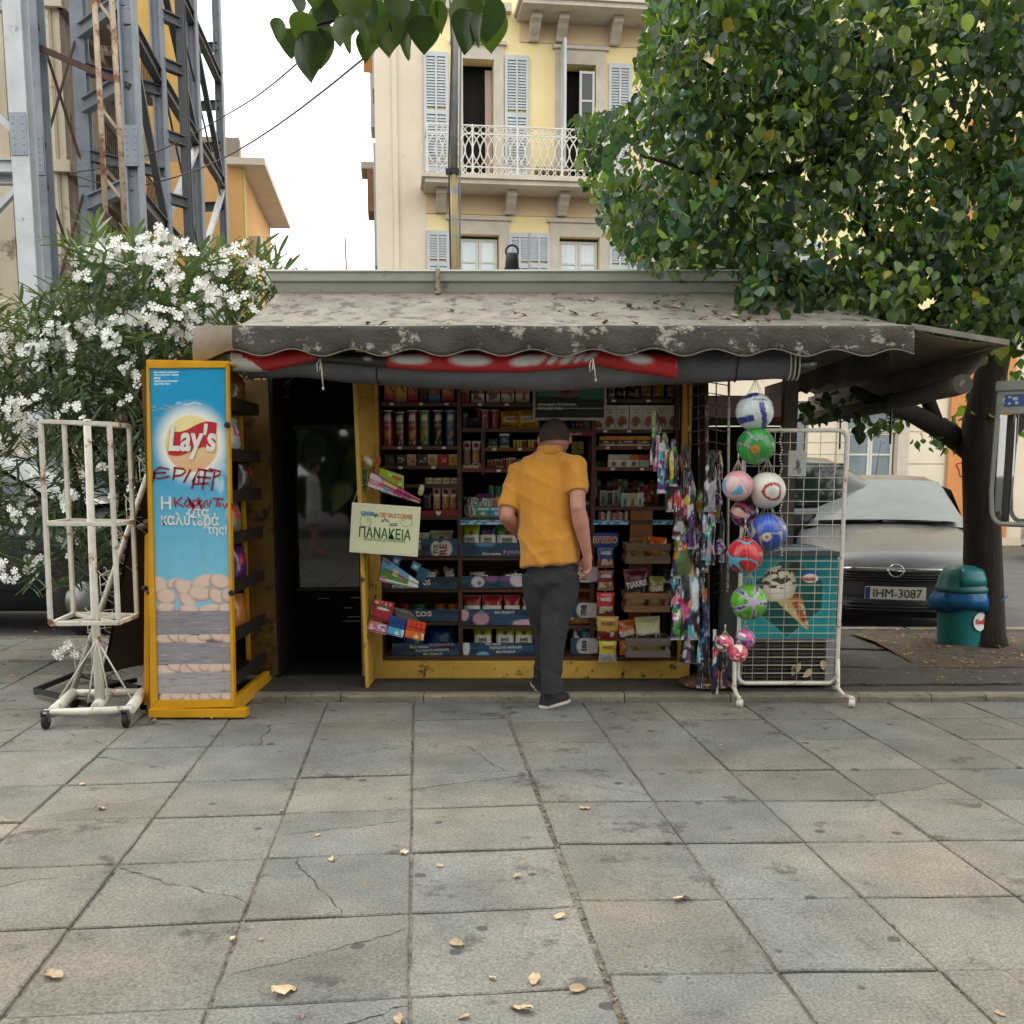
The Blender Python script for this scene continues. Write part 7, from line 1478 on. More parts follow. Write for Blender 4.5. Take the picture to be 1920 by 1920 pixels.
# ================================================================ VEHICLES
def car(name, label, paint, plate=None, sx=1.0, sz=1.0, full_=True):
    """hatchback built round the origin: nose at y=0, wheels on z=0"""
    r = thing(name, label, 'car'); w = .87*sx; L = 4.15; PAINT = paint
    st = [(0, .60, .24, .55), (.06, .72, .2, .66), (.2, .8, .19, .72), (.5, .85, .2, .82), (1.0, .87, .2, .94), (1.25, .87, .2, .97), (3.4, .87, .2, 1.0), (3.9, .82, .22, .98), (4.1, .74, .3, .9), (4.15, .66, .38, .8)]
    P = []
    for y, hw, zb, zt in st:
        hw *= sx; zt *= sz; m = (zb+zt)/2; row = [(hw*.82, zb), (hw*.96, zb+.1), (hw, m), (hw*.985, zt-.13), (hw*.93, zt-.05), (hw*.74, zt), (hw*.35, zt+.035), (0, zt+.045)]
        P.append([(x, y-.10*(1-(x/max(hw, .1))**2)*(1 if y < 1.1 else 0)+.0, z) for x, z in row]+[(-x, y-.10*(1-(x/max(hw, .1))**2)*(1 if y < 1.1 else 0), z) for x, z in row[-2::-1]])
    b = MB(); b.grid(P); b.add(P[0], [tuple(range(len(P[0])))]); b.add(P[-1], [tuple(range(len(P[0])))[::-1]]); body = b.build('body', PAINT, r, fixn=True)
    cs = [(1.02, .66, .95), (1.45, .64, 1.2), (1.85, .60, 1.39), (2.2, .585, 1.445), (2.8, .575, 1.445), (3.4, .57, 1.41), (3.75, .6, 1.25), (4.02, .66, .96)]
    def cab(y, hw, zr):
        zb = .93*sz; hw *= sx; zr *= sz; q = max(zr-zb, .02); wb = .80*sx
        return [(wb, zb), (wb-(wb-hw)*.55, zb+q*.6), (hw, zb+q*.88), (hw*.8, zb+q*.985), (hw*.4, zr+.008), (0, zr+.012)]
    Q = [[(x, y-.14*(1-(x/.8)**2)*(1 if y < 1.9 else .2), z) for x, z in cab(y, h, z_)] for y, h, z_ in cs]; Q = [q+[(-x, y, z) for x, y, z in q[-2::-1]] for q in Q]
    b = MB(); b.grid(Q); b.build('cabin', PAINT, body, fixn=True)
    G = glassmat('car_glass', (.55, .6, .6), .02, .35); wg = []
    for k in range(9):
        s = -1+2*k/8; wg.append([(s*(.70-.14*t)*sx, 1.0+.80*t-.14*(1-s*s)*.95-.03, (.97+(1.375-.97)*t+.022*(1-s*s))*sz+.012) for t in np.linspace(.04, 1, 6)])
    b = MB(); b.grid(wg); b.build('windscreen', mat('windscreen_glass', '#6f7876', '#626a68', sc=3, rough=.08, spec=.35), r)
    for s in (-1, 1):
        for y0, y1 in ((1.55, 2.5), (2.56, 3.5)):
            b = MB(); zf = lambda y: (1.0, 1.36 if y > 1.8 else 1.14)
            b.add([(s*.80*sx, y0, .98*sz), (s*.80*sx, y1, .98*sz), (s*.628*sx, y1, 1.36*sz), (s*(.628 if y0 > 2 else .70)*sx, y0+(.28 if y0 < 2 else 0), (1.36 if y0 > 2 else 1.3)*sz)], [(0, 1, 2, 3)]); b.build('side_window', mat('tinted_glass', '#1d2a2a', '#16201f', sc=3, rough=.05, spec=1), r)
            MB().bar((s*.885*sx, y1-.25, .84*sz), (s*.885*sx, y1-.08, .845*sz), .02, .025).build('door_handle', plain('chrome', '#c0c0be', .2, .9), r)
        b = MB(); b.lathe([(.05, -.05), (.1, -.02), (.1, .03), (.06, .06)], 12, Matrix.Translation((s*.97*sx, 1.38, 1.0*sz)) @ Matrix.Rotation(pi/2, 4, 'X')); b.bar((s*.8*sx, 1.36, .95*sz), (s*.93*sx, 1.38, .97*sz), .05, .04); b.build('wing_mirror', PAINT, r)
        for y in (.78, 3.4):
            M = Matrix.Translation((s*.8*sx, y, .31)) @ Matrix.Rotation(pi/2, 4, 'Y'); wl = MB().lathe([(.2, -.1), (.29, -.1), (.31, -.06), (.31, .06), (.29, .1), (.2, .1)], 24, M).build('wheel', TYRE, r)
            MB().lathe([(.02, .101*s), (.19, .101*s), (.2, .085*s)], 16, M).build('rim', STEEL, wl); MB().lathe([(.01, .0), (.34, .0)], 20, Matrix.Translation((s*.862*sx, y, .33)) @ Matrix.Rotation(pi/2, 4, 'Y'), caps=False).build('wheel_arch', BLACK, r)
        if full_:
            h = MB(); ball(h, (0, 0, 0), 1, (.19*sx, .2, .055), 18, Matrix.Translation((s*.62*sx, .15, .645)) @ Matrix.Rotation(s*.62, 4, 'Z') @ Matrix.Rotation(s*-.22, 4, 'Y') @ Matrix.Rotation(.42, 4, 'X'))
            h.build('headlight', mat('hazy_headlight', '#a3a29a', '#85847c', sc=9, rough=.12, coat=1), r)
    if full_:
        yb = -.105
        def fr_(x0, x1, z0, z1, dy, nm, m, par_=r, n=9, th=.012):
            g = MB(); P = []
            for k in range(n): x = x0+(x1-x0)*k/(n-1); P.append([(x, yb+dy+.12*(x/.72)**2, z0), (x, yb+dy+.12*(x/.72)**2, z1)])
            g.grid(P); o = g.build(nm, m, par_); q = o.modifiers.new('s', 'SOLIDIFY'); q.thickness = th; q.offset = 1; return o
        gb_ = fr_(-.47, .47, .50, .61, -.002, 'grille', BLACK)
        for k in range(4): fr_(-.45, .45, .512+.024*k, .518+.024*k, -.012, 'grille_slat', plain('grey_slat', '#4a4b4d', .4), gb_)
        fr_(-.46, .46, .598, .625, -.022, 'chrome_bar', plain('chrome', '#c0c0be', .2, .9), r)
        MB().tube([(.062*cos(a), yb-.035, .602+.055*sin(a)) for a in np.linspace(0, 2*pi, 22)], .007, 6).tube([(-.075, yb-.036, .602), (.015, yb-.036, .607), (-.015, yb-.036, .597), (.075, yb-.036, .602)], .007, 5).build('badge', plain('chrome', '#c0c0be', .2, .9), r)
        lo = fr_(-.44, .44, .22, .32, -.0, 'lower_grille', BLACK)
        for k in range(3): fr_(-.42, .42, .238+.03*k, .244+.03*k, -.012, 'grille_slat', plain('grey_slat', '#4a4b4d', .4), lo)
        pz = .40; po = MB().box(-.26, .26, yb-.05, yb-.038, pz-.058, pz+.058).build('licence_plate', plain('plate_white', '#d5d3c8', .4), r, bevel=.004)
        MB().box(-.256, -.215, yb-.0525, yb-.0505, pz-.054, pz+.054).build('plate_band', plain('plate_blue', '#23408c', .4), po)
        if plate: letters(plate, front((.02, yb-.052, pz)), BLK, po, w=.41, h=.078, bold=0)
        MB().tube([(-.62, .98, .985), (-.1, .86, 1.01)], .008, 5).tube([(-.05, .86, 1.0), (.5, .93, 1.0)], .008, 5).build('wiper', BLACK, r)
        MB().tube([(.0, 2.6, 1.46), (.05, 2.75, 1.85)], .004, 5).build('aerial', BLACK, r)
        MB().box(-.7*sx, .7*sx, .2, 3.9, .14, .3).build('underside', BLACK, r)
    return r
c = car('parked_car', 'dusty dark grey hatchback facing the kiosk behind the litter bin', mat('grey_car_paint', '#66666a', '#58595c', sc=2, rough=.42, metal=.4, coat=.35, c3='#54534f', t3=.6, sc3=2), 'IHM-3087')
g = pt(1676, 1098, 9.3); c.location = (g.x, g.y, -.06); c.rotation_euler = (0, 0, radians(-15)); c['group'] = 'cars parked in the street'
d = car('parked_car', 'dark blue tall car parked side-on behind the mesh panel', mat('navy_car_paint', '#23272f', '#1c2027', sc=3, rough=.2, metal=.3, coat=.7), None, 1.0, 1.16, False)
d.location = (-.55, 12.2, -.06); d.rotation_euler = (0, 0, radians(-90-2)); d.location = (4.15+.2-4.35, 11.6, -.06); d['group'] = 'cars parked in the street'
e_ = copy_tree(d); e_.location = (-3.1, 10.15, -.06); e_.rotation_euler = (0, 0, radians(90)); e_['label'] = 'black car parked on the left behind the oleander bush'
s_ = car('parked_car', 'silver car parked far right beyond the tree trunk', mat('silver_car_paint', '#b8b9ba', '#a5a6a8', sc=3, rough=.25, metal=.4, coat=.6), None, 1, 1, False); s_.location = (9.0, 17.5, -.06); s_.rotation_euler = (0, 0, radians(-88)); s_['group'] = 'cars parked in the street'
# ================================================================ BUILDINGS
SA = radians(6.8); EX = V((cos(SA), sin(SA), 0)); SY = V((-sin(SA), cos(SA), 0)); UP = V((0, 0, 1))
class Face:
    """a facade: a along ax, z up, dep = metres behind the face (negative = proud of it)"""
    def __init__(s, P0, ax, nin): s.P0 = V((P0.x, P0.y, 0)); s.ax = ax; s.n = nin
    def at(s, u, v, dep=0):
        q = rp(u, v, s.P0+s.n*dep, s.n)-s.P0; return q.dot(s.ax), q.z
    def p(s, a, z, dep=0): return s.P0+s.ax*a+s.n*dep+UP*z
    def slab(s, mb, a0, a1, z0, z1, d0, d1):
        v = [s.p(a, z, d) for z in (z0, z1) for d in (d0, d1) for a in (a0, a1)]
        return mb.add(v, [(0, 2, 3, 1), (4, 5, 7, 6), (0, 1, 5, 4), (2, 6, 7, 3), (0, 4, 6, 2), (1, 3, 7, 5)])
    def wall(s, a0, a1, z0, z1, ops, th, mb=None):
        mb = mb or MB(); A = sorted({a0, a1, *[x for o in ops for x in o[:2] if a0 < x < a1]}); Z = sorted({z0, z1, *[x for o in ops for x in o[2:4] if z0 < x < z1]})
        for i in range(len(A)-1):
            run = None
            for j in range(len(Z)-1):
                m = ((A[i]+A[i+1])/2, (Z[j]+Z[j+1])/2); hole = any(o[0] < m[0] < o[1] and o[2] < m[1] < o[3] for o in ops)
                if hole:
                    if run is not None: s.slab(mb, A[i], A[i+1], run, Z[j], 0, th); run = None
                elif run is None: run = Z[j]
            if run is not None: s.slab(mb, A[i], A[i+1], run, z1, 0, th)
        return mb
YW = mat('yellow_plaster', '#efdfae', '#e8d49e', sc=.9, rough=.9, bump=.15, bsc=8, c3='#e8cf9e', t3=.62, sc3=.7)
BW = mat('beige_plaster', '#ddd2bf', '#cfc3ae', sc=.8, rough=.9, bump=.15, bsc=8, c3='#c0a88c', t3=.64, sc3=1.1)
STN = mat('grey_stone_trim', '#c9c1b4', '#b5ac9e', sc=3, rough=.85, bump=.2, bsc=20, c3='#6f675c', t3=.66, sc3=4)
SHU = mat('blue_grey_shutter', '#bfc5c9', '#b0b7bc', sc=3, rough=.6)
WFR = plain('white_window_frame', '#cfccc6', .5); INT = mat('dark_room', '#191413', '#120e0d', sc=2, rough=.9)
PANE = mat('curtained_pane', '#b9cad4', '#d8dfe2', sc=1.2, rough=.08, coat=.3, stretch=(6, 6, .5))
yb = thing('apartment_building', 'yellow plastered building with grey shutters and a white balcony behind the kiosk', 'building', pt(712, 450, 22)*1)
yb.location.z = 0
FY = Face(pt(712, 450, 22), EX, SY)
def A(u, v, d=0): return FY.at(u, v, d)
def rect(u0, u1, v0, v1, d=0):
    m = (v0+v1)/2; return A(u0, m, d)[0], A(u1, m, d)[0], A((u0+u1)/2, v1, d)[1], A((u0+u1)/2, v0, d)[1]
aY = A(803, 450)[0]
d1, d2 = rect(868, 926, 112, 326), rect(1058, 1116, 122, 331); w1, w2 = rect(860, 936, 440, 560), rect(1048, 1124, 445, 562)
sp = d2[0]-d1[0]; ops = [d1, d2, w1, w2]+[(o[0]+sp*k, o[1]+sp*k, o[2], o[3]) for o in (d2, w2) for k in (1, 2)]
zc0, zc1 = A(1600, 770)[1], A(1600, 905)[1]; zg = 4.3
gd = rect(1588, 1682, 768, 905); gw = rect(1470, 1516, 752, 858); gd2 = (gd[0]-4.6, gd[1]-4.6, gd[2], gd[3])
FY.wall(0, aY, zg, 17, [], .35).build('wall', BW, yb)
FY.wall(aY, 20, zg, 17, ops, .35).build('wall', YW, yb)
FY.wall(0, 20, -.05, zg, [gd, gw, gd2], .35).build('ground_floor_wall', mat('cream_stone', '#ddd3be', '#cfc4ae', sc=1.2, rough=.85, c3='#a59a86', t3=.65, sc3=2), yb)
FY.slab(MB(), 0.02, 19.9, -.05, 17, .5, .9).build('room_wall', INT, yb)
FY.slab(MB(), -.04, 20, zg-.12, zg+.12, -.12, .1).build('string_course', STN, yb)
FY.slab(MB(), -.06, A(740, 300)[0]-.04, zg+.12, 17, -.05, .0).build('corner_pilaster', BW, yb)
FY.slab(MB(), A(740, 300)[0]-.04, A(742, 300)[0]+.04, zg+.12, 17, -.08, -.001).build('moulding', BW, yb)
def shutter(a0, a1, z0, z1, d=-.06, openv=None):
    o = FY.slab(MB(), a0, a0+.06, z0, z1, d, d+.04); FY.slab(o, a1-.06, a1, z0, z1, d, d+.04); mid = (z0+z1)/2
    for z in (z0, mid-.04, z1-.09): FY.slab(o, a0+.06, a1-.06, z, z+.09, d+.001, d+.039)
    FY.slab(o, (a0+a1)/2-.02, (a0+a1)/2+.02, z0+.09, z1-.09, d-.004, d+.03); f = o.build('shutter', SHU, yb); s = MB(); n = int((z1-z0)/.06)
    for i in range(n):
        z = z0+.1+(z1-z0-.2)*i/n
        if abs(z-mid) < .07: continue
        p0, p1 = FY.p(a0+.06, z, d+.002), FY.p(a1-.06, z, d+.002); q = FY.n*.03+UP*.058
        s.add([p0, p1, p1+q, p0+q], [(0, 1, 2, 3)])
    tag(s.build('louvre', SHU, f), kind='stuff'); return f
def surround(o, w=.2, top=.28, sill=False):
    a0, a1, z0, z1 = o; m = MB(); FY.slab(m, a0-w, a0, z0, z1+top, -.045, .0); FY.slab(m, a1, a1+w, z0, z1+top, -.045, 0); FY.slab(m, a0, a1, z1, z1+top, -.044, 0); FY.slab(m, a0-w-.06, a1+w+.06, z1+top, z1+top+.07, -.1, 0)
    m.build('window_surround', STN, yb)
def sash(a0, a1, z0, z1, leaves=2, rows=(.62,), d=.14, pane=PANE):
    m = MB(); t = .055; lw = (a1-a0)/leaves; ps = []
    for k in range(leaves):
        x0, x1 = a0+lw*k+.004, a0+lw*(k+1)-.004; FY.slab(m, x0, x0+t, z0, z1, d, d+.05); FY.slab(m, x1-t, x1, z0, z1, d, d+.05); FY.slab(m, x0+t, x1-t, z0, z0+t*1.5, d, d+.05); FY.slab(m, x0+t, x1-t, z1-t, z1, d, d+.05)
        zz = [z0+t*1.5]+[z0+(z1-z0)*r for r in rows]+[z1-t]
        for r in zz[1:-1]: FY.slab(m, x0+t, x1-t, r-.02, r+.02, d, d+.05)
        for i in range(len(zz)-1): ps.append((x0+t, x1-t, zz[i]+(.02 if i else 0), zz[i+1]-(.02 if i < len(zz)-2 else 0)))
    f = m.build('window', WFR, yb)
    for q in ps: FY.slab(MB(), *q, d+.02, d+.025).build('pane', pane, f)
for o in ops: surround(o)
for o in ops[2:4]+[x for x in ops[4:] if x[2] < 7]:
    sash(o[0]+.02, o[1]-.02, o[2], o[3]-.06)
    h = o[3]-o[2]
    for s in (0, 1): shutter(o[0]-.2-.46 if not s else o[1]+.2, o[0]-.2 if not s else o[1]+.2+.46, o[2], o[3]+.05)
for o in (d1,): shutter(o[0]-.80, o[0]-.30, o[2], o[3]+.1); shutter(o[1]+.22, o[1]+.72, o[2], o[3]+.1)
shutter(d2[1]+.27, d2[1]+.75, d2[2], d2[3]+.05)
for k in (1, 2): sash(d2[0]+sp*k, d2[1]+sp*k, d2[2], d2[3])
es = MB(); FY.slab(es, d2[0]-.10, d2[0]-.05, d2[2], d2[3]+.3, -.55, -.02); es.build('open_shutter', SHU, yb)
cu = MB(); P = [[FY.p(d1[1]-.16+.14*i/8, z, .25+.03*(i % 2)) for z in (d1[2], d1[3]-.1)] for i in range(9)]; cu.grid(P); cu.build('curtain', mat('pink_curtain', '#b98f86', '#c9c0b4', sc=6, rough=.9, stretch=(9, 9, .2)), yb)
os_ = MB(); a0, a1, z0, z1 = d2[1]-.34, d2[1]-.02, A(1100, 245)[1], d2[3]-.12
for q in ((a0, a0+.05, z0, z1), (a1-.05, a1, z0, z1), (a0+.05, a1-.05, z1-.05, z1), (a0+.05, a1-.05, (z0+z1)/2-.02, (z0+z1)/2+.02), (a0+.05, a1-.05, z0, z0+.06)): FY.slab(os_, *q, -.02, .03)
o = os_.build('open_sash', WFR, yb); FY.slab(MB(), a0+.05, a1-.05, z0+.06, z1-.05, .0, .006).build('pane', mat('dark_pane', '#3a4248', '#2c3236', sc=2, rough=.05), o)
def balcony(z, a0, a1, dep, corb, railh=None):
    m = MB(); FY.slab(m, a0, a1, z-.14, z, -dep, -.001); FY.slab(m, a0-.06, a1+.06, z-.05, z+.03, -dep-.06, -.001); b = m.build('balcony', STN, yb)
    FY.slab(MB(), a0+.05, a1, z-.52, z-.141, -.03, -.001).build('band', mat('pinkish_plaster', '#dcc4a2', '#d0b693', sc=1, rough=.9), b)
    for a in corb:
        c = [FY.p(a, z-.14, -.002), FY.p(a, z-.14, -dep*.62), FY.p(a, z-.26, -dep*.66), FY.p(a, z-.30, -dep*.5), FY.p(a, z-.36, -dep*.42), FY.p(a, z-.46, -.2), FY.p(a, z-.52, -.14), FY.p(a, z-.52, -.002)]; MB().prism(c, EX*.2).build('corbel', STN, b, fixn=True)
    if not railh: return b
    rl = plain('white_railing', '#dedbd2', .5); zt = z+railh; D = -dep+.05; per = .30; n = int((a1-a0-.1)/per); r = MB()
    for zz in (z+.05, z+.19, zt-.16, zt): r.bar(FY.p(a0+.05, zz, D), FY.p(a1-.05, zz, D), .025, .02)
    for k in range(0, n+1, 3): r.bar(FY.p(a0+.05+per*k, z, D), FY.p(a0+.05+per*k, zt+.02, D), .03, .03)
    for zz in (z+.05, zt): r.bar(FY.p(a0+.05, zz, D), FY.p(a0+.05, zz, 0), .025, .02)
    r.build('railing', rl, b); pr = MB(); h0, h1 = .19, railh-.16
    for s in (1, -1):
        for o_ in (0, .5): pr.tube([((.5+o_+s*.5*sin(pi*t)*1.0)*per, 0, h0+(h1-h0)*t) for t in np.linspace(0, 1, 9)], .013, 4)
    for zc in (.12, railh-.08):
        for o_ in (.25, .75): pr.tube([(per*(.5+o_+.22*cos(t)), 0, zc+.065*sin(t)) for t in np.linspace(0, 2*pi, 9)], .011, 4)
    me = pr.mesh('baluster'); me.materials.append(rl); M = basis((0, 0, 0), EX, SY)
    for k in range(n-1):
        o = bpy.data.objects.new('baluster', me); COL.objects.link(o); q = FY.p(a0+.05+per*k, z, D); par(o, b); o.matrix_basis = Matrix.Translation(q) @ M
    for s in range(5): pr = None
    return b
zB, dB = A(950, 332, -.9)[1], .9; a0 = A(797, 335, -.9)[0]
balcony(zB, a0, a0+6.6, dB, [A(u, 360)[0]-.1 for u in (826, 955, 1052)]+[A(1052, 360)[0]+1.35*k for k in (1, 2)], A(950, 236, -.9)[1]-zB)
zT = A(1080, 26, -.9)[1]+.3; balcony(zT, A(980, 20, -.9)[0], A(980, 20, -.9)[0]+6, .9, [A(u, 40)[0]-.1 for u in (1000, 1050, 1150)]+[A(1250, 40)[0]])
FY.slab(MB(), A(835, 15)[0], A(958, 15)[0], A(890, 24)[1], A(890, 8)[1], -.16, -.001).build('window_sill', STN, yb)
pots = MB()
for k in range(4): q = FY.p(A(1010+14*k, 322, -.4)[0], zB, -.45); pots.lathe([(.06, 0), (.09, .16), (.1, .17)], 8, Matrix.Translation(q)); ball(pots, q+V((0, 0, .24)), .11, n=7)
tag(pots.build('flower_pot', mat('pot_green', '#6a7a4a', '#8a5a3c', sc=9, rough=.9)), 'small potted plants on the white balcony', 'plant')
# street doors under the awning
for o in (gd, gd2): sash(o[0]+.05, o[1]-.05, .1, o[3]-.5, 2, (.3, .55, .78), .1, mat('door_pane', '#6f7f86', '#55646c', sc=2, rough=.06)); surround((o[0], o[1], o[2], o[3]), .25, .2); FY.slab(MB(), o[0], o[1], o[3]-.5, o[3]-.42, .06, .2).build('transom', WFR, yb)
for o in (gd, gw): FY.slab(MB(), o[0]+.05, o[1]-.05, o[3]-.42 if o is gd else o[2], o[3], .12, .14).build('fanlight_pane', mat('door_pane', '#6f7f86'), yb)
for k in range(4): FY.slab(MB(), A(1700, 850)[0]-.2, A(1772, 850)[0], .2+.72*k, .88+.72*k, -.02, -.001).build('stone_block', mat('cream_stone', '#cfc4ae'), yb, bevel=.008)
ob = thing('building', 'orange rendered wall with red scribble beyond the tree trunk', 'building', FY.p(A(1772, 850)[0], 0, -.3)); oa = A(1774, 850)[0]
FY.slab(MB(), oa, oa+1.5, -.05, 9, -.12, -.06).build('wall', mat('orange_render', '#c98a52', '#b87a46', sc=1, rough=.9), ob)
c = FY.p(A(1800, 878)[0], A(1800, 878)[1], -.13); MB().tube([c+EX*(.14*cos(t)*(1+.3*sin(3*t)))+UP*(.16*sin(t)+.03*cos(2*t)) for t in np.linspace(0, 5.5, 24)], .016, 4).build('graffiti', plain('red_spray', '#c0402c', .8), ob)
# lane side of the yellow building: shutters and balconies sticking out
FL_ = Face(pt(712, 450, 22), SY, EX); FL_.slab(MB(), 0.0, 12, -.05, 17, 0, .3).build('lane_wall', BW, yb)
for (a, z0, z1, d, m, nm) in [(2, 10.2, 11.1, -.3, 'o', 'shutter'), (.7, 9.4, 13.3, -.10, 'g', 'shutter'), (1.6, 6.0, 8.6, -.12, 'g', 'shutter'), (3, 8.45, 8.6, -.42, 's', 'lane_balcony'), (3, 7.5, 8.45, -.28, 'b', 'lane_bracket'), (2.5, 5.6, 5.8, -.8, 's', 'lane_balcony'), (2.5, 5.0, 5.6, -.5, 'b', 'lane_bracket'), (4, 3, 8, -.15, 'g', 'shutter'), (5, 10, 12.5, -.2, 'g', 'shutter')]:
    FL_.slab(MB(), a, a+(.05 if m == 'o' else .9), z0, z1, d, -.001).build(nm, {'o': mat('orange_shutter', '#c8863c', '#b57630', sc=3), 'g': SHU, 's': STN, 'b': mat('old_brick', '#a87c58', '#8a6244', sc=4, rough=.9)}[m], yb)
MB().tube([FL_.p(3, 6, -.8), FL_.p(3, 6.9, -.82)], .02, 5).build('lane_pole', plain('pinkish_pole', '#c09a90', .7), yb)
# ---- left building behind the steel
lb = thing('building', 'weathered beige neoclassical building behind the steel shoring on the left', 'building', (-9, 22, 0)); C0 = pt(125, 300, 21)
FLF = Face(C0, EX, SY); FLS = Face(C0, SY, -EX)
OLD = mat('weathered_beige', '#cdc2ae', '#bcb09b', sc=.8, rough=.95, bump=.3, bsc=6, c3='#857a69', t3=.58, sc3=1.2); GRY = mat('shaded_plaster', '#9a8f80', '#82786a', sc=1, rough=.95, bump=.3, bsc=6, c3='#544b41', t3=.58, sc3=1.5)  # side wall tone has the shade behind the steel frame painted in
fo = [(-3.4, -2.2, z, z+2.4) for z in (2.0, 6.0, 10.0, 13.6)]; FLF.wall(-9, 0, -.05, 18, fo, .4).build('wall', OLD, lb); FLF.slab(MB(), -8.9, -.1, 0, 18, .8, 1).build('room_wall', INT, lb)
for k, a in enumerate((-1.35, -.95, -.5)): FLF.slab(MB(), a, a+.36, 0, 18, -.09-.03*(k == 1), -.001).build('pilaster', OLD, lb, bevel=.03)
so = [(a, a+.85, z, z+2.0) for a in (.9, 2.9, 4.5) for z in (1.6, 5.0, 7.9, 10.9, 13.8)]
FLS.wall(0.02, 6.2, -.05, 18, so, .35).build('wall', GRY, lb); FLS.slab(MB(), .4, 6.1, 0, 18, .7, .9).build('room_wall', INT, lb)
for z in (4.35, 7.35, 10.35, 13.3):
    FLS.slab(MB(), -.1, 6.25, z-.12, z+.08, -.16, -.001).build('cornice', GRY, lb); FLF.slab(MB(), -9, .1, z-.12, z+.1, -.18, -.001).build('cornice', OLD, lb)
for a in (.6, 2.6, 4.2):
    for z in (4.6, 7.5, 10.5, 13.4):
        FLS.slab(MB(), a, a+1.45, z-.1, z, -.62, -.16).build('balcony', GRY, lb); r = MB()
        for k in range(10): r.bar(FLS.p(a+.03+.15*k, z, -.6), FLS.p(a+.03+.15*k, z+.9, -.6), .018)
        for zz in (.45, .9): r.bar(FLS.p(a, z+zz, -.6), FLS.p(a+1.45, z+zz, -.6), .025)
        r.build('balcony_rail', mat('rusty_iron', '#4d4038', '#3a2f29', sc=9, rough=.9), lb)
for o in so:
    FLS.slab(FLS.slab(MB(), o[0]-.14, o[0], o[2], o[3]+.16, -.07, -.001), o[1], o[1]+.14, o[2], o[3]+.16, -.07, -.001).build('window_surround', GRY, lb)
    FLS.slab(MB(), o[0], (o[0]+o[1])/2-.02, o[2], o[3], .1, .14).build('shutter', mat('faded_shutter', '#6c6a62', '#59574f', sc=4), lb)
for o in fo:
    FLF.slab(FLF.slab(FLF.slab(MB(), o[0]-.2, o[0], o[2], o[3]+.25, -.07, -.001), o[1], o[1]+.2, o[2], o[3]+.25, -.07, -.001), o[0], o[1], o[3], o[3]+.25, -.071, -.001).build('window_surround', OLD, lb)
    FLF.slab(MB(), o[0]-.5, o[1]+.5, o[2]-.16, o[2]-.02, -.7, -.001).build('balcony', OLD, lb); r = MB()
    for k in range(13): r.bar(FLF.p(o[0]-.48+.18*k, o[2], -.68), FLF.p(o[0]-.48+.18*k, o[2]+.95, -.68), .018)
    r.bar(FLF.p(o[0]-.5, o[2]+.95, -.68), FLF.p(o[1]+.5, o[2]+.95, -.68), .03); r.build('balcony_rail', mat('rusty_iron', '#4d4038'), lb)
# ochre and orange buildings further down the lane
oc = thing('building', 'ochre gable seen between the steel columns', 'building', pt(330, 400, 34)); FO = Face(pt(352, 100, 33), EX, SY)
FO.slab(MB(), -3.4, .1, -.05, zat(-40, 33), 0, .4).build('wall', mat('ochre_plaster', '#d0ab62', '#b8944e', sc=.8, rough=.9, c3='#8e7346', t3=.6, sc3=1), oc)
og = thing('building', 'orange apartment building with overhanging eaves down the lane', 'building', pt(455, 450, 32)); og.location.z = 0; F1 = Face(pt(455, 380, 32), EX, SY); F2 = Face(pt(455, 380, 32), SY, -EX)
OR1 = mat('orange_plaster', '#e2b57a', '#d5a566', sc=.7, rough=.9, c3='#b98a55', t3=.64, sc3=1); ze = zat(308, 32)
F1.slab(MB(), -6, 0, -.05, ze, 0, .4).build('wall', OR1, og); F1.slab(MB(), -6, -.05, ze, zat(258, 32), .01, .4).build('parapet', mat('grey_parapet', '#a39a8c', '#8c8375', sc=1, rough=.9), og)
F2.slab(MB(), 0.01, 7.6, -.05, ze-.1, 0, .4).build('side_wall', OR1, og); F2.slab(MB(), -.3, 7.7, ze-.08, ze+.12, -.72, .4).build('eaves', mat('pale_eaves', '#dcd3c4', '#ccc2b2', sc=1), og)
F2.slab(MB(), .0, .35, -.05, ze-.12, -.06, -.001).build('corner_strip', mat('lime_render', '#c8b860', '#b8a850', sc=1), og)
for a, z in ((1.6, 6.6), (4.8, 6.6), (1.6, 3.6)):
    F2.slab(MB(), a, a+2.2, z-.16, z, -.8, -.001).build('balcony', mat('pale_eaves', '#c9bfae'), og); r = MB()
    for k in range(12): r.bar(F2.p(a+.1+.18*k, z, -.77), F2.p(a+.1+.18*k, z+.95, -.77), .025)
    for dd in range(5): r.bar(F2.p(a+.02, z, -.77+.17*dd), F2.p(a+.02, z+.95, -.77+.17*dd), .025)
    r.bar(F2.p(a, z+.95, -.77), F2.p(a+2.2, z+.95, -.77), .05); r.build('balcony_rail', plain('pale_grey_rail', '#a8a49c', .6), og)
    F2.slab(MB(), a+.4, a+1.3, z, z+2.2, -.03, -.001).build('balcony_door', mat('blue_grey_door', '#5f6f7a', '#4f5e68', sc=3), og)
for a, z in ((1.3, 8.2), (4.9, 7.6)): F2.slab(MB(), a, a+.8, z, z+.6, -.35, -.001).build('air_conditioner', plain('cream_unit', '#c9c0ae', .6), og, bevel=.02)
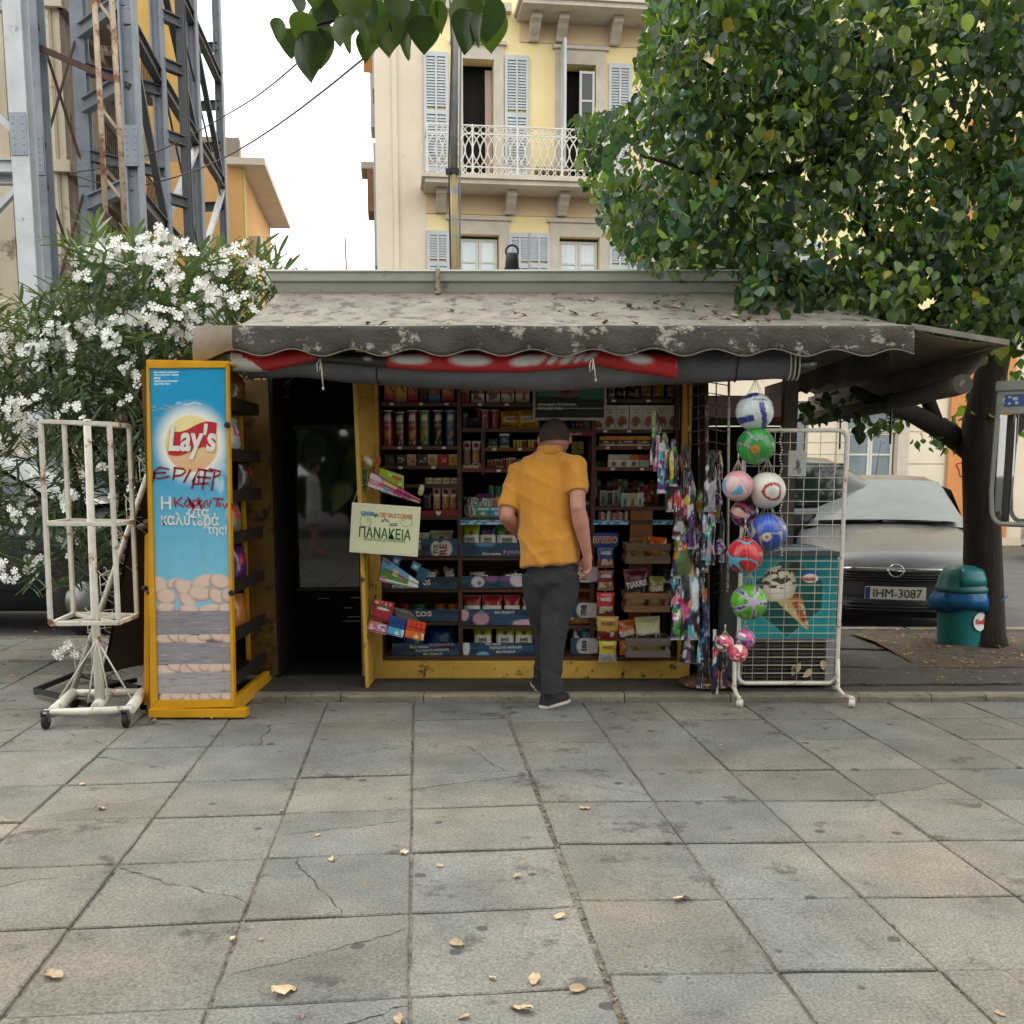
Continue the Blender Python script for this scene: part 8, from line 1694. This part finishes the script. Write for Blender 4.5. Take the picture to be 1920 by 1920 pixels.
# ---- steel shoring
stl = thing('steel_shoring', 'tall blue-grey steel frame shoring the left building', 'scaffold', (-7.5, 21, 0))
SG = mat('steel_blue_grey', '#8b949f', '#78818b', sc=2, rough=.5, bump=.05, c3='#5a4a40', t3=.7, sc3=4); SL = mat('steel_pale_grey', '#b9bfc3', '#a6acb0', sc=2, rough=.5, c3='#7a746c', t3=.62, sc3=5); SDK = mat('steel_dark_grey', '#53575c', '#45494d', sc=2, rough=.55); RST = mat('rust_red_rod', '#5a3f38', '#45302a', sc=6, rough=.8); PIP = mat('rusty_pipe', '#a89a84', '#8f7f6a', sc=4, rough=.7, c3='#6e4028', t3=.52, sc3=3)
cd = {'A1': (46, 18.2, .30, SL), 'A2': (74, 19.2, .34, SG), 'B': (161, 20.2, .24, SG), 'C': (252, 18.8, .26, SG), 'D': (305, 21.4, .22, SG), 'E': (370, 25.2, .22, SG), 'F': (416, 28.8, .2, SG), 'D2': (349, 21.9, .16, SDK), 'F2': (374, 28.9, .16, SDK)}
cp_ = {}
for k, (u, Y, w, m) in cd.items():
    p = pt(u, 300, Y); cp_[k] = V((p.x, p.y, 0)); MB().hbeam(V((p.x, p.y, 0)), V((p.x, p.y, 14.5)), w, w, .035, UP if False else (1, 0, 0) if k in ('C', 'D', 'E', 'F') else (0, 1, 0)).build('column', m, stl)
def bm_(a, b, z, h=.24, m=SG, nm='beam', z2=None): MB().hbeam(cp_[a]+UP*z, cp_[b]+UP*(z if z2 is None else z2), .16, h, .025).build(nm, m, stl)
for z in (3.6, 6.3, 9.15, 11.8):
    for a, b in (('C', 'D'), ('D', 'E'), ('E', 'F')): bm_(a, b, z, .26, SDK)
for z in (4.6, 6.47, 8.2, 9.5, 11.4): bm_('B', 'C', z, .26, SG)
for z in (5.9, 7.35, 8.57, 10.1, 11.15, 12.6): bm_('F2', 'F', z, .22, SDK)
for z in (6.9, 8.1, 9.45, 10.35): bm_('D', 'D2', z, .2, SDK)
for z in (5.2, 7.35, 8.9): bm_('B', 'D', z, .2, SDK)
for a, b, z0, z1 in (('C', 'D', 3.7, 6.2), ('C', 'D', 9.1, 6.4), ('D', 'E', 6.4, 9.0), ('D', 'E', 11.7, 9.2), ('E', 'F', 6.4, 9.0), ('E', 'F', 11.7, 9.2), ('E', 'F', 3.7, 6.2), ('C', 'D', 9.3, 11.7)): MB().bar(cp_[a]+UP*z0, cp_[b]+UP*z1, .13, .1).build('brace', SL if z0 < z1 else SDK, stl)
for a, b, z0, z1 in (('A2', 'B', 4.2, 6.9), ('A2', 'B', 6.9, 4.2), ('A2', 'B', 6.9, 9.6), ('A2', 'B', 9.6, 6.9), ('A2', 'B', 9.7, 12.2), ('D', 'E', 9.4, 6.4), ('D', 'F', 12.5, 8.5)): MB().bar(cp_[a]+UP*z0, cp_[b]+UP*z1, .042, .03).build('tie_rod', RST if a == 'A2' else SDK, stl)
MB().bar(cp_['A2']+UP*8.9, cp_['C']+UP*8.05, .1, .1).build('rail', RST, stl)
for u0, u1, Y in ((176, 201, 18.0), (208, 237, 18.1)): MB().tube([pt(u0, -20, Y), pt((u0+u1)/2+2, 240, Y), pt(u1, 480, Y)], .05, 8).build('pipe', PIP, stl)
for z in (5.3, 6.4, 7.5, 9.2): MB().bar(pt(190, 300, 18)*1+V((0, 0, z-pt(190, 300, 18).z)), pt(222, 300, 18.1)+V((0, 0, z-.35-pt(222, 300, 18.1).z)), .05).build('pipe_tie', PIP, stl)
bolt = MB().lathe([(.022, -.012), (.022, .0), (.012, .008)], 6, Matrix.Rotation(pi/2, 4, 'X')).mesh('bolt'); bolt.materials.append(SG)
for k, z in (('A1', 7.05), ('A2', 7.0), ('B', 7.1), ('C', 7.05), ('D', 6.9), ('E', 6.3)):
    w = cd[k][2]; q = cp_[k]; yy = q.y-w/2-.02; g = MB().box(q.x-w*.46, q.x+w*.46, yy, yy+.018, z-.34, z+.34).build('splice_plate', SG, stl)
    for i in range(6):
        for j in (-1, 1): o = bpy.data.objects.new('bolt', bolt); COL.objects.link(o); par(o, g); o.location = (q.x+j*w*.27, yy-.001, z-.28+.112*i)
for u0, u1, v, Y in ((0, 40, 308, 18.4), (0, 42, 330, 18.6), (-60, 26, 5, 18.4)): MB().hbeam(pt(u0-400, v, Y), pt(u1, v+4, Y), .16, .22, .025).build('beam', SL, stl)
MB().bar(pt(-30, 420, 18.3), pt(40, 345, 18.3), .12, .1).build('brace', SL, stl); MB().bar(pt(-20, 200, 18.3), pt(38, 258, 18.3), .12, .1).build('brace', SL, stl)
# ---- utility pole and cables
pp = thing('utility_pole', 'slim banded metal pole rising behind the kiosk roof', 'pole', (xat(852, 505, 9.4), 9.4, 0)); q0, q1, q2 = pt(853, 505, 9.4), pt(851, 322, 9.4), pt(855, -60, 9.4); r = 6.8*9.4/F
MB().tube([V((q0.x, 9.4, -.05)), q0, q1], r, 12).build('lower_pole', mat('ochre_banded_pole', '#b39a5a', '#8d8468', sc=9, rough=.6, c3='#6f8290', t3=.56, sc3=6, stretch=(.3, .3, 1)), pp); MB().tube([q1, q1.lerp(q2, .6)+V((-.005, 0, 0)), q2], r*1.02, 12).build('upper_pole', mat('grey_blue_pole', '#8f9296', '#7a7368', sc=6, rough=.6, c3='#5f7f96', t3=.58, sc3=5), pp)
MB().box(q1.x-.07, q1.x+.06, 9.36, 9.44, q1.z-.02, q1.z+.02).build('clamp', BLACK, pp)
for du, m in ((9, 'grey_cable'), (-8, 'black_cable')): MB().tube([V((q0.x+du*9.4/F, 9.36, .0)), pt(853+du, 505, 9.36), pt(851+du*1.2, 300, 9.36), pt(855+du, 90, 9.36), pt(854+du*1.6, -60, 9.36)], .008, 5).build('cable', plain(m, '#6b7780' if du > 0 else '#26272c', .6), pp)
for nm, a, b, sag in (('upper', (430, 212, 19), (560, 100, 12), .1), ('lower', (330, 332, 19), (600, 128, 10), .25)):
    P0, P1 = pt(*a), pt(*b); P1 = P0.lerp(P1, 1.5); Pm = pt(130, 325, 20); cb = MB().tube([Pm.lerp(P0, t)+UP*(-.2*sin(pi*t)) for t in np.linspace(0, 1, 6)][:-1]+[P0.lerp(P1, t)-UP*sag*sin(pi*t) for t in np.linspace(0, 1, 14)], .012, 4)
    tag(cb.build('overhead_cable', plain('cable_grey', '#5c5852', .7)), f'{nm} thin overhead cable crossing the sky beside the steel frame', 'cable')
# ================================================================ VEGETATION
def leafmat(name, rough=.42, trans=.35, spec=.5):
    return vcmat(name, rough, trans=trans, grime=.1, spec=spec)
LEAF = leafmat('linden_leaf', .34, .42); OLE = leafmat('oleander_leaf', .4, .14); BARK = mat('dark_bark', '#30271f', '#1d1612', sc=12, rough=.95, bump=1, bsc=30, stretch=(1, 1, .25))
def heart(fold, curl):
    """one linden leaf: heart outline, folded along the midrib, tip curled; stem end at the origin, hangs along -z"""
    y = [0, -.06, .12, .34, .6, .82, 1.0]; w = [0, .26, .46, .5, .38, .18, 0]
    P = []
    for yy, ww in zip(y, w):
        dz = curl*yy*yy; P.append([(-ww*cos(fold), dz+ww*sin(fold)*.8+.05*sin(yy*9), -yy), (0, dz, -yy+(.06 if ww == .26 else 0)), (ww*cos(fold), dz+ww*sin(fold)*.8-.04*sin(yy*8+1), -yy)])
    return np.array(P).reshape(-1, 3), [(i*3+j, i*3+j+1, i*3+j+4, i*3+j+3) for i in range(6) for j in (0, 1)]
LEAVES = [heart(f, c) for f, c in ((.25, .1), (.5, .3), (.1, -.15), (.7, .15))]
def lance():
    P = []
    for t in (0, .25, .6, .85, 1): w = .075*sin(pi*min(1, t*.92+.04))**.6; P.append([(-w, t, .05*sin(t*3)+.03), (0, t, .05*sin(t*3)), (w, t, .05*sin(t*3)+.03)])
    return np.array(P).reshape(-1, 3), [(i*3+j, i*3+j+1, i*3+j+4, i*3+j+3) for i in range(4) for j in (0, 1)]
LANCE = [lance()]
def merge(name, items, m, parent, shapes, kind=None):
    """items: (shape, 4x4 as array, colour) -> one mesh with the colours of its leaves"""
    vs = []; fs = []; cs = []; o = 0
    for k, M, c in items:
        v, f = shapes[k]; vs.append(v @ M[:3, :3].T+M[:3, 3]); fs += [tuple(i+o for i in q) for q in f]; cs.append(np.tile(c, (len(v), 1))); o += len(v)
    me = bpy.data.meshes.new(name); me.from_pydata(np.concatenate(vs).tolist(), [], fs); me.polygons.foreach_set('use_smooth', [True]*len(fs)); setcol(me, np.concatenate(cs)); o = link(name, me, m, parent, keep=True)
    if kind: o['kind'] = kind
    return o
def leafset(name, items, m, parent, shapes, keyf, nmax=300):
    """the nearest leaves each an object, the rest one joined part"""
    it = sorted(items, key=keyf); cache = {}; pal = {}
    for k, M, c in it[:nmax]:
        kc = (k, tuple(np.round(np.array(c), 3)))
        if kc not in cache:
            v, f = shapes[k]; me = bpy.data.meshes.new(name); me.from_pydata(v.tolist(), [], f); me.polygons.foreach_set('use_smooth', [True]*len(f)); setcol(me, np.tile(c, (len(v), 1))); me.materials.append(m); cache[kc] = me
        o = bpy.data.objects.new(name, cache[kc]); COL.objects.link(o); par(o, parent); o.matrix_basis = Matrix(M.tolist())
    if it[nmax:]: merge('foliage', it[nmax:], m, parent, shapes, 'stuff')
vr = random.Random(17)
def lmat(p, size, droop, az, roll=0): return np.array(Matrix.Translation(p) @ Matrix.Rotation(az, 4, 'Z') @ Matrix.Rotation(droop, 4, 'X') @ Matrix.Rotation(roll, 4, 'Z') @ Matrix.Scale(size, 4))
def inside(u, v, P):
    r = False; n = len(P)
    for i in range(n):
        a, b = P[i], P[i-1]
        if (a[1] > v) != (b[1] > v) and u < (b[0]-a[0])*(v-a[1])/(b[1]-a[1])+a[0]: r = not r
    return r
tr = thing('linden_tree', 'large leafy linden tree overhanging the right half of the kiosk', 'tree', gp(1843, 1212, KZ)); TB = gp(1843, 1212, KZ); YTR = TB.y
trunk = MB(); trunk.tube([TB+V((0, 0, -.06)), TB+V((0, 0, .1)), pt(1842, 1000, YTR), pt(1838, 870, YTR), pt(1836, 800, YTR+.05), pt(1880, 600, YTR+.1), pt(1930, 300, YTR+.1)], [.21, .165, .14, .135, .13, .11, .08], 14)
trunk.build('trunk', BARK, tr)
for pts, rs_ in (([(1835, 855, 8.3), (1775, 810, 8.2), (1710, 775, 8.0), (1655, 760, 7.7), (1600, 730, 7.3)], [.1, .085, .07, .05, .03]), ([(1840, 850, 8.35), (1900, 800, 8.6), (1990, 700, 8.9), (2100, 560, 9)], [.09, .08, .07, .05]), ([(1758, 800, 8.15), (1740, 750, 8.1), (1735, 640, 7.9), (1660, 520, 7.6)], [.06, .055, .05, .03]),
                 ([(1900, 480, 8.4), (1830, 300, 8.2), (1750, 200, 7.8), (1600, 60, 7.4)], [.08, .06, .05, .03]), ([(1700, 560, 7.9), (1580, 330, 7.6), (1540, 260, 7.5), (1500, 180, 7.4), (1450, 60, 7.2)], [.05, .045, .04, .035, .02]), ([(1560, 290, 7.5), (1450, 330, 7.2), (1330, 330, 7.0), (1200, 290, 6.9)], [.03, .025, .02, .01]), ([(1500, 190, 7.4), (1370, 150, 7.1), (1260, 80, 7)], [.03, .02, .01]), ([(1660, 540, 7.6), (1520, 520, 7.1), (1430, 560, 6.8)], [.03, .02, .01]), ([(1760, 500, 7.9), (1850, 420, 7.6), (1960, 380, 7.4)], [.04, .03, .02])):
    MB().tube([pt(*q) for q in pts], rs_, 9).build('branch', BARK, tr)
CRN = [(1225, -60), (1212, 20), (1192, 110), (1190, 190), (1140, 205), (1072, 215), (1088, 270), (1080, 330), (1120, 375), (1130, 430), (1190, 500), (1260, 512), (1400, 512), (1368, 560), (1378, 592), (1450, 606), (1560, 612), (1700, 612), (1760, 640), (1880, 690), (1960, 760), (2250, 740), (2500, 300), (2450, -300), (1260, -300)]
LOW = [(1500, 745), (1560, 735), (1640, 730), (1700, 790), (1640, 850), (1600, 800), (1560, 790), (1500, 800)]; LOW2 = [(1820, 735), (1860, 690), (1990, 690), (1990, 800), (1850, 830), (1770, 850), (1700, 830), (1790, 770)]
holes = [(1838, 42, 22), (1745, 92, 22), (1738, 560, 30), (1530, 292, 20), (1330, 110, 26), (1610, 165, 14), (1700, 480, 18), (1800, 600, 28), (1870, 560, 22), (1910, 215, 20), (1830, 150, 18), (1650, 60, 14), (1480, 30, 12), (1575, 395, 12), (1230, 480, 9)]
PAL = [C(x) for x in ('#2f4733', '#3a5234', '#4a6036', '#2b443a', '#3a5648', '#5a6e3a', '#74824a', '#40583a')]; YEL_ = [C('#a08a2c'), C('#8f8a30'), C('#6f7a2c')]
items = []
def cluster(u, v, Y, n, rad, poly, big=1.0):
    c = pt(u, v, Y); tone = V(vr.choice(PAL))*vr.choice((.6, .8, 1, 1.25, 1.5)); 
    for k in range(n):
        p = c+V((vr.gauss(0, rad), vr.gauss(0, rad), vr.gauss(0, rad*.7))); q = proj(p)
        if not inside(q[0], q[1], poly) or (p.z < 2.63 and p.y < 8.9 and p.x < 1.75 and p.z < 2.2+.32*(p.y-5.9)): continue
        if any(math.hypot(q[0]-a, q[1]-b_) < r_*.8*(.8+.4*mn.noise((q[0]*.05, q[1]*.05, 0))) for a, b_, r_ in holes): continue
        col = V(vr.choice(YEL_)) if vr.random() < .02 else V(tone).lerp(V(vr.choice(PAL)), vr.random()*.35)
        az = vr.uniform(0, 2*pi)
        col = V([round(x*60)/60+.004 for x in col]); items.append((vr.randrange(4), lmat(p, min(.095, .042+vr.expovariate(40))*big, vr.gauss(-.35, .75), az, vr.gauss(0, .7)), tuple(col)))
for k in range(1500):
    u, v = vr.uniform(1070, 2000), vr.uniform(-60, 640)
    if not inside(u, v, CRN): continue
    edge = u < 1450; lowr = v > 510
    Y = vr.uniform(6.5, 8.2) if not lowr else vr.uniform(6.3, 7.2)
    if mn.noise((u*.008, v*.011, Y*.9)) < -.12 and v < 520: continue
    cluster(u, v, Y, 18, .125, CRN)
for k in range(420):
    u, v = vr.uniform(1100, 2000), vr.uniform(-40, 620)
    if inside(u, v, CRN) and mn.noise((u*.007, v*.009, 3)) > -.12: cluster(u, v, vr.uniform(8.4, 10), 10, .26, CRN)
for k in range(160): u, v = vr.uniform(1950, 2450), vr.uniform(-280, 640); cluster(u, v, vr.uniform(6.5, 9), 14, .3, CRN)
for k in range(150): u, v = vr.uniform(1250, 2400), vr.uniform(-290, -60); cluster(u, v, vr.uniform(6.6, 9), 14, .28, CRN)
for k in range(30): u, v = vr.uniform(1500, 1700), vr.uniform(735, 840); cluster(u, v, vr.uniform(7.4, 8.2), 7, .1, LOW)
for k in range(60): u, v = vr.uniform(1720, 1960), vr.uniform(690, 850); cluster(u, v, vr.uniform(8.0, 9.5), 8, .14, LOW2)
leafset('leaf', items, LEAF, tr, LEAVES, lambda t: t[1][1, 3])
# bract-like pale tufts (linden flowers) over the crown
bi = []
for k in range(300):
    u, v = vr.uniform(1080, 1900), vr.uniform(0, 600)
    if inside(u, v, CRN): bi.append((0, lmat(pt(u, v, vr.uniform(6.3, 7)), vr.uniform(.05, .085), vr.uniform(1.6, 3.2), vr.uniform(0, 6)), C('#8a9a54')))
merge('bracts', bi, LEAF, tr, LANCE, 'stuff')
# ---- branch hanging in from above, close to the camera
br = thing('overhanging_branch', 'dark leafy linden branch hanging into the top of the view', 'branch', pt(760, -40, 2.9)); Y = 2.9
for pts, rs_ in (([(930, -90), (800, -40), (700, 20), (600, 45), (560, 60)], [.012, .009, .006, .004, .002]), ([(900, -80), (890, 10)], [.006, .003]), ([(720, 5), (735, 60)], [.004, .002])): MB().tube([pt(u, v, Y) for u, v in pts], rs_, 6).build('twig', BARK, br)
for u, v, s, az, dr, rl, k in [(545, 55, 60, .3, -.2, .1, 0), (572, 60, 90, -.2, -.1, -.15, 1), (605, 55, 75, .5, .1, .25, 0), (640, 30, 62, -.4, -.2, -.1, 0), (658, 45, 60, .9, -.1, .2, 3), (610, 0, 60, .2, .1, -.3, 2), (665, -30, 72, -.3, .0, .1, 0), (690, 20, 70, .2, -.3, -.2, 0), (700, 45, 62, .8, -.1, .1, 1), (725, 30, 80, -.2, 0, -.25, 0), (745, -15, 60, .2, .1, .3, 2), (768, 55, 62, 1.0, -.1, 0, 3), (770, 10, 60, .3, -.2, -.4, 0), (795, 30, 74, -.1, 0, .2, 0), (800, -25, 62, .3, .2, -.1, 2), (830, -20, 52, .6, 0, .3, 1), (870, -10, 82, -.25, .0, -.12, 0), (880, 18, 78, .4, -.1, .2, 1), (912, -5, 88, .1, 0, -.08, 0), (918, 20, 82, -.3, .1, .16, 0), (905, 28, 60, 1.1, 0, 0, 3), (560, -10, 40, .4, 0, .4, 2), (590, -30, 50, 0, 0, .2, 0), (640, -40, 60, .3, 0, -.2, 1), (700, -50, 70, 0, 0, .1, 0), (525, 35, 45, .5, -.3, .3, 1), (585, 15, 66, -.5, -.4, .1, 3), (620, 50, 50, .9, .3, -.2, 1), (655, 0, 70, .1, .4, .1, 0), (680, -10, 66, -.7, .1, -.2, 1), (712, 5, 72, .3, .3, .2, 0), (738, 40, 66, -.5, -.2, .1, 0), (755, 0, 70, .4, .2, -.1, 2), (785, 5, 66, .6, .1, .15, 1), (815, 5, 60, -.5, .3, -.3, 0), (690, 60, 60, .5, .2, -.1, 3), (625, -20, 60, .4, .1, .2, 0), (895, -30, 66, .5, .2, .2, 0), (570, 25, 60, .7, .2, -.3, 0), (1625, -25, 46, .2, 0, .3, 0), (1645, -22, 42, -.4, 0, -.35, 1)]:
    c = vr.choice([C(x) for x in ('#2c3d22', '#37482a', '#2a3a2a', '#41522c')]); v_, f_ = LEAVES[k]; me = bpy.data.meshes.new('leaf'); me.from_pydata(v_.tolist(), [], f_); me.polygons.foreach_set('use_smooth', [True]*len(f_)); setcol(me, np.tile(c, (len(v_), 1))); me.materials.append(LEAF)
    o = bpy.data.objects.new('leaf', me); COL.objects.link(o); par(o, br); o.matrix_basis = Matrix(lmat(pt(u, v, Y+vr.uniform(-.15, .15)), s*.86*Y/F, dr, az, rl).tolist()); q = o.modifiers.new('s', 'SUBSURF'); q.levels = q.render_levels = 1
cn = []
for k in range(620): cn.append((vr.randrange(4), lmat(V((vr.uniform(-4.5, 4.5), vr.uniform(-4, 1.6), vr.uniform(5.0, 7.2))), vr.uniform(.35, .7), vr.gauss(-.6, .6), vr.uniform(0, 6), vr.gauss(0, .6)), vr.choice(PAL)))
merge('foliage', cn, LEAF, br, LEAVES, 'stuff')
# ---- oleander
ol = thing('oleander_bush', 'tall white flowering oleander bush at the left', 'bush', V((-4.2, 8.0, 0))); OB = [(-60, 690), (-60, 540), (40, 590), (120, 560), (135, 470), (200, 445), (280, 450), (340, 470), (420, 480), (480, 490), (545, 500), (600, 560), (560, 700), (480, 800), (470, 1150), (300, 1160), (230, 1100), (120, 1080), (-60, 1040)]
OP = [C(x) for x in ('#586a54', '#6b7c62', '#4a5e49', '#7c8a66', '#60735a')]; oi = []; fl = []
stm = MB()
for k in range(16): b0 = V((-2.75+vr.uniform(-.45, .45), 8.0+vr.uniform(-.2, .3), 0)); u, v = vr.uniform(0, 480), vr.uniform(480, 700); stm.tube([b0, b0.lerp(pt(u, v, 7.8), .5)+V((vr.uniform(-.2, .2), 0, .3)), pt(u, v, vr.uniform(7.3, 8.4))], [.03, .02, .006], 6)
stm.build('stems', BARK, ol)
for k in range(1150):
    u, v = vr.uniform(-160, 560), vr.uniform(445, 1130)
    if not inside(u, v-22, OB) and u > -60: continue
    if v > 1000 and vr.random() < .4: continue
    p = pt(u, v, vr.uniform(7.05, 8.5)); d = V((vr.gauss(0, .6), vr.gauss(-.3, .5), .9+vr.gauss(0, .5))) if v < 900 else V((vr.gauss(0, .8), vr.gauss(-.4, .5), vr.gauss(0, .6))); d.normalize(); c = V(vr.choice(OP))
    for j in range(11):
        az = j*2.4+vr.random(); up_ = d*vr.uniform(.35, .9)+V((cos(az), sin(az), vr.uniform(-.3, .3)))*.8; up_.normalize(); M = basis(p+d*(j*.018), up_.cross(V((.3, .2, 1))), up_) @ Matrix.Scale(vr.uniform(.13, .21), 4)
        cc = V([round(x*50)/50+.006 for x in c.lerp(V(vr.choice(OP)), .5)]); oi.append((0, np.array(M), tuple(cc)))
leafset('leaf', oi, OLE, ol, LANCE, lambda t: t[1][1, 3])
# flower: five petals
fp_ = []; ff = []
for k in range(5):
    a = 2*pi*k/5; n0 = len(fp_); fp_ += [(0, 0, 0), (.5*cos(a-.5), .5*sin(a-.5), .14), (1.0*cos(a-.46), 1.0*sin(a-.46), .18), (1.05*cos(a+.34), 1.05*sin(a+.34), .1), (.5*cos(a+.46), .5*sin(a+.46), .1)]; ff.append((n0, n0+1, n0+2, n0+3, n0+4))
FLW = [(np.array(fp_), ff)]; fi = []
heads = [(62, 655), (75, 715), (20, 690), (45, 745), (150, 640), (165, 610), (110, 620), (185, 470), (205, 490), (265, 470), (240, 500), (300, 480), (320, 520), (340, 470), (410, 555), (385, 545), (345, 630), (280, 665), (330, 640), (243, 705), (12, 770), (145, 770), (160, 525), (175, 550), (210, 560), (240, 600), (200, 610), (295, 600), (130, 935), (15, 1020), (25, 1070), (70, 1060), (40, 960), (110, 740), (170, 680), (60, 800), (5, 640), (420, 500), (470, 505), (520, 500), (440, 470), (300, 450), (360, 500), (225, 465), (90, 690), (350, 590), (215, 640), (130, 1215), (500, 520), (455, 560), (400, 600)]
for u, v in heads:
    if vr.random() < .22: continue
    Y = vr.uniform(6.95, 7.3) if v < 1200 else 6.9; n = vr.randint(6, 17) if v < 900 else vr.randint(6, 10)
    for k in range(n):
        r = vr.uniform(.02, .10); a = vr.uniform(0, 6.28); p = pt(u, v, Y)+V((r*cos(a), vr.uniform(-.07, .02), r*sin(a)*.8)); d = V((vr.gauss(0, .5), -1, vr.gauss(.3, .5))).normalized()
        fi.append((0, np.array(basis(p, V((0, 0, 1)).cross(d), d.cross(V((0, 0, 1)).cross(d))) @ Matrix.Rotation(vr.uniform(0, 6), 4, 'Z') @ Matrix.Scale(vr.uniform(.024, .036), 4)), C('#eeeeea')))
for k in range(150):
    u, v = vr.uniform(-50, 540), vr.uniform(450, 1060)
    if inside(u, v, OB): p = pt(u, v, vr.uniform(6.95, 7.3)); d = V((vr.gauss(0, .5), -1, vr.gauss(.3, .5))).normalized(); fi.append((0, np.array(basis(p, V((0, 0, 1)).cross(d), d.cross(V((0, 0, 1)).cross(d))) @ Matrix.Scale(vr.uniform(.022, .034), 4)), C('#eaeae4')))
leafset('flower', fi, vcmat('white_petal', .6, grime=.03), ol, FLW, lambda t: t[1][1, 3])
[o for o in ol.children if o.name.startswith('foliage')][-1].name = 'blossom'
# ---- park trees behind the viewer: they shade the square and show in the glass
pi_ = []
for k in range(3400):
    x = vr.uniform(-16, 16); y = -9-vr.uniform(0, 6); z = vr.uniform(2.2, 9.5) if k < 2400 else vr.uniform(.5, 3); c = V(vr.choice(PAL)); pi_.append((vr.randrange(4), lmat(V((x, y, z)), vr.uniform(.5, .9), vr.uniform(-.8, .8), vr.uniform(0, 6), vr.uniform(-1, 1)), tuple(c)))
pk = merge('treeline', pi_, LEAF, None, LEAVES, 'stuff')
tk = MB()
for x in (-11, -6.2, -3.0, .8, 5, 9.5): tk.tube([(x, -10.5, -.05), (x+.2, -10.6, 2), (x+.1, -10.7, 5)], [.25, .2, .14], 8)
t_ = tk.build('trunks', BARK, pk); t_['kind'] = 'stuff'
